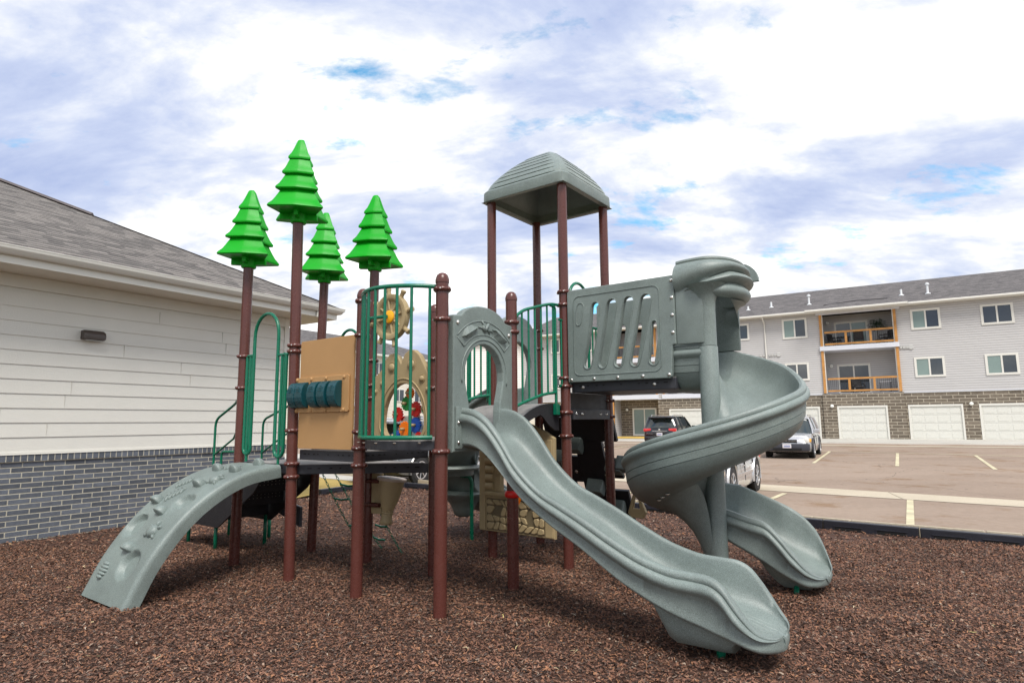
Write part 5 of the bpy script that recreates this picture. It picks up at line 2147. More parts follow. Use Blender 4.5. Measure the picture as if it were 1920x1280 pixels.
def block_mat(name, c1, c2, mort, bw, bh, ms, axes=(0, 2), bump=0.5, var=0.5, off=0.5, distort=0.0, bias=0.0):
    def bld(t, b, tcn):
        br_ = t.nodes.new('ShaderNodeTexBrick')
        br_.inputs['Color1'].default_value = c1 + (1,)
        br_.inputs['Color2'].default_value = c2 + (1,)
        br_.inputs['Mortar'].default_value = mort + (1,)
        br_.inputs['Scale'].default_value = 1.0
        br_.inputs['Brick Width'].default_value = bw
        br_.inputs['Row Height'].default_value = bh
        br_.inputs['Mortar Size'].default_value = ms
        br_.inputs['Mortar Smooth'].default_value = 0.1
        br_.inputs['Bias'].default_value = bias
        br_.offset = off
        vec = swz(t, tcn, *axes)
        t.links.new(vec, br_.inputs['Vector'])
        n = t.nodes.new('ShaderNodeTexNoise')
        n.inputs['Scale'].default_value = 6
        n.inputs['Detail'].default_value = 6
        t.links.new(tcn.outputs['Object'], n.inputs[0])
        f = math_node('MULTIPLY_ADD', n.outputs['Fac'], var * 2, 1 - var, tree=t)
        v = t.nodes.new('ShaderNodeVectorMath')
        v.operation = 'SCALE'
        t.links.new(br_.outputs['Color'], v.inputs[0])
        t.links.new(f, v.inputs['Scale'])
        t.links.new(v.outputs[0], b.inputs['Base Color'])
        bn = t.nodes.new('ShaderNodeBump')
        bn.inputs['Strength'].default_value = bump
        bn.inputs['Distance'].default_value = 0.015
        bn.invert = True
        t.links.new(br_.outputs['Fac'], bn.inputs['Height'])
        t.links.new(bn.outputs[0], b.inputs['Normal'])
    return node_material(name, bld)


def lap_mat(name, col, h, axis=2, bump=0.6, var=0.06):
    """lap siding: shadow line of each board painted into its colour, over a saw-tooth bump along z"""
    def bld(t, b, tcn):
        s = t.nodes.new('ShaderNodeSeparateXYZ')
        t.links.new(tcn.outputs['Object'], s.inputs[0])
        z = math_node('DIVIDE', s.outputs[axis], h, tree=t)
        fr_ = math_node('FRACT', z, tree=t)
        shadow_line = ramp_node(t, fr_, [(0.0, (0.42,) * 3), (0.10, (0.62,) * 3), (0.16, (1, 1, 1))])  # dark band in the colour stands for the shade at each lap
        n = t.nodes.new('ShaderNodeTexNoise')
        n.inputs['Scale'].default_value = 1.2
        n.inputs['Detail'].default_value = 5
        t.links.new(tcn.outputs['Object'], n.inputs[0])
        f = math_node('MULTIPLY_ADD', n.outputs['Fac'], var * 2, 1 - var, tree=t)
        rgb = t.nodes.new('ShaderNodeRGB')
        rgb.outputs[0].default_value = col + (1,)
        v = t.nodes.new('ShaderNodeVectorMath'); v.operation = 'SCALE'
        t.links.new(rgb.outputs[0], v.inputs[0]); t.links.new(f, v.inputs['Scale'])
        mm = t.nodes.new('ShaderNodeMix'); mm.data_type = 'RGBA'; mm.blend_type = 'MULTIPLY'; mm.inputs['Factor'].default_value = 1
        t.links.new(v.outputs[0], mm.inputs['A']); t.links.new(shadow_line, mm.inputs['B'])
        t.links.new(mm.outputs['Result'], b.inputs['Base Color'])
        bn = t.nodes.new('ShaderNodeBump')
        bn.inputs['Strength'].default_value = bump
        bn.inputs['Distance'].default_value = 0.02
        bn.invert = True
        t.links.new(fr_, bn.inputs['Height'])
        t.links.new(bn.outputs[0], b.inputs['Normal'])
    return node_material(name, bld, 0.7)


M_WHITE = mat('white_trim_paint', (0.70, 0.685, 0.63), 0.5, var=0.04, vscale=1.5)
M_SIDE = mat('cream_lap_siding', (0.67, 0.655, 0.60), 0.6, var=0.05, vscale=1.2, bump=0.2, bscale=60)
M_SOFF = mat('cream_soffit', (0.70, 0.67, 0.58), 0.7, var=0.05)
M_BRICK = mat('blue_grey_brick', (0.100, 0.112, 0.136), 0.75, var=0.25, vscale=12, island=0.32, bump=0.6, bscale=90)
M_MORT = mat('sand_mortar', (0.50, 0.47, 0.38), 0.9, var=0.15, vscale=9, bump=0.5, bscale=70)
M_LAMP = mat('bronze_lamp_housing', (0.055, 0.04, 0.033), 0.4)
M_GASK = mat('grey_joint', (0.56, 0.54, 0.49), 0.8)

# ---- clubhouse on the left ---------------------------------------------------------------------
CD = (0.5405, 0.8414)
CH = empty('clubhouse', (-7.014, 8.625, 0), math.atan2(CD[1], CD[0]),
           'single-storey cream clubhouse with lap siding over blue-grey brick and a grey shingle roof', 'building')
# local: x along the wall (away), y into the building
CX0, CX1 = -9.0, 4.49
mb = MB()
mb.box((CX0, 0.02, 1.2), (CX1 - 0.02, 6.0, 3.75))
wall_o = mb.build('wall', M_SIDE, CH)
mb = MB()
zb, bh = 1.235, 0.2055
k = 0
while zb < 3.45:
    zt = min(zb + bh, 3.56)
    # tapered board: thick at its lower edge
    x1_ = CX1 - 0.10
    vs = [(CX0, -0.012, zb), (x1_, -0.012, zb), (x1_, 0.0, zt), (CX0, 0.0, zt), (CX0, 0.02, zb), (x1_, 0.02, zb), (x1_, 0.02, zt), (CX0, 0.02, zt)]
    mb.add(vs, [(0, 1, 2, 3), (0, 4, 5, 1), (3, 2, 6, 7), (1, 5, 6, 2), (0, 3, 7, 4)])
    zb = zt
    k += 1
lap_o = mb.build('lap_siding', M_SIDE, wall_o)
mb = MB()
random.seed(3)
z = 1.235
k = 0
while z < 3.4:
    x = CX0 + random.uniform(0.3, 3.6)
    while x < CX1 - 0.3:
        mb.box((x - 0.002, -0.0135, z + 0.004), (x + 0.002, 0.01, z + bh - 0.004))
        x += 3.66
    z += bh
mb.build('board_joint', M_GASK, wall_o)
mb = MB()
mb.box((CX0, -0.018, 3.56), (CX1 - 0.095, 0.02, 3.745))
mb.box((CX0, -0.024, 1.205), (CX1 - 0.02, 0.02, 1.235))
mb.build('frieze_board', M_SIDE, wall_o, bevel=0.002)
mb = MB()
mb.box((CX1 - 0.10, -0.024, 1.237), (CX1 + 0.004, 0.02, 3.744))
mb.box((CX1 - 0.02, 0.0205, 1.237), (CX1 + 0.0045, 0.12, 3.744))
mb.build('corner_board', M_WHITE, wall_o, bevel=0.003)
# bricks
mb = MB()
mb.box((CX0, 0.004, -0.3), (CX1 + 0.03, 0.10, 1.19))
mb.box((CX1 - 0.03, 0.06, -0.3), (CX1 + 0.034, 6.0, 1.19))
wains = mb.build('brick_base', M_MORT, CH)
mb = MB()
ch_, bw_ = 0.0728, 0.262
for c in range(-1, 15):
    z0 = 1.098 - (15 - c) * ch_ + 0.006
    off = (0.5 * bw_) if c % 2 else 0
    x = CX0 + off - bw_
    while x < CX1:
        a, b = max(x + 0.0075, CX0), min(x + bw_ - 0.0075, CX1 + 0.034)
        if b - a > 0.03:
            mb.box((a, 0.0005 + random.uniform(-0.001, 0.001), z0), (b, 0.02, z0 + ch_ - 0.0155))
        x += bw_
    y = 0.02
    while y < 2.0:
        mb.box((CX1 + 0.02, y + 0.006, z0), (CX1 + 0.044, y + bw_ - 0.006, z0 + ch_ - 0.013))
        y += bw_
x = CX0
while x < CX1:
    mb.box((x + 0.007, -0.0245 + random.uniform(-0.001, 0.001), 1.106), (x + 0.083 - 0.007, 0.02, 1.197))
    x += 0.083
mb.build('brick', M_BRICK, wains)
mb = MB()
mb.box((CX0, -0.022, 1.100), (CX1 + 0.02, 0.0, 1.195))
mb.build('mortar_bed', M_MORT, wains)
mb = MB()
mb.box((CX0, -0.034, 1.197), (CX1 + 0.03, 0.0, 1.2065))
mb.build('flashing', M_WHITE, wains)
# soffit, fascia, gutter, roof
OH = 0.67
mb = MB()
mb.box((CX0, -OH + 0.02, 3.748), (CX1 + OH - 0.02, 7.0, 3.768))
mb.build('soffit', M_SOFF, CH)
mb = MB()
mb.box((CX0, -OH - 0.0, 3.745), (CX1 + OH, -OH + 0.022, 3.95))
mb.box((CX1 + OH - 0.022, -OH + 0.023, 3.745), (CX1 + OH, 7.0, 3.95))
mb.build('fascia', M_WHITE, CH, bevel=0.003)


def gutter(p0, p1, outv):
    """ogee gutter along a straight line"""
    prof_ = [(0.0, 0.0), (0.055, -0.002), (0.075, 0.012), (0.085, 0.035), (0.105, 0.055), (0.118, 0.075), (0.118, 0.105), (0.125, 0.108), (0.125, 0.118), (0.108, 0.118), (0.106, 0.10), (0.0, 0.03)]
    return [[(p[0] + outv[0] * a, p[1] + outv[1] * a, 3.855 + b) for a, b in prof_] for p in (p0, p1)]


mb = MB()
mb.grid([[(CX0, -OH - a, 3.855 + b) for a, b in [(0.001, 0.0), (0.055, -0.002), (0.075, 0.012), (0.085, 0.035), (0.105, 0.055), (0.118, 0.075), (0.118, 0.105), (0.125, 0.108), (0.125, 0.118), (0.108, 0.118), (0.106, 0.09), (0.001, 0.03)]],
         [(CX1 + OH + a, -OH - a, 3.855 + b) for a, b in [(0.001, 0.0), (0.055, -0.002), (0.075, 0.012), (0.085, 0.035), (0.105, 0.055), (0.118, 0.075), (0.118, 0.105), (0.125, 0.108), (0.125, 0.118), (0.108, 0.118), (0.106, 0.09), (0.001, 0.03)]],
         [(CX1 + OH + a, 6.5, 3.855 + b) for a, b in [(0.001, 0.0), (0.055, -0.002), (0.075, 0.012), (0.085, 0.035), (0.105, 0.055), (0.118, 0.075), (0.118, 0.105), (0.125, 0.108), (0.125, 0.118), (0.108, 0.118), (0.106, 0.09), (0.001, 0.03)]]],
        closed_v=True, smooth=False, cap=True)
mb.build('gutter', M_WHITE, CH, autosmooth=50)
mb = MB()
mb.lathe([(0.04, 0), (0.055, 0.01), (0.055, 0.11), (0.045, 0.13)], (CX1 + 0.18, -OH - 0.035, 3.72), 18)
mb.build('soffit_lamp', M_WHITE, CH, autosmooth=50)
SL = 0.51
rc = CX1 + OH + 0.06
ry = -OH - 0.06
RUN = 7.2


def shingle_mat(name, c1, c2, dark, h=0.14, w=0.30, axes=(0, 1)):
    def bld(t, b, tcn):
        vec = swz(t, tcn, *axes)
        br_ = t.nodes.new('ShaderNodeTexBrick')
        br_.inputs['Color1'].default_value = (0.66, 0.66, 0.66, 1)
        br_.inputs['Color2'].default_value = (1.3, 1.28, 1.25, 1)
        br_.inputs['Mortar'].default_value = (0.95, 0.95, 0.95, 1)
        br_.inputs['Scale'].default_value = 1.0
        br_.inputs['Brick Width'].default_value = w
        br_.inputs['Row Height'].default_value = h
        br_.inputs['Mortar Size'].default_value = 0.0
        br_.offset = 0.37
        br_.squash = 0.8
        br_.squash_frequency = 3
        t.links.new(vec, br_.inputs['Vector'])
        s = t.nodes.new('ShaderNodeSeparateXYZ')
        t.links.new(vec, s.inputs[0])
        n0 = t.nodes.new('ShaderNodeTexNoise')
        n0.inputs['Scale'].default_value = 2.2
        n0.inputs['Detail'].default_value = 3
        t.links.new(vec, n0.inputs[0])
        fr_ = math_node('FRACT', math_node('DIVIDE', s.outputs[1], h, tree=t), tree=t)
        n1 = t.nodes.new('ShaderNodeTexNoise')
        n1.inputs['Scale'].default_value = 3.0
        n1.inputs['Detail'].default_value = 3
        mp = t.nodes.new('ShaderNodeMapping')
        mp.inputs['Scale'].default_value = (1.5, 7.5, 1)
        t.links.new(vec, mp.inputs[0])
        t.links.new(mp.outputs[0], n1.inputs[0])
        thr = math_node('MULTIPLY_ADD', n1.outputs['Fac'], 0.9, -0.22, tree=t)
        ln_ = math_node('LESS_THAN', fr_, thr, tree=t)
        n2 = t.nodes.new('ShaderNodeTexNoise')
        n2.inputs['Scale'].default_value = 130
        t.links.new(vec, n2.inputs[0])
        cr_ = ramp_node(t, n2.outputs['Fac'], [(0.35, c1), (0.65, c2)])
        mm = t.nodes.new('ShaderNodeMix'); mm.data_type = 'RGBA'; mm.blend_type = 'MULTIPLY'; mm.inputs['Factor'].default_value = 1
        t.links.new(cr_, mm.inputs['A']); t.links.new(br_.outputs['Color'], mm.inputs['B'])
        m2 = t.nodes.new('ShaderNodeMix'); m2.data_type = 'RGBA'
        t.links.new(math_node('MULTIPLY', ln_, 0.85, tree=t), m2.inputs['Factor'])
        t.links.new(mm.outputs['Result'], m2.inputs['A'])
        m2.inputs['B'].default_value = dark + (1,)
        t.links.new(m2.outputs['Result'], b.inputs['Base Color'])
        bn = t.nodes.new('ShaderNodeBump')
        bn.inputs['Strength'].default_value = 0.5
        bn.inputs['Distance'].default_value = 0.01
        t.links.new(fr_, bn.inputs['Height'])
        t.links.new(bn.outputs[0], b.inputs['Normal'])
    return node_material(name, bld, 0.92)


M_SHIN = shingle_mat('weathered_grey_shingle', (0.100, 0.092, 0.086), (0.225, 0.21, 0.20), (0.024, 0.02, 0.02), 0.125, 0.27)
# main slope: object whose local XY lies in the roof plane
sl_len = RUN * math.sqrt(1 + SL * SL)
rp_ = bpy.data.meshes.new('roof_slope')


def roof_plane(name, pts3, origin, xdir, parent, matl, th=0.03):
    """pts3 in parent frame, object frame aligned with the plane"""
    x = Vector(xdir).normalized()
    n = (Vector(pts3[1]) - Vector(pts3[0])).cross(Vector(pts3[2]) - Vector(pts3[0])).normalized()
    if n.z < 0:
        n = -n
    y = n.cross(x).normalized()
    M_ = Matrix((x, y, n)).transposed()
    Mi = M_.inverted()
    o3 = Vector(origin)
    loc = [Mi @ (Vector(p) - o3) for p in pts3]
    mb = MB()
    k = len(loc)
    vs = [tuple(p) for p in loc] + [(p.x, p.y, p.z - th) for p in loc]
    mb.add(vs, [tuple(range(k)), tuple(range(k, 2 * k))[::-1]] + [(i, (i + 1) % k, k + (i + 1) % k, k + i) for i in range(k)])
    o = mb.build(name, matl, parent)
    o.matrix_local = Matrix.Translation(o3) @ M_.to_4x4()
    return o


ez = 3.972
roof_plane('roof', [(CX0, ry, ez), (rc, ry, ez), (rc - RUN, ry + RUN, ez + SL * RUN), (CX0, ry + RUN, ez + SL * RUN)], (CX0, ry, ez), (1, 0, 0), CH, M_SHIN)
roof_plane('roof', [(rc, ry, ez), (rc, ry + 2 * RUN, ez), (rc - RUN, ry + RUN, ez + SL * RUN)], (rc, ry, ez), (0, 1, 0), CH, M_SHIN)
mb = MB()
for s0, s1, w, h in ((0.0, 3.38, 0.07, 0.012), (3.38, 7.1, 0.10, 0.055)):
    rows = []
    for s in (s0, s1):
        c = Vector((rc - s, ry + s, ez + SL * s))
        e = Vector((0.7071, 0.7071, 0)) * w
        drop = SL * w * 0.7071
        rows.append([c - e + Vector((0, 0, -drop * 0.2 + 0.004)), c + Vector((0, 0, h)), c + e + Vector((0, 0, -drop * 0.2 + 0.004)), c - Vector((0, 0, 0.05))])
    mb.grid(rows, closed_v=True, smooth=False, cap=True)
mb.build('hip_cap', mat('dark_hip_cap', (0.10, 0.085, 0.085), 0.9, var=0.2), CH)
# wall lamp
mb = MB()
lx_, lz_ = 0.90, 2.965
sec = [(0.0, 0.085), (-0.05, 0.088), (-0.10, 0.06), (-0.125, 0.0), (-0.12, -0.05), (-0.09, -0.062), (0.0, -0.062)]
rows = []
for x, f in ((-0.155, 0.86), (-0.14, 0.97), (-0.12, 1.0), (0.12, 1.0), (0.14, 0.97), (0.155, 0.86)):
    rows.append([(lx_ + x, -0.02 + a * f, lz_ + b * f) for a, b in sec])
mb.grid(rows, closed_v=True, smooth=False, cap=True)
wl = mb.build('wall_lamp', M_LAMP, CH, autosmooth=40)
mb = MB()
mb.box((lx_ - 0.11, -0.10, lz_ - 0.075), (lx_ + 0.11, -0.03, lz_ - 0.063))
mb.build('lamp_lens', mat('lamp_lens_plastic', (0.5, 0.5, 0.48), 0.3), wl)
mb = MB()
mb.tube([(CX1 - 0.13, -0.035, 2.72), (CX1 - 0.13, -0.035, 1.5)], 0.010, 8)
mb.box((CX1 - 0.155, -0.05, 2.74), (CX1 - 0.105, -0.02, 2.80), bev=0.005)
mb.build('conduit', M_WHITE, CH)

# ---- apartment building on the right ---------------------------------------------------------------
M_AP_SIDE = lap_mat('pale_grey_lap_siding', (0.50, 0.49, 0.485), 0.152)
M_AP_DARK = lap_mat('shaded_grey_lap_siding', (0.30, 0.295, 0.285), 0.152)
M_AP_BRICK = block_mat('brown_block', (0.125, 0.103, 0.080), (0.195, 0.162, 0.125), (0.42, 0.375, 0.30), 0.62, 0.205, 0.018, var=0.35)
M_SHIN2 = shingle_mat('dark_grey_shingle', (0.095, 0.088, 0.09), (0.165, 0.155, 0.155), (0.06, 0.056, 0.056), 0.18, 0.4)
M_GLASS = mat('window_glass', (0.030, 0.040, 0.048), 0.06, spec=0.9, var=0.3, vscale=0.6)
M_BLIND = mat('window_blind', (0.20, 0.27, 0.25), 0.12, spec=0.6, var=0.12, vscale=0.8)
M_WOOD = mat('orange_cedar', (0.56, 0.27, 0.075), 0.6, var=0.2, vscale=2, dirt=0.2)
M_DOORW = mat('off_white_garage_door', (0.66, 0.655, 0.60), 0.5, var=0.03)
M_BAL = mat('dark_baluster', (0.02, 0.02, 0.022), 0.4, metal=0.3)
M_SLAB = mat('white_deck_fascia', (0.66, 0.68, 0.74), 0.6, var=0.04)

AP = empty('apartment_building', (22.184, 42.0, 0), R(-31),
           'three-storey grey apartment building with cedar balconies, brown block base and white garage doors', 'building')
T0, T1 = -25.0, 16.0
EAV = 9.02
openings = [(-0.60, 3.80, 3.35, EAV), (-16.2, -12.45, 0.33, EAV), (-12.0, -8.6, 3.68, EAV)]


def wall_rects(t0, t1, z0, z1, holes):
    """split a rectangle around holes"""
    xs = sorted({t0, t1} | {h[0] for h in holes if t0 < h[0] < t1} | {h[1] for h in holes if t0 < h[1] < t1})
    out = []
    for a, b in zip(xs[:-1], xs[1:]):
        m_ = (a + b) / 2
        cuts = sorted([(max(h[2], z0), min(h[3], z1)) for h in holes if h[0] <= m_ <= h[1] and h[3] > z0 and h[2] < z1])
        z = z0
        for c0, c1 in cuts:
            if c0 > z:
                out.append((a, b, z, c0))
            z = max(z, c1)
        if z < z1:
            out.append((a, b, z, z1))
    return out


mb = MB()
for a, b, c, d in wall_rects(T0, T1, 3.30, EAV, openings):
    mb.box((a, 0, c), (b, 0.22, d))
apw = mb.build('siding_wall', M_AP_SIDE, AP)
garages = [(-4.0, -1.05), (0.02, 2.95), (4.08, 6.98), (7.78, 10.7), (11.6, 14.5), (-7.8, -4.9), (-11.6, -8.7), (-20.3, -17.4), (-24.3, -21.4)]
gh = [(a + 0.04, b - 0.04, 0.0, 2.44) for a, b in garages]
mb = MB()
for a, b, c, d in wall_rects(T0, T1, 0.30, 3.30, gh + [(-16.2, -12.45, 0, 3.31)]):
    mb.box((a, -0.02, c), (b, 0.25, d))
mb.build('block_base', M_AP_BRICK, AP)
mb = MB()
for a, b, c, d in wall_rects(-0.82, 3.93, 0.30, 3.36, [(0.02 + 0.04, 2.91, 0, 2.44)]):
    mb.box((a, -0.16, c), (b, -0.021, d))
mb.build('bay_block_base', M_AP_BRICK, AP)
mb = MB()
mb.box((T0, -0.06, 3.302), (-0.83, -0.001, 3.345))
mb.box((3.94, -0.06, 3.302), (T1, -0.001, 3.345))
mb.build('base_ledge', M_SLAB, AP)
# recess interiors
for a, b, z0, z1 in openings:
    mb = MB()
    dp = 1.7
    mb.box((a, dp, z0), (b, dp + 0.1, z1))
    mb.box((a - 0.1, 0.221, z0), (a, dp, z1))
    mb.box((b, 0.221, z0), (b + 0.1, dp, z1))
    if z0 < 1:
        mb.slot = 0
    mb.build('recess_wall', M_AP_SIDE if z0 > 1 else M_AP_SIDE, AP)
mb = MB()
mb.box((-16.2, 1.66, 0.33), (-12.45, 1.699, 3.4))
mb.build('recess_block_wall', M_AP_BRICK, AP)


def ap_window(t0, t1, z0, z1, y=0.0, blind=0):
    fr_ = MB()
    w = 0.13
    fr_.box((t0, y - 0.045, z1 - w), (t1, y - 0.002, z1))
    fr_.box((t0, y - 0.045, z0), (t1, y - 0.002, z0 + w))
    fr_.box((t0, y - 0.043, z0 + w), (t0 + w, y - 0.002, z1 - w))
    fr_.box((t1 - w, y - 0.043, z0 + w), (t1, y - 0.002, z1 - w))
    m_ = (t0 + t1) / 2
    fr_.box((m_ - 0.045, y - 0.04, z0 + w), (m_ + 0.045, y - 0.002, z1 - w))
    o = fr_.build('window', M_WHITE, AP)
    for k, (a, b) in enumerate(((t0 + w, m_ - 0.045), (m_ + 0.045, t1 - w))):
        p = MB()
        p.box((a, y - 0.018, z0 + w), (b, y - 0.003, z1 - w))
        p.build('pane', M_BLIND if (blind >> k) & 1 else M_GLASS, o)
    return o


for t0, t1, z0, z1, bl in ((-3.12, -1.5, 7.35, 8.80, 1), (4.66, 6.28, 7.38, 8.72, 1), (8.34, 9.97, 7.38, 8.66, 0), (4.64, 6.27, 4.28, 5.58, 1), (8.31, 9.95, 4.25, 5.56, 1), (-6.98, -5.38, 7.48, 8.72, 0), (-3.1, -1.55, 4.35, 5.62, 0),
                           (-6.98, -5.38, 4.35, 5.62, 0), (-21.9, -20.2, 7.5, 8.8, 0), (-21.9, -20.2, 4.4, 5.7, 0), (-19.6, -17.9, 7.5, 8.8, 1), (-19.6, -17.9, 4.4, 5.7, 1), (-24.6, -23.0, 7.5, 8.8, 0), (-24.6, -23.0, 4.4, 5.7, 1), (12.2, 13.8, 4.3, 5.6, 0), (12.2, 13.8, 7.4, 8.7, 0)):
    ap_window(t0, t1, z0, z1, 0.0, bl)


def patio_door(t0, t1, z0, z1, y, blind=0):
    o = ap_window(t0, t1, z0, z1, y, blind)
    o.name = 'patio_door'
    return o


patio_door(0.1, 2.2, 6.66, 8.52, 1.7, 2)
patio_door(0.1, 2.15, 3.38, 5.48, 1.7, 0)
patio_door(-15.2, -13.15, 0.42, 2.68, 1.66, 3)
patio_door(-15.2, -13.15, 3.75, 5.9, 1.7, 3)
patio_door(-11.4, -9.4, 3.75, 5.9, 1.7, 1)
for a, b in garages:
    y = -0.02 if a != 0.02 else -0.16
    mb = MB()
    mb.box((a, y - 0.03, 0.30), (a + 0.10, y + 0.12, 2.52))
    mb.box((b - 0.10, y - 0.03, 0.30), (b, y + 0.12, 2.52))
    mb.box((a + 0.10, y - 0.03, 2.40), (b - 0.10, y + 0.12, 2.52))
    gd = mb.build('garage_door', M_WHITE, AP)
    mb = MB()
    for r_ in range(4):
        z0 = 0.31 + r_ * 0.5225
        mb.box((a + 0.10, y + 0.03, z0), (b - 0.10, y + 0.08, z0 + 0.513))
        for c_ in range(4):
            w = (b - a - 0.2) / 4
            mb.box((a + 0.10 + c_ * w + 0.08, y + 0.022, z0 + 0.08), (a + 0.10 + (c_ + 1) * w - 0.08, y + 0.0305, z0 + 0.43), bev=0.008)
    mb.build('door_panel', M_DOORW, gd)
# balconies
def balcony(a, b, z, deck_=True, wood=M_WOOD, rails=3):
    mb = MB()
    y0 = -0.10
    rz0, rz1 = z + 0.10, z + 1.02
    for x in (a + 0.09, b - 0.09):
        pass
    mb.box((a + 0.16, y0 + 0.02, rz1 - 0.12), (b - 0.16, y0 + 0.10, rz1))
    mb.box((a + 0.16, y0 + 0.02, rz0 - 0.02), (b - 0.16, y0 + 0.10, rz0 + 0.09))
    n = rails
    for k in range(1, n):
        x = a + (b - a) * k / n
        mb.box((x - 0.07, y0 + 0.01, rz0 + 0.09), (x + 0.07, y0 + 0.11, rz1 - 0.12))
    o = mb.build('balcony_rail', wood, AP)
    mb = MB()
    x = a + 0.22
    while x < b - 0.2:
        mb.box((x - 0.009, y0 + 0.05, rz0 + 0.09), (x + 0.009, y0 + 0.07, rz1 - 0.12))
        x += 0.115
    mb.build('baluster', M_BAL, o)
    return o


def posts_(a, b, z0, z1):
    for x, s_ in ((a, 1), (b, -1)):
        mb = MB()
        mb.box((min(x, x + s_ * 0.16), -0.10, z0), (max(x, x + s_ * 0.16), 0.04, z1))
        p_ = mb.build('balcony_post', M_WOOD, AP)
        mb = MB()
        mb.box((min(x + s_ * 0.161, x + s_ * 0.22), -0.03, z0), (max(x + s_ * 0.161, x + s_ * 0.22), 0.04, z1))
        mb.build('post_trim', M_WHITE, p_)


balcony(-0.60, 3.80, 6.65)
balcony(-0.60, 3.80, 3.42)
posts_(-0.72, 3.86, 6.66, 8.86)
posts_(-0.72, 3.86, 3.42, 6.34)
mb = MB()
mb.box((-0.78, -0.16, 6.345), (3.92, 1.7, 6.655))
mb.box((-0.9, -0.12, 8.86), (4.1, -0.002, 9.0))
mb.build('balcony_floor', M_SLAB, AP)
mb = MB()
mb.box((-0.6, 0.0, 3.362), (3.8, 1.7, 3.40))
mb.build('balcony_floor', M_SLAB, AP)
for a, b in ((-16.2, -12.5), (-12.0, -8.6)):
    for z in (3.68, 6.65):
        balcony(a, b, z)
        mb = MB()
        mb.box((a - 0.1, -0.14, z - 0.34), (b + 0.1, 1.7, z))
        mb.build('balcony_floor', M_SLAB, AP)
    posts_(a - 0.05, b + 0.05, 3.69, 6.30)
    posts_(a - 0.05, b + 0.05, 6.66, 8.95)
mb = MB()
mb.box((-16.36, -0.06, 0.33), (-16.16, 0.04, 3.33))
mb.build('balcony_post', M_WOOD, AP)

# roof
mb = MB()
mb.box((T0 - 0.4, -0.55, EAV - 0.02), (T1 + 0.4, 0.0, EAV - 0.005))
mb.box((T0 - 0.4, -0.60, EAV - 0.02), (T1 + 0.4, -0.551, EAV + 0.12))
mb.build('eave', M_WHITE, AP)
mb = MB()
mb.box((-1.5, -0.95, EAV - 0.06), (4.55, -0.601, EAV - 0.045))
mb.box((-1.5, -1.0, EAV - 0.06), (4.55, -0.951, EAV + 0.11))
mb.build('porch_eave', M_WHITE, AP)
mb = MB()
mb.box((T0 - 0.4, -0.70, EAV + 0.00), (-1.52, -0.601, EAV + 0.13))
mb.box((4.57, -0.70, EAV + 0.00), (T1 + 0.4, -0.601, EAV + 0.13))
mb.box((-1.5, -1.10, EAV - 0.01), (4.55, -1.001, EAV + 0.12))
mb.build('gutter', M_WHITE, AP, bevel=0.02)
DPT = 8.5
RS = 0.355
ry2, rz2 = -0.70, EAV + 0.10
RH = rz2 + RS * DPT
roof_plane('roof', [(T0 - 0.4, ry2, rz2), (T1 + 0.4, ry2, rz2), (T1 + 0.4, ry2 + DPT, RH), (T0 - 0.4, ry2 + DPT, RH)], (T0 - 0.4, ry2, rz2), (1, 0, 0), AP, M_SHIN2)
roof_plane('roof', [(T0 - 0.4, ry2 + 2 * DPT, rz2), (T1 + 0.4, ry2 + 2 * DPT, rz2), (T1 + 0.4, ry2 + DPT, RH), (T0 - 0.4, ry2 + DPT, RH)], (T0 - 0.4, ry2 + DPT, RH), (1, 0, 0), AP, M_SHIN2)
# low porch roof over the balcony bay
roof_plane('porch_roof', [(-1.5, -1.1, EAV + 0.08), (4.55, -1.1, EAV + 0.08), (3.3, 0.9, EAV + 0.72), (1.6, 1.35, EAV + 0.86), (0.0, 0.9, EAV + 0.72)], (-1.5, -1.1, EAV + 0.08), (1, 0, 0), AP, M_SHIN2)
mb = MB()
mb.tube([(-0.4, 0.75, EAV + 0.66), (1.6, 1.36, EAV + 0.90), (3.5, 0.95, EAV + 0.78)], 0.03, 6)
mb.build('flashing', mat('dark_flashing', (0.05, 0.045, 0.05), 0.6), AP)
mb = MB()
mb.add([(T0, 0.1, EAV), (T0, 16.2, EAV), (T0, 7.8, RH - 0.1)], [(0, 1, 2)])
mb.add([(T1, 0.1, EAV), (T1, 16.2, EAV), (T1, 7.8, RH - 0.1)], [(0, 1, 2)])
mb.box((T0, 0.26, 0.3), (T0 + 0.2, 16.0, EAV))
mb.box((T1 - 0.2, 0.26, 0.3), (T1, 16.0, EAV))
mb.box((T0 + 0.2, 15.8, 0.3), (T1 - 0.2, 16.0, EAV))
mb.build('end_wall', M_AP_SIDE, AP)
for t, up, h in ((-5.67, 2.6, 0.3), (-4.03, 2.8, 0.42), (-1.4, 2.5, 0.6), (4.35, 2.7, 0.42), (5.85, 2.4, 0.6)):
    mb = MB()
    yb = ry2 + up
    zb_ = rz2 + RS * up
    mb.lathe([(0.17, -0.03), (0.16, 0.03), (0.07, 0.07), (0.065, h)], (t, yb, zb_), 14)
    if h > 0.5:
        mb.lathe([(0.12, h), (0.12, h + 0.12), (0.03, h + 0.17)], (t, yb, zb_), 14)
    mb.build('roof_vent', mat('galvanised_vent', (0.75, 0.77, 0.78), 0.4, metal=0.2), AP, autosmooth=40)
for t in (-4.35, -17.0):
    mb = MB()
    mb.tube(fillet([(t, -0.62, EAV + 0.02), (t + 0.02, -0.45, EAV - 0.2), (t + 0.05, -0.07, EAV - 0.45), (t + 0.06, -0.07, 3.4)], 0.1), 0.045, 8)
    mb.build('downspout', M_WHITE, AP, autosmooth=50)
mb = MB()
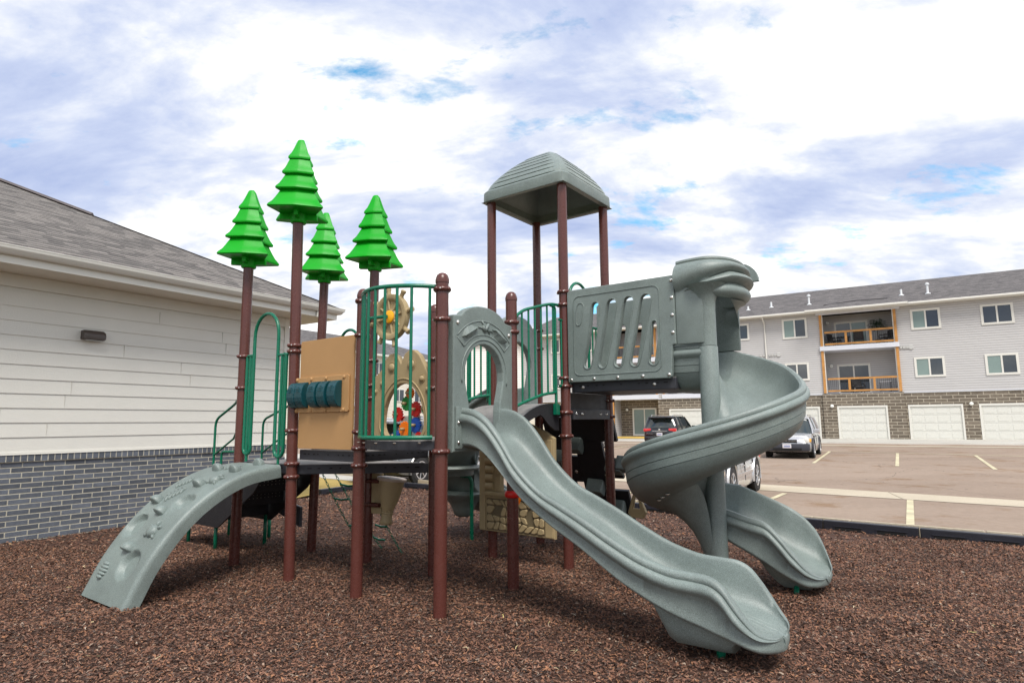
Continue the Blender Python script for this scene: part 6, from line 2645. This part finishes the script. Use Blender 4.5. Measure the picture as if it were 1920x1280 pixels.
for t, w in ((3.95, 0.1), (4.1, 0.16), (4.28, 0.12), (-4.75, 0.14), (-4.5, 0.1), (-4.1, 0.1), (-3.95, 0.12), (-3.75, 0.1)):
    mb.box((t, -0.07, 6.20), (t + w, -0.002, 6.36))
for t in (4.55, -3.45):
    mb.lathe([(0.15, 0), (0.15, 0.05), (0.07, 0.06), (0.02, 0.05)], (t, -0.002, 6.27), 16, (0, -1, 0))
mb.build('utility_box', mat('grey_utility_box', (0.5, 0.5, 0.48), 0.5), AP)
for t, y, z in ((-0.28, -0.16, 2.52), (7.4, -0.02, 2.52), (-8.2, -0.02, 2.5), (-16.0 + 0.35, 1.66, 2.55), (-0.25, 1.7, 5.4), (-0.3, 1.7, 8.5)):
    mb = MB()
    mb.lathe([(0.05, 0), (0.05, 0.04), (0.10, 0.05), (0.115, 0.10), (0.09, 0.15), (0.03, 0.17)], (t, y, z), 14, (0, -1, 0))
    mb.build('wall_lamp', mat('white_lamp_glass', (0.85, 0.85, 0.8), 0.3), AP, autosmooth=50)

# things standing on the balconies
def ap_pt(t, y, z):
    return (22.184 + QD[0] * t + NN[0] * y, 42.0 + QD[1] * t + NN[1] * y, z)


M_WICK = mat('dark_wicker', (0.03, 0.026, 0.026), 0.6, var=0.3, vscale=20)


def patio_chair(loc, rz, label):
    c = empty('patio_chair', loc, rz, label, 'chair', 'chairs on the balconies')
    mb = MB()
    mb.box((-0.30, -0.28, 0.38), (0.30, 0.28, 0.46), bev=0.03)
    mb.build('seat', M_WICK, c)
    mb = MB()
    mb.box((-0.30, 0.24, 0.44), (0.30, 0.32, 0.98), Matrix.Rotation(R(-10), 3, 'X'), (0, 0.28, 0.44), bev=0.05)
    mb.build('backrest', M_WICK, c)
    for x in (-0.3, 0.3):
        mb = MB()
        mb.tube(fillet([(x, -0.26, 0.40), (x, -0.27, 0.64), (x, 0.28, 0.66)], 0.05), 0.025, 8)
        mb.build('armrest', M_WICK, c)
    for x in (-0.27, 0.27):
        for y in (-0.25, 0.25):
            mb = MB()
            mb.tube([(x, y, 0), (x, y, 0.4)], 0.02, 6)
            mb.build('leg', M_WICK, c)
    return c


patio_chair(ap_pt(0.1, 0.9, 6.66), R(-31 + 60), 'dark wicker chair on the left of the top balcony by the cedar post')
patio_chair(ap_pt(1.6, 0.6, 6.66), R(-31 + 180), 'dark high-backed chair in the middle of the top balcony')
patio_chair(ap_pt(3.2, 0.8, 6.66), R(-31 - 60), 'dark chair on the top balcony under the leafy potted plant')
patio_chair(ap_pt(1.35, 0.9, 3.41), R(-31 + 20), 'dark chair on the lower balcony in front of the glass door')


def small_table(loc, label):
    c = empty('patio_table', loc, R(-31), label, 'table')
    mb = MB(); mb.box((-0.35, -0.25, 0.68), (0.35, 0.25, 0.72), bev=0.008)
    mb.build('table_top', mat('pale_table_top', (0.6, 0.6, 0.62), 0.5), c)
    for x in (-0.3, 0.3):
        for y in (-0.2, 0.2):
            mb = MB(); mb.tube([(x, y, 0), (x, y, 0.68)], 0.018, 6); mb.build('leg', M_WICK, c)


small_table(ap_pt(2.95, 0.7, 3.41), 'small pale-topped table on the right of the lower balcony')
pp = empty('potted_plant', ap_pt(2.75, 1.05, 6.66), 0, 'tall dark green leafy potted plant on the top balcony', 'plant')
mb = MB()
mb.lathe([(0.13, 0), (0.18, 0.32), (0.19, 0.35), (0.16, 0.35), (0.15, 0.3)], (0, 0, 0), 16)
mb.build('pot', mat('dark_pot', (0.03, 0.03, 0.03), 0.5), pp)
mb = MB()
mb.tube([(0, 0, 0.3), (0.02, 0.01, 0.8), (-0.02, 0, 1.25)], 0.02, 6)
mb.build('stem', mat('plant_stem', (0.08, 0.06, 0.03), 0.8), pp)
mb = MB()
random.seed(4)
for k in range(420):
    a = random.uniform(0, 2 * math.pi)
    el = random.uniform(-0.4, 1.4)
    r0 = 0.12 + 0.42 * random.random()
    c = Vector((math.cos(a) * math.cos(el) * r0, math.sin(a) * math.cos(el) * r0, 1.30 + math.sin(el) * r0 * 1.0))
    d = Vector((math.cos(a), math.sin(a), random.uniform(-0.8, 0.5))).normalized()
    s_ = d.cross(Vector((0, 0, 1))).normalized() * 0.022
    mb.add([c, c + d * 0.08 + s_, c + d * 0.18 - Vector((0, 0, 0.03)), c + d * 0.08 - s_], [(0, 1, 2, 3)])
mb.build('foliage', mat('dark_plant_leaves', (0.02, 0.05, 0.018), 0.6, island=0.5), pp)

# ---- far buildings behind -----------------------------------------------------------------------------
WB = empty('beige_apartment_building', (-14.6, 66.7, 0), math.atan2(0.8414, 0.5405),
           'distant pale beige apartment block with a hipped grey roof seen between the green rail bars', 'building')
M_BEI = lap_mat('pale_beige_siding', (0.74, 0.70, 0.60), 0.16)
mb = MB()
mb.box((-45, 0.6, 0), (13.5, 14, 9.0))
mb.build('wall', M_BEI, WB)
mb = MB()
mb.box((-45.6, 0.0, 8.95), (14.2, 14.6, 9.15))
mb.build('eave', M_WHITE, WB)
roof_plane('roof', [(-45.6, 0, 9.15), (14.2, 0, 9.15), (7.0, 7.2, 11.9), (-45.6, 7.2, 11.9)], (-45.6, 0, 9.15), (1, 0, 0), WB, M_SHIN2)
roof_plane('roof', [(14.2, 0, 9.15), (14.2, 14.4, 9.15), (7.0, 7.2, 11.9)], (14.2, 0, 9.15), (0, 1, 0), WB, M_SHIN2)
for t in (-18, -14.5, -9, -4.5, -0.3, 3.0, 6.4, 9.8):
    for z in (1.0, 4.0, 6.8):
        mb = MB()
        mb.box((t, 0.54, z), (t + 1.7, 0.598, z + 1.5))
        w_ = mb.build('window', M_WHITE, WB)
        for a in (0.12, 0.92):
            mb = MB()
            mb.box((t + a, 0.525, z + 0.12), (t + a + 0.66, 0.539, z + 1.38))
            mb.build('pane', M_GLASS, w_)
mb = MB()
mb.box((-4.0, 0.05, 3.4), (1.6, 0.59, 3.7))
mb.box((-4.0, 0.05, 6.3), (1.6, 0.59, 6.5))
mb.build('balcony_floor', M_SLAB, WB)

WC = empty('white_sided_building', (-4.9, 55.0, 0), R(-2),
           'distant white-sided building seen through the arched slide entrance panel', 'building')
M_WS = lap_mat('white_lap_siding', (0.80, 0.78, 0.74), 0.20)
mb = MB()
mb.box((0, 0, 0), (6.6, 8, 8.6))
mb.build('wall', M_WS, WC)
mb = MB()
mb.box((-0.3, -0.3, 8.6), (6.9, 8.3, 8.8))
mb.build('eave', M_WHITE, WC)
roof_plane('roof', [(-0.3, -0.3, 8.8), (6.9, -0.3, 8.8), (3.3, 4, 10.0)], (-0.3, -0.3, 8.8), (1, 0, 0), WC, M_SHIN2)
roof_plane('roof', [(6.9, -0.3, 8.8), (6.9, 8.3, 8.8), (3.3, 4, 10.0)], (6.9, -0.3, 8.8), (0, 1, 0), WC, M_SHIN2)
roof_plane('roof', [(-0.3, -0.3, 8.8), (3.3, 4, 10.0), (-0.3, 8.3, 8.8)], (-0.3, -0.3, 8.8), (0, 1, 0), WC, M_SHIN2)

# =====================================================================================
# CARS
# =====================================================================================
M_TYRE = mat('tyre_rubber', (0.022, 0.021, 0.022), 0.8, bump=0.3, bscale=60)
M_RIM = mat('alloy_rim', (0.62, 0.62, 0.63), 0.3, metal=0.7)
M_CGL = mat('tinted_car_glass', (0.02, 0.03, 0.03), 0.05, spec=1.0)
M_CLAD = mat('dark_bumper_cladding', (0.035, 0.037, 0.048), 0.55)
M_TAIL = mat('tail_lamp_red', (0.62, 0.012, 0.015), 0.15, spec=0.8, coat=1.0)
M_HEAD = mat('head_lamp_clear', (0.75, 0.76, 0.72), 0.08, spec=0.9, coat=1.0)
M_AMB = mat('amber_lens', (0.9, 0.45, 0.05), 0.15, coat=1.0)
M_CHR = mat('chrome', (0.8, 0.8, 0.8), 0.12, metal=1.0)
M_PLATE = mat('licence_plate', (0.75, 0.72, 0.72), 0.4)


def paint(name, c, metal=0.3):
    return mat(name, c, 0.28, metal=metal, spec=0.5, coat=0.8)


def car(label, pmat, loc, heading, Lc=4.6, Wc=1.82, Hc=1.70, front='suv', clad=True, rails=True, plate_=True):
    root = empty('parked_car', loc, heading, label, 'car')
    hl, hw = Lc / 2, Wc / 2
    wb = Lc * 0.295
    wr = 0.35
    fx, bx = wb + 0.02, -wb + 0.02
    # body: stations from rear to front: (x, z_low, z_belt, z_deck, half width, half width deck)
    st_ = [(-hl, 0.52, 0.82, 0.90, 0.80, 0.74), (-hl + 0.06, 0.36, 0.88, 1.00, 0.93, 0.84), (-hl + 0.25, 0.26, 0.92, 1.03, 0.985, 0.88), (-hl + 0.6, 0.22, 0.92, 1.02, 1.0, 0.90),
           (-0.6, 0.22, 0.90, 1.00, 1.0, 0.91), (0.3, 0.22, 0.88, 0.98, 1.0, 0.91), (hl - 1.35, 0.22, 0.86, 0.99, 1.0, 0.88), (hl - 0.95, 0.22, 0.84, 0.965, 0.99, 0.82), (hl - 0.45, 0.24, 0.78, 0.90, 0.96, 0.76), (hl - 0.16, 0.28, 0.70, 0.82, 0.90, 0.70), (hl - 0.03, 0.36, 0.58, 0.70, 0.80, 0.62), (hl, 0.44, 0.54, 0.60, 0.72, 0.55)]
    sc = Hc / 1.70
    mb = MB()
    rows = []
    xsf = catmull([s + () for s in st_], 4)
    for x, zl, zbt, zd, w1, w2 in xsf:
        zl, zbt, zd = zl * sc, zbt * sc, zd * sc
        W = hw * w1
        W2 = hw * w2
        # wheel arches: lift the lower edge over the wheels
        lift_ = zl
        row_h = [(W * 0.80, zl), (W * 0.96, zl + 0.03), (W, zl + 0.16), (W * 1.0, (zl + zbt) / 2), (W * 0.985, zbt - 0.04), (W * 0.955, zbt + 0.02), (W2, zd - 0.01), (W2 * 0.6, zd + 0.022), (0, zd + 0.03)]
        full = [(x, y, z) for y, z in row_h] + [(x, -y, z) for y, z in row_h[::-1][1:]]
        rows.append(full)
    mb.grid(rows, closed_v=True, smooth=True, cap=True)
    body = mb.build('body', pmat, root, autosmooth=38)
    # greenhouse
    gz0, gz1 = 0.98 * sc, Hc
    xr0, xr1, xf1, xf0 = -hl + 0.16, -hl + 0.42, hl - 2.05, hl - 1.30
    if front == 'sedan':
        xr0, xr1, xf1, xf0 = -hl + 0.55, -hl + 1.25, hl - 2.15, hl - 1.35
    w0, w1 = hw * 0.93, hw * 0.70
    mb = MB()
    n_ = 8
    rows = []
    for k in range(n_ + 1):
        t = k / n_
        zr = gz0 + (gz1 - 0.05 - gz0) * t
        wq = w0 + (w1 - w0) * t ** 1.3
        xa = xr0 + (xr1 - xr0) * t ** 1.2
        xb = xf0 + (xf1 - xf0) * t
        rows.append([(xa + 0.10, wq, zr), (xb - 0.18, wq, zr), (xb - 0.02, wq * 0.86, zr), (xb + 0.05, wq * 0.4, zr), (xb + 0.05, -wq * 0.4, zr), (xb - 0.02, -wq * 0.86, zr), (xb - 0.18, -wq, zr), (xa + 0.10, -wq, zr), (xa + 0.01, -wq * 0.86, zr), (xa - 0.02, 0, zr), (xa + 0.01, wq * 0.86, zr)])
    mb.grid(rows, closed_v=True, smooth=True, cap=True)
    gh_ = mb.build('window_glass', M_CGL, root, autosmooth=40)
    # roof panel
    mb = MB()
    rows = []
    for x, dz in ((xr1 - 0.10, -0.045), (xr1 + 0.02, -0.01), (xr1 + 0.5, 0.005), (xf1 - 0.5, 0.004), (xf1 - 0.1, -0.02), (xf1 + 0.08, -0.06)):
        wq = w1 + 0.02
        rows.append([(x, wq, gz1 + dz - 0.055), (x, wq * 0.96, gz1 + dz - 0.015), (x, wq * 0.6, gz1 + dz + 0.008), (x, 0, gz1 + dz + 0.014), (x, -wq * 0.6, gz1 + dz + 0.008), (x, -wq * 0.96, gz1 + dz - 0.015), (x, -wq, gz1 + dz - 0.055), (x, 0, gz1 + dz - 0.06)])
    mb.grid(rows, closed_v=True, smooth=True, cap=True)
    mb.build('roof_panel', pmat, root, autosmooth=40)
    # pillars
    mb = MB()
    for s_ in (-1, 1):
        def P_(x, t, off=0.006):
            wq = w0 + (w1 - w0) * max(t, 0) ** 1.3 + off
            return (x, s_ * wq, gz0 + (gz1 - 0.05 - gz0) * t)
        for xa0, xa1, wd in ((xf0 - 0.13, xf1 - 0.10, 0.035), (0.05, 0.0, 0.03), (-hl + 1.32, -hl + 1.30, 0.04), (xr0 + 0.14, xr1 + 0.06, 0.08)):
            if front == 'sedan' and xa0 == -hl + 1.32:
                continue
            mb.tube([P_(xa0 + (xa1 - xa0) * t, t) for t in (-0.02, 0.25, 0.5, 0.75, 1.0)], wd, 6)
        mb.tube([P_(xr0 + 0.1, 0.0, 0.0), P_(xf0 - 0.15, 0.0, 0.0)], 0.018, 6)
    mb.build('pillar', pmat, root, autosmooth=50)
    for s_ in (-1, 1):
        if rails:
            mb = MB()
            mb.tube(fillet([(xr1 + 0.1, s_ * w1 * 0.9, gz1 - 0.01), (xr1 + 0.2, s_ * w1 * 0.9, gz1 + 0.055), (xf1 - 0.25, s_ * w1 * 0.9, gz1 + 0.05), (xf1 - 0.12, s_ * w1 * 0.9, gz1 - 0.01)], 0.06), 0.02, 8)
            mb.build('roof_rail', M_CHR, root, autosmooth=50)
        mb = MB()
        mb.box((xf0 - 0.42, s_ * hw * 1.02 - 0.02, 1.02 * sc), (xf0 - 0.25, s_ * hw * 1.02 + (0.2 if s_ > 0 else -0.2) * 0.9, 1.17 * sc), bev=0.03) if s_ > 0 else mb.box((xf0 - 0.42, -hw * 1.02 - 0.18, 1.02 * sc), (xf0 - 0.25, -hw * 1.02 + 0.02, 1.17 * sc), bev=0.03)
        mb.build('mirror', pmat, root)
        for x in (fx, bx):
            # arch lip and dark well
            mb = MB()
            mb.lathe([(wr + 0.075, 0.0), (wr + 0.075, 0.10)], (x, s_ * (hw - 0.085), wr + 0.01), 28, (0, s_, 0))
            mb.add([(x - wr - 0.07, s_ * (hw + 0.006), wr), (x + wr + 0.07, s_ * (hw + 0.006), wr), (x + wr + 0.05, s_ * (hw + 0.006), 0.2), (x - wr - 0.05, s_ * (hw + 0.006), 0.2)], [(0, 1, 2, 3)])
            mb.build('wheel_well', HOLE, root)
            if clad:
                mb = MB()
                mb.tube([(x + (wr + 0.085) * math.cos(R(a)), s_ * (hw + 0.004), wr + 0.01 + (wr + 0.085) * math.sin(R(a))) for a in range(-15, 196, 15)], 0.03, 6)
                mb.build('arch_trim', pmat if not clad else (M_CLAD if clad == 'dark' else pmat), root, autosmooth=50)
            mb = MB()
            ys = s_ * (hw - 0.20)
            mb.lathe([(0.20, 0.0), (wr - 0.03, 0.0), (wr, 0.03), (wr, 0.19), (wr - 0.03, 0.222), (0.25, 0.226), (0.235, 0.21)], (x, ys, wr), 30, (0, s_, 0))
            wh2 = mb.build('wheel', M_TYRE, root, autosmooth=40)
            mb = MB()
            mb.lathe([(0.236, 0.19), (0.24, 0.222), (0.215, 0.222), (0.205, 0.18), (0.20, 0.12)], (x, ys, wr), 26, (0, s_, 0), cap=False)
            for q_ in range(7):
                a = 2 * math.pi * q_ / 7
                d = Vector((math.cos(a), 0, math.sin(a)))
                c = Vector((x, ys + s_ * 0.205, wr))
                mb.tube([c + d * 0.03, c + d * 0.215], 0.019, 6)
            mb.lathe([(0.055, 0.18), (0.055, 0.215), (0.03, 0.225), (0.001, 0.226)], (x, ys, wr), 14, (0, s_, 0))
            mb.build('rim', M_RIM, wh2, autosmooth=40)
            mb = MB()
            mb.lathe([(0.21, 0.10), (0.21, 0.12)], (x, ys, wr), 20, (0, s_, 0))
            mb.build('brake_disc', HOLE, wh2)
        # lamps
        mb = MB()
        ya, yb_ = s_ * hw * 0.50, s_ * hw * 0.90
        mb.box((hl - 0.34, min(ya, yb_), 0.62 * sc), (hl - 0.055, max(ya, yb_), 0.80 * sc), Matrix.Rotation(R(-s_ * 12), 3, 'Z'), None, bev=0.035)
        hlamp = mb.build('headlight', M_HEAD, root, autosmooth=50)
        mb = MB()
        mb.box((hl - 0.42, s_ * hw * 0.93 - 0.04, 0.66 * sc), (hl - 0.22, s_ * hw * 0.93 + 0.04, 0.80 * sc), bev=0.02)
        mb.build('turn_lamp', M_AMB, hlamp, autosmooth=50)
        mb = MB()
        ya, yb_ = s_ * hw * 0.52, s_ * hw * 0.955
        mb.box((-hl + 0.0, min(ya, yb_), 0.86 * sc), (-hl + 0.20, max(ya, yb_), 1.03 * sc), bev=0.03)
        mb.build('tail_lamp', M_TAIL, root, autosmooth=50)
        # door shut lines and handles
        mb = MB()
        for x0_ in (fx - wr - 0.14, 0.02, bx + wr + 0.02):
            mb = MB()
            mb.box((x0_ - 0.006, s_ * hw * 0.985 - 0.02, 0.34), (x0_ + 0.006, s_ * hw * 0.985 + 0.02, 0.9 * sc))
            mb.build('door_gap', HOLE, root)
        mb = MB()
        for x0_ in (0.18, -0.78):
            mb.box((x0_ - 0.1, s_ * hw - 0.03 if s_ > 0 else -hw - 0.012, 0.79 * sc), (x0_ + 0.1, s_ * hw + 0.012 if s_ > 0 else -hw + 0.03, 0.825 * sc), bev=0.008)
        mb.build('door_handle', M_CHR if clad else pmat, root)
        mb = MB()
        mb.box((bx + wr + 0.1, s_ * hw * 1.0 - 0.014, 0.46), (fx - wr - 0.1, s_ * hw * 1.0 + 0.014, 0.52), bev=0.006)
        mb.build('side_moulding', pmat, root)
    # bumpers
    bm_ = M_CLAD if clad == 'dark' else pmat
    mb = MB()
    mb.box((hl - 0.30, -hw * 0.92, 0.30), (hl + 0.05, hw * 0.92, 0.60), bev=0.07)
    mb.build('front_bumper', bm_, root, autosmooth=50)
    mb = MB()
    mb.box((hl + 0.045, -hw * 0.6, 0.33), (hl + 0.056, hw * 0.6, 0.42), bev=0.004)
    mb.box((hl - 0.02, -hw * 0.42, 0.615), (hl + 0.0, hw * 0.42, 0.75), bev=0.006)
    gr = mb.build('grille', HOLE, root)
    mb = MB()
    mb.box((hl + 0.0, -hw * 0.42, 0.675), (hl + 0.012, hw * 0.42, 0.70))
    mb.build('grille_bar', M_CHR, gr)
    mb = MB()
    mb.box((-hl - 0.05, -hw * 0.92, 0.34), (-hl + 0.30, hw * 0.92, 0.62), bev=0.07)
    mb.build('rear_bumper', bm_, root, autosmooth=50)
    mb = MB()
    mb.box((-hl - 0.012, -hw * 0.45, 0.86 * sc), (-hl + 0.02, hw * 0.45, 0.885 * sc), bev=0.005)
    mb.lathe([(0.055, 0), (0.055, 0.01), (0.001, 0.014)], (-hl - 0.005, 0, 0.955 * sc), 16, (-1, 0, 0))
    mb.build('tailgate_trim', M_CHR, root, autosmooth=50)
    if plate_:
        for x, d in ((hl + 0.058, 1), (-hl - 0.022, -1)):
            z = 0.50 if d > 0 else 0.72
            mb = MB()
            mb.box((min(x, x + 0.012 * d), -0.16, z - 0.08), (max(x, x + 0.012 * d), 0.16, z + 0.08), bev=0.004)
            pl = mb.build('licence_plate', M_PLATE, root)
            mb = MB()
            for q_ in range(6):
                y = -0.115 + q_ * 0.042
                mb.box((min(x + .0125 * d, x + 0.014 * d), y, z - 0.045), (max(x + .0125 * d, x + 0.014 * d), y + 0.026, z + 0.03))
            mb.build('plate_characters', mat('plate_blue', (0.04, 0.10, 0.35), 0.5), pl)
    if front == 'suv':
        mb = MB()
        mb.box((-hl + 0.02, -w1 * 0.95, Hc - 0.10), (-hl + 0.42, w1 * 0.95, Hc - 0.055), bev=0.015)
        mb.build('roof_spoiler', pmat, root)
    # underside
    mb = MB()
    mb.box((-hl + 0.3, -hw * 0.8, 0.2), (hl - 0.3, hw * 0.8, 0.26))
    mb.build('underbody', HOLE, root)
    return root


hn = math.atan2(NN[1], NN[0])
S_SILV = paint('silver_paint', (0.55, 0.55, 0.56), 0.5)
car('silver compact SUV with dark bumpers and amber turn lamps, in front of a garage door', S_SILV, (12.15, 26.75, 0.075), hn + math.pi, 4.5, 1.78, 1.68, clad='dark')
car('black SUV seen from behind with red tail lamps, before the glass patio door', paint('black_paint', (0.012, 0.013, 0.016), 0.2), (9.35, 36.2, 0.16), hn, 4.75, 1.93, 1.72)
car('silver wagon half hidden behind the spiral slide, nearest to the kerb', S_SILV, (4.22, 13.78, 0.0), hn + math.pi, 4.5, 1.76, 1.38, front='sedan', rails=False)
car('grey SUV with alloy wheels parked behind the curved green balcony rail', paint('grey_paint', (0.20, 0.205, 0.21), 0.5), (-2.55, 18.25, 0.0), hn, 4.6, 1.82, 1.68)
car('red car glimpsed under the black bridge', paint('red_paint', (0.5, 0.01, 0.012), 0.1), (3.6, 34.0, 0.11), hn, 4.6, 1.80, 1.48, front='sedan', rails=False)


# ---- every countable small piece becomes a part of its own -----------------------------------
SPLIT = {'hood_wall', 'slide_flange', 'bridge_bracket', 'drum_bracket', 'clamp_bolt', 'panel_stud', 'panel_bolt', 'wall_bolt', 'riser_bolt',
         'rail_bolt', 'flange_bolt', 'chute_bolt', 'climber_bolt', 'frame_bolt', 'end_wall_x', 'balcony_floor', 'block_base', 'slide_rib', 'door_handle', 'utility_box'}


def split_islands(o):
    me = o.data
    n = len(me.vertices)
    par = list(range(n))

    def find(a):
        while par[a] != a:
            par[a] = par[par[a]]
            a = par[a]
        return a
    for e in me.edges:
        a, b = find(e.vertices[0]), find(e.vertices[1])
        if a != b:
            par[a] = b
    groups = {}
    for p in me.polygons:
        groups.setdefault(find(p.vertices[0]), []).append(p)
    if len(groups) < 2:
        return
    first = True
    new = []
    for g_ in groups.values():
        idx = {}
        vs, fs, sm = [], [], []
        for p in g_:
            f = []
            for v in p.vertices:
                if v not in idx:
                    idx[v] = len(vs)
                    vs.append(tuple(me.vertices[v].co))
                f.append(idx[v])
            fs.append(f)
            sm.append(p.use_smooth)
        nm = bpy.data.meshes.new(me.name)
        nm.from_pydata(vs, [], fs)
        nm.polygons.foreach_set('use_smooth', sm)
        for m in me.materials:
            nm.materials.append(m)
        nm.set_sharp_from_angle(angle=R(40))
        new.append(nm)
    stem = o.name.split('.')[0]
    for k, nm in enumerate(new):
        if k == 0:
            o.data = nm
        else:
            c = o.copy()
            c.data = nm
            c.name = stem
            COL.objects.link(c)


for o in list(bpy.data.objects):
    if o.type == 'MESH' and o.name.split('.')[0] in SPLIT:
        split_islands(o)
SC.cycles.max_bounces = 6
SC.cycles.diffuse_bounces = 3
SC.cycles.glossy_bounces = 3
SC.cycles.transmission_bounces = 4
SC.cycles.use_denoising = True
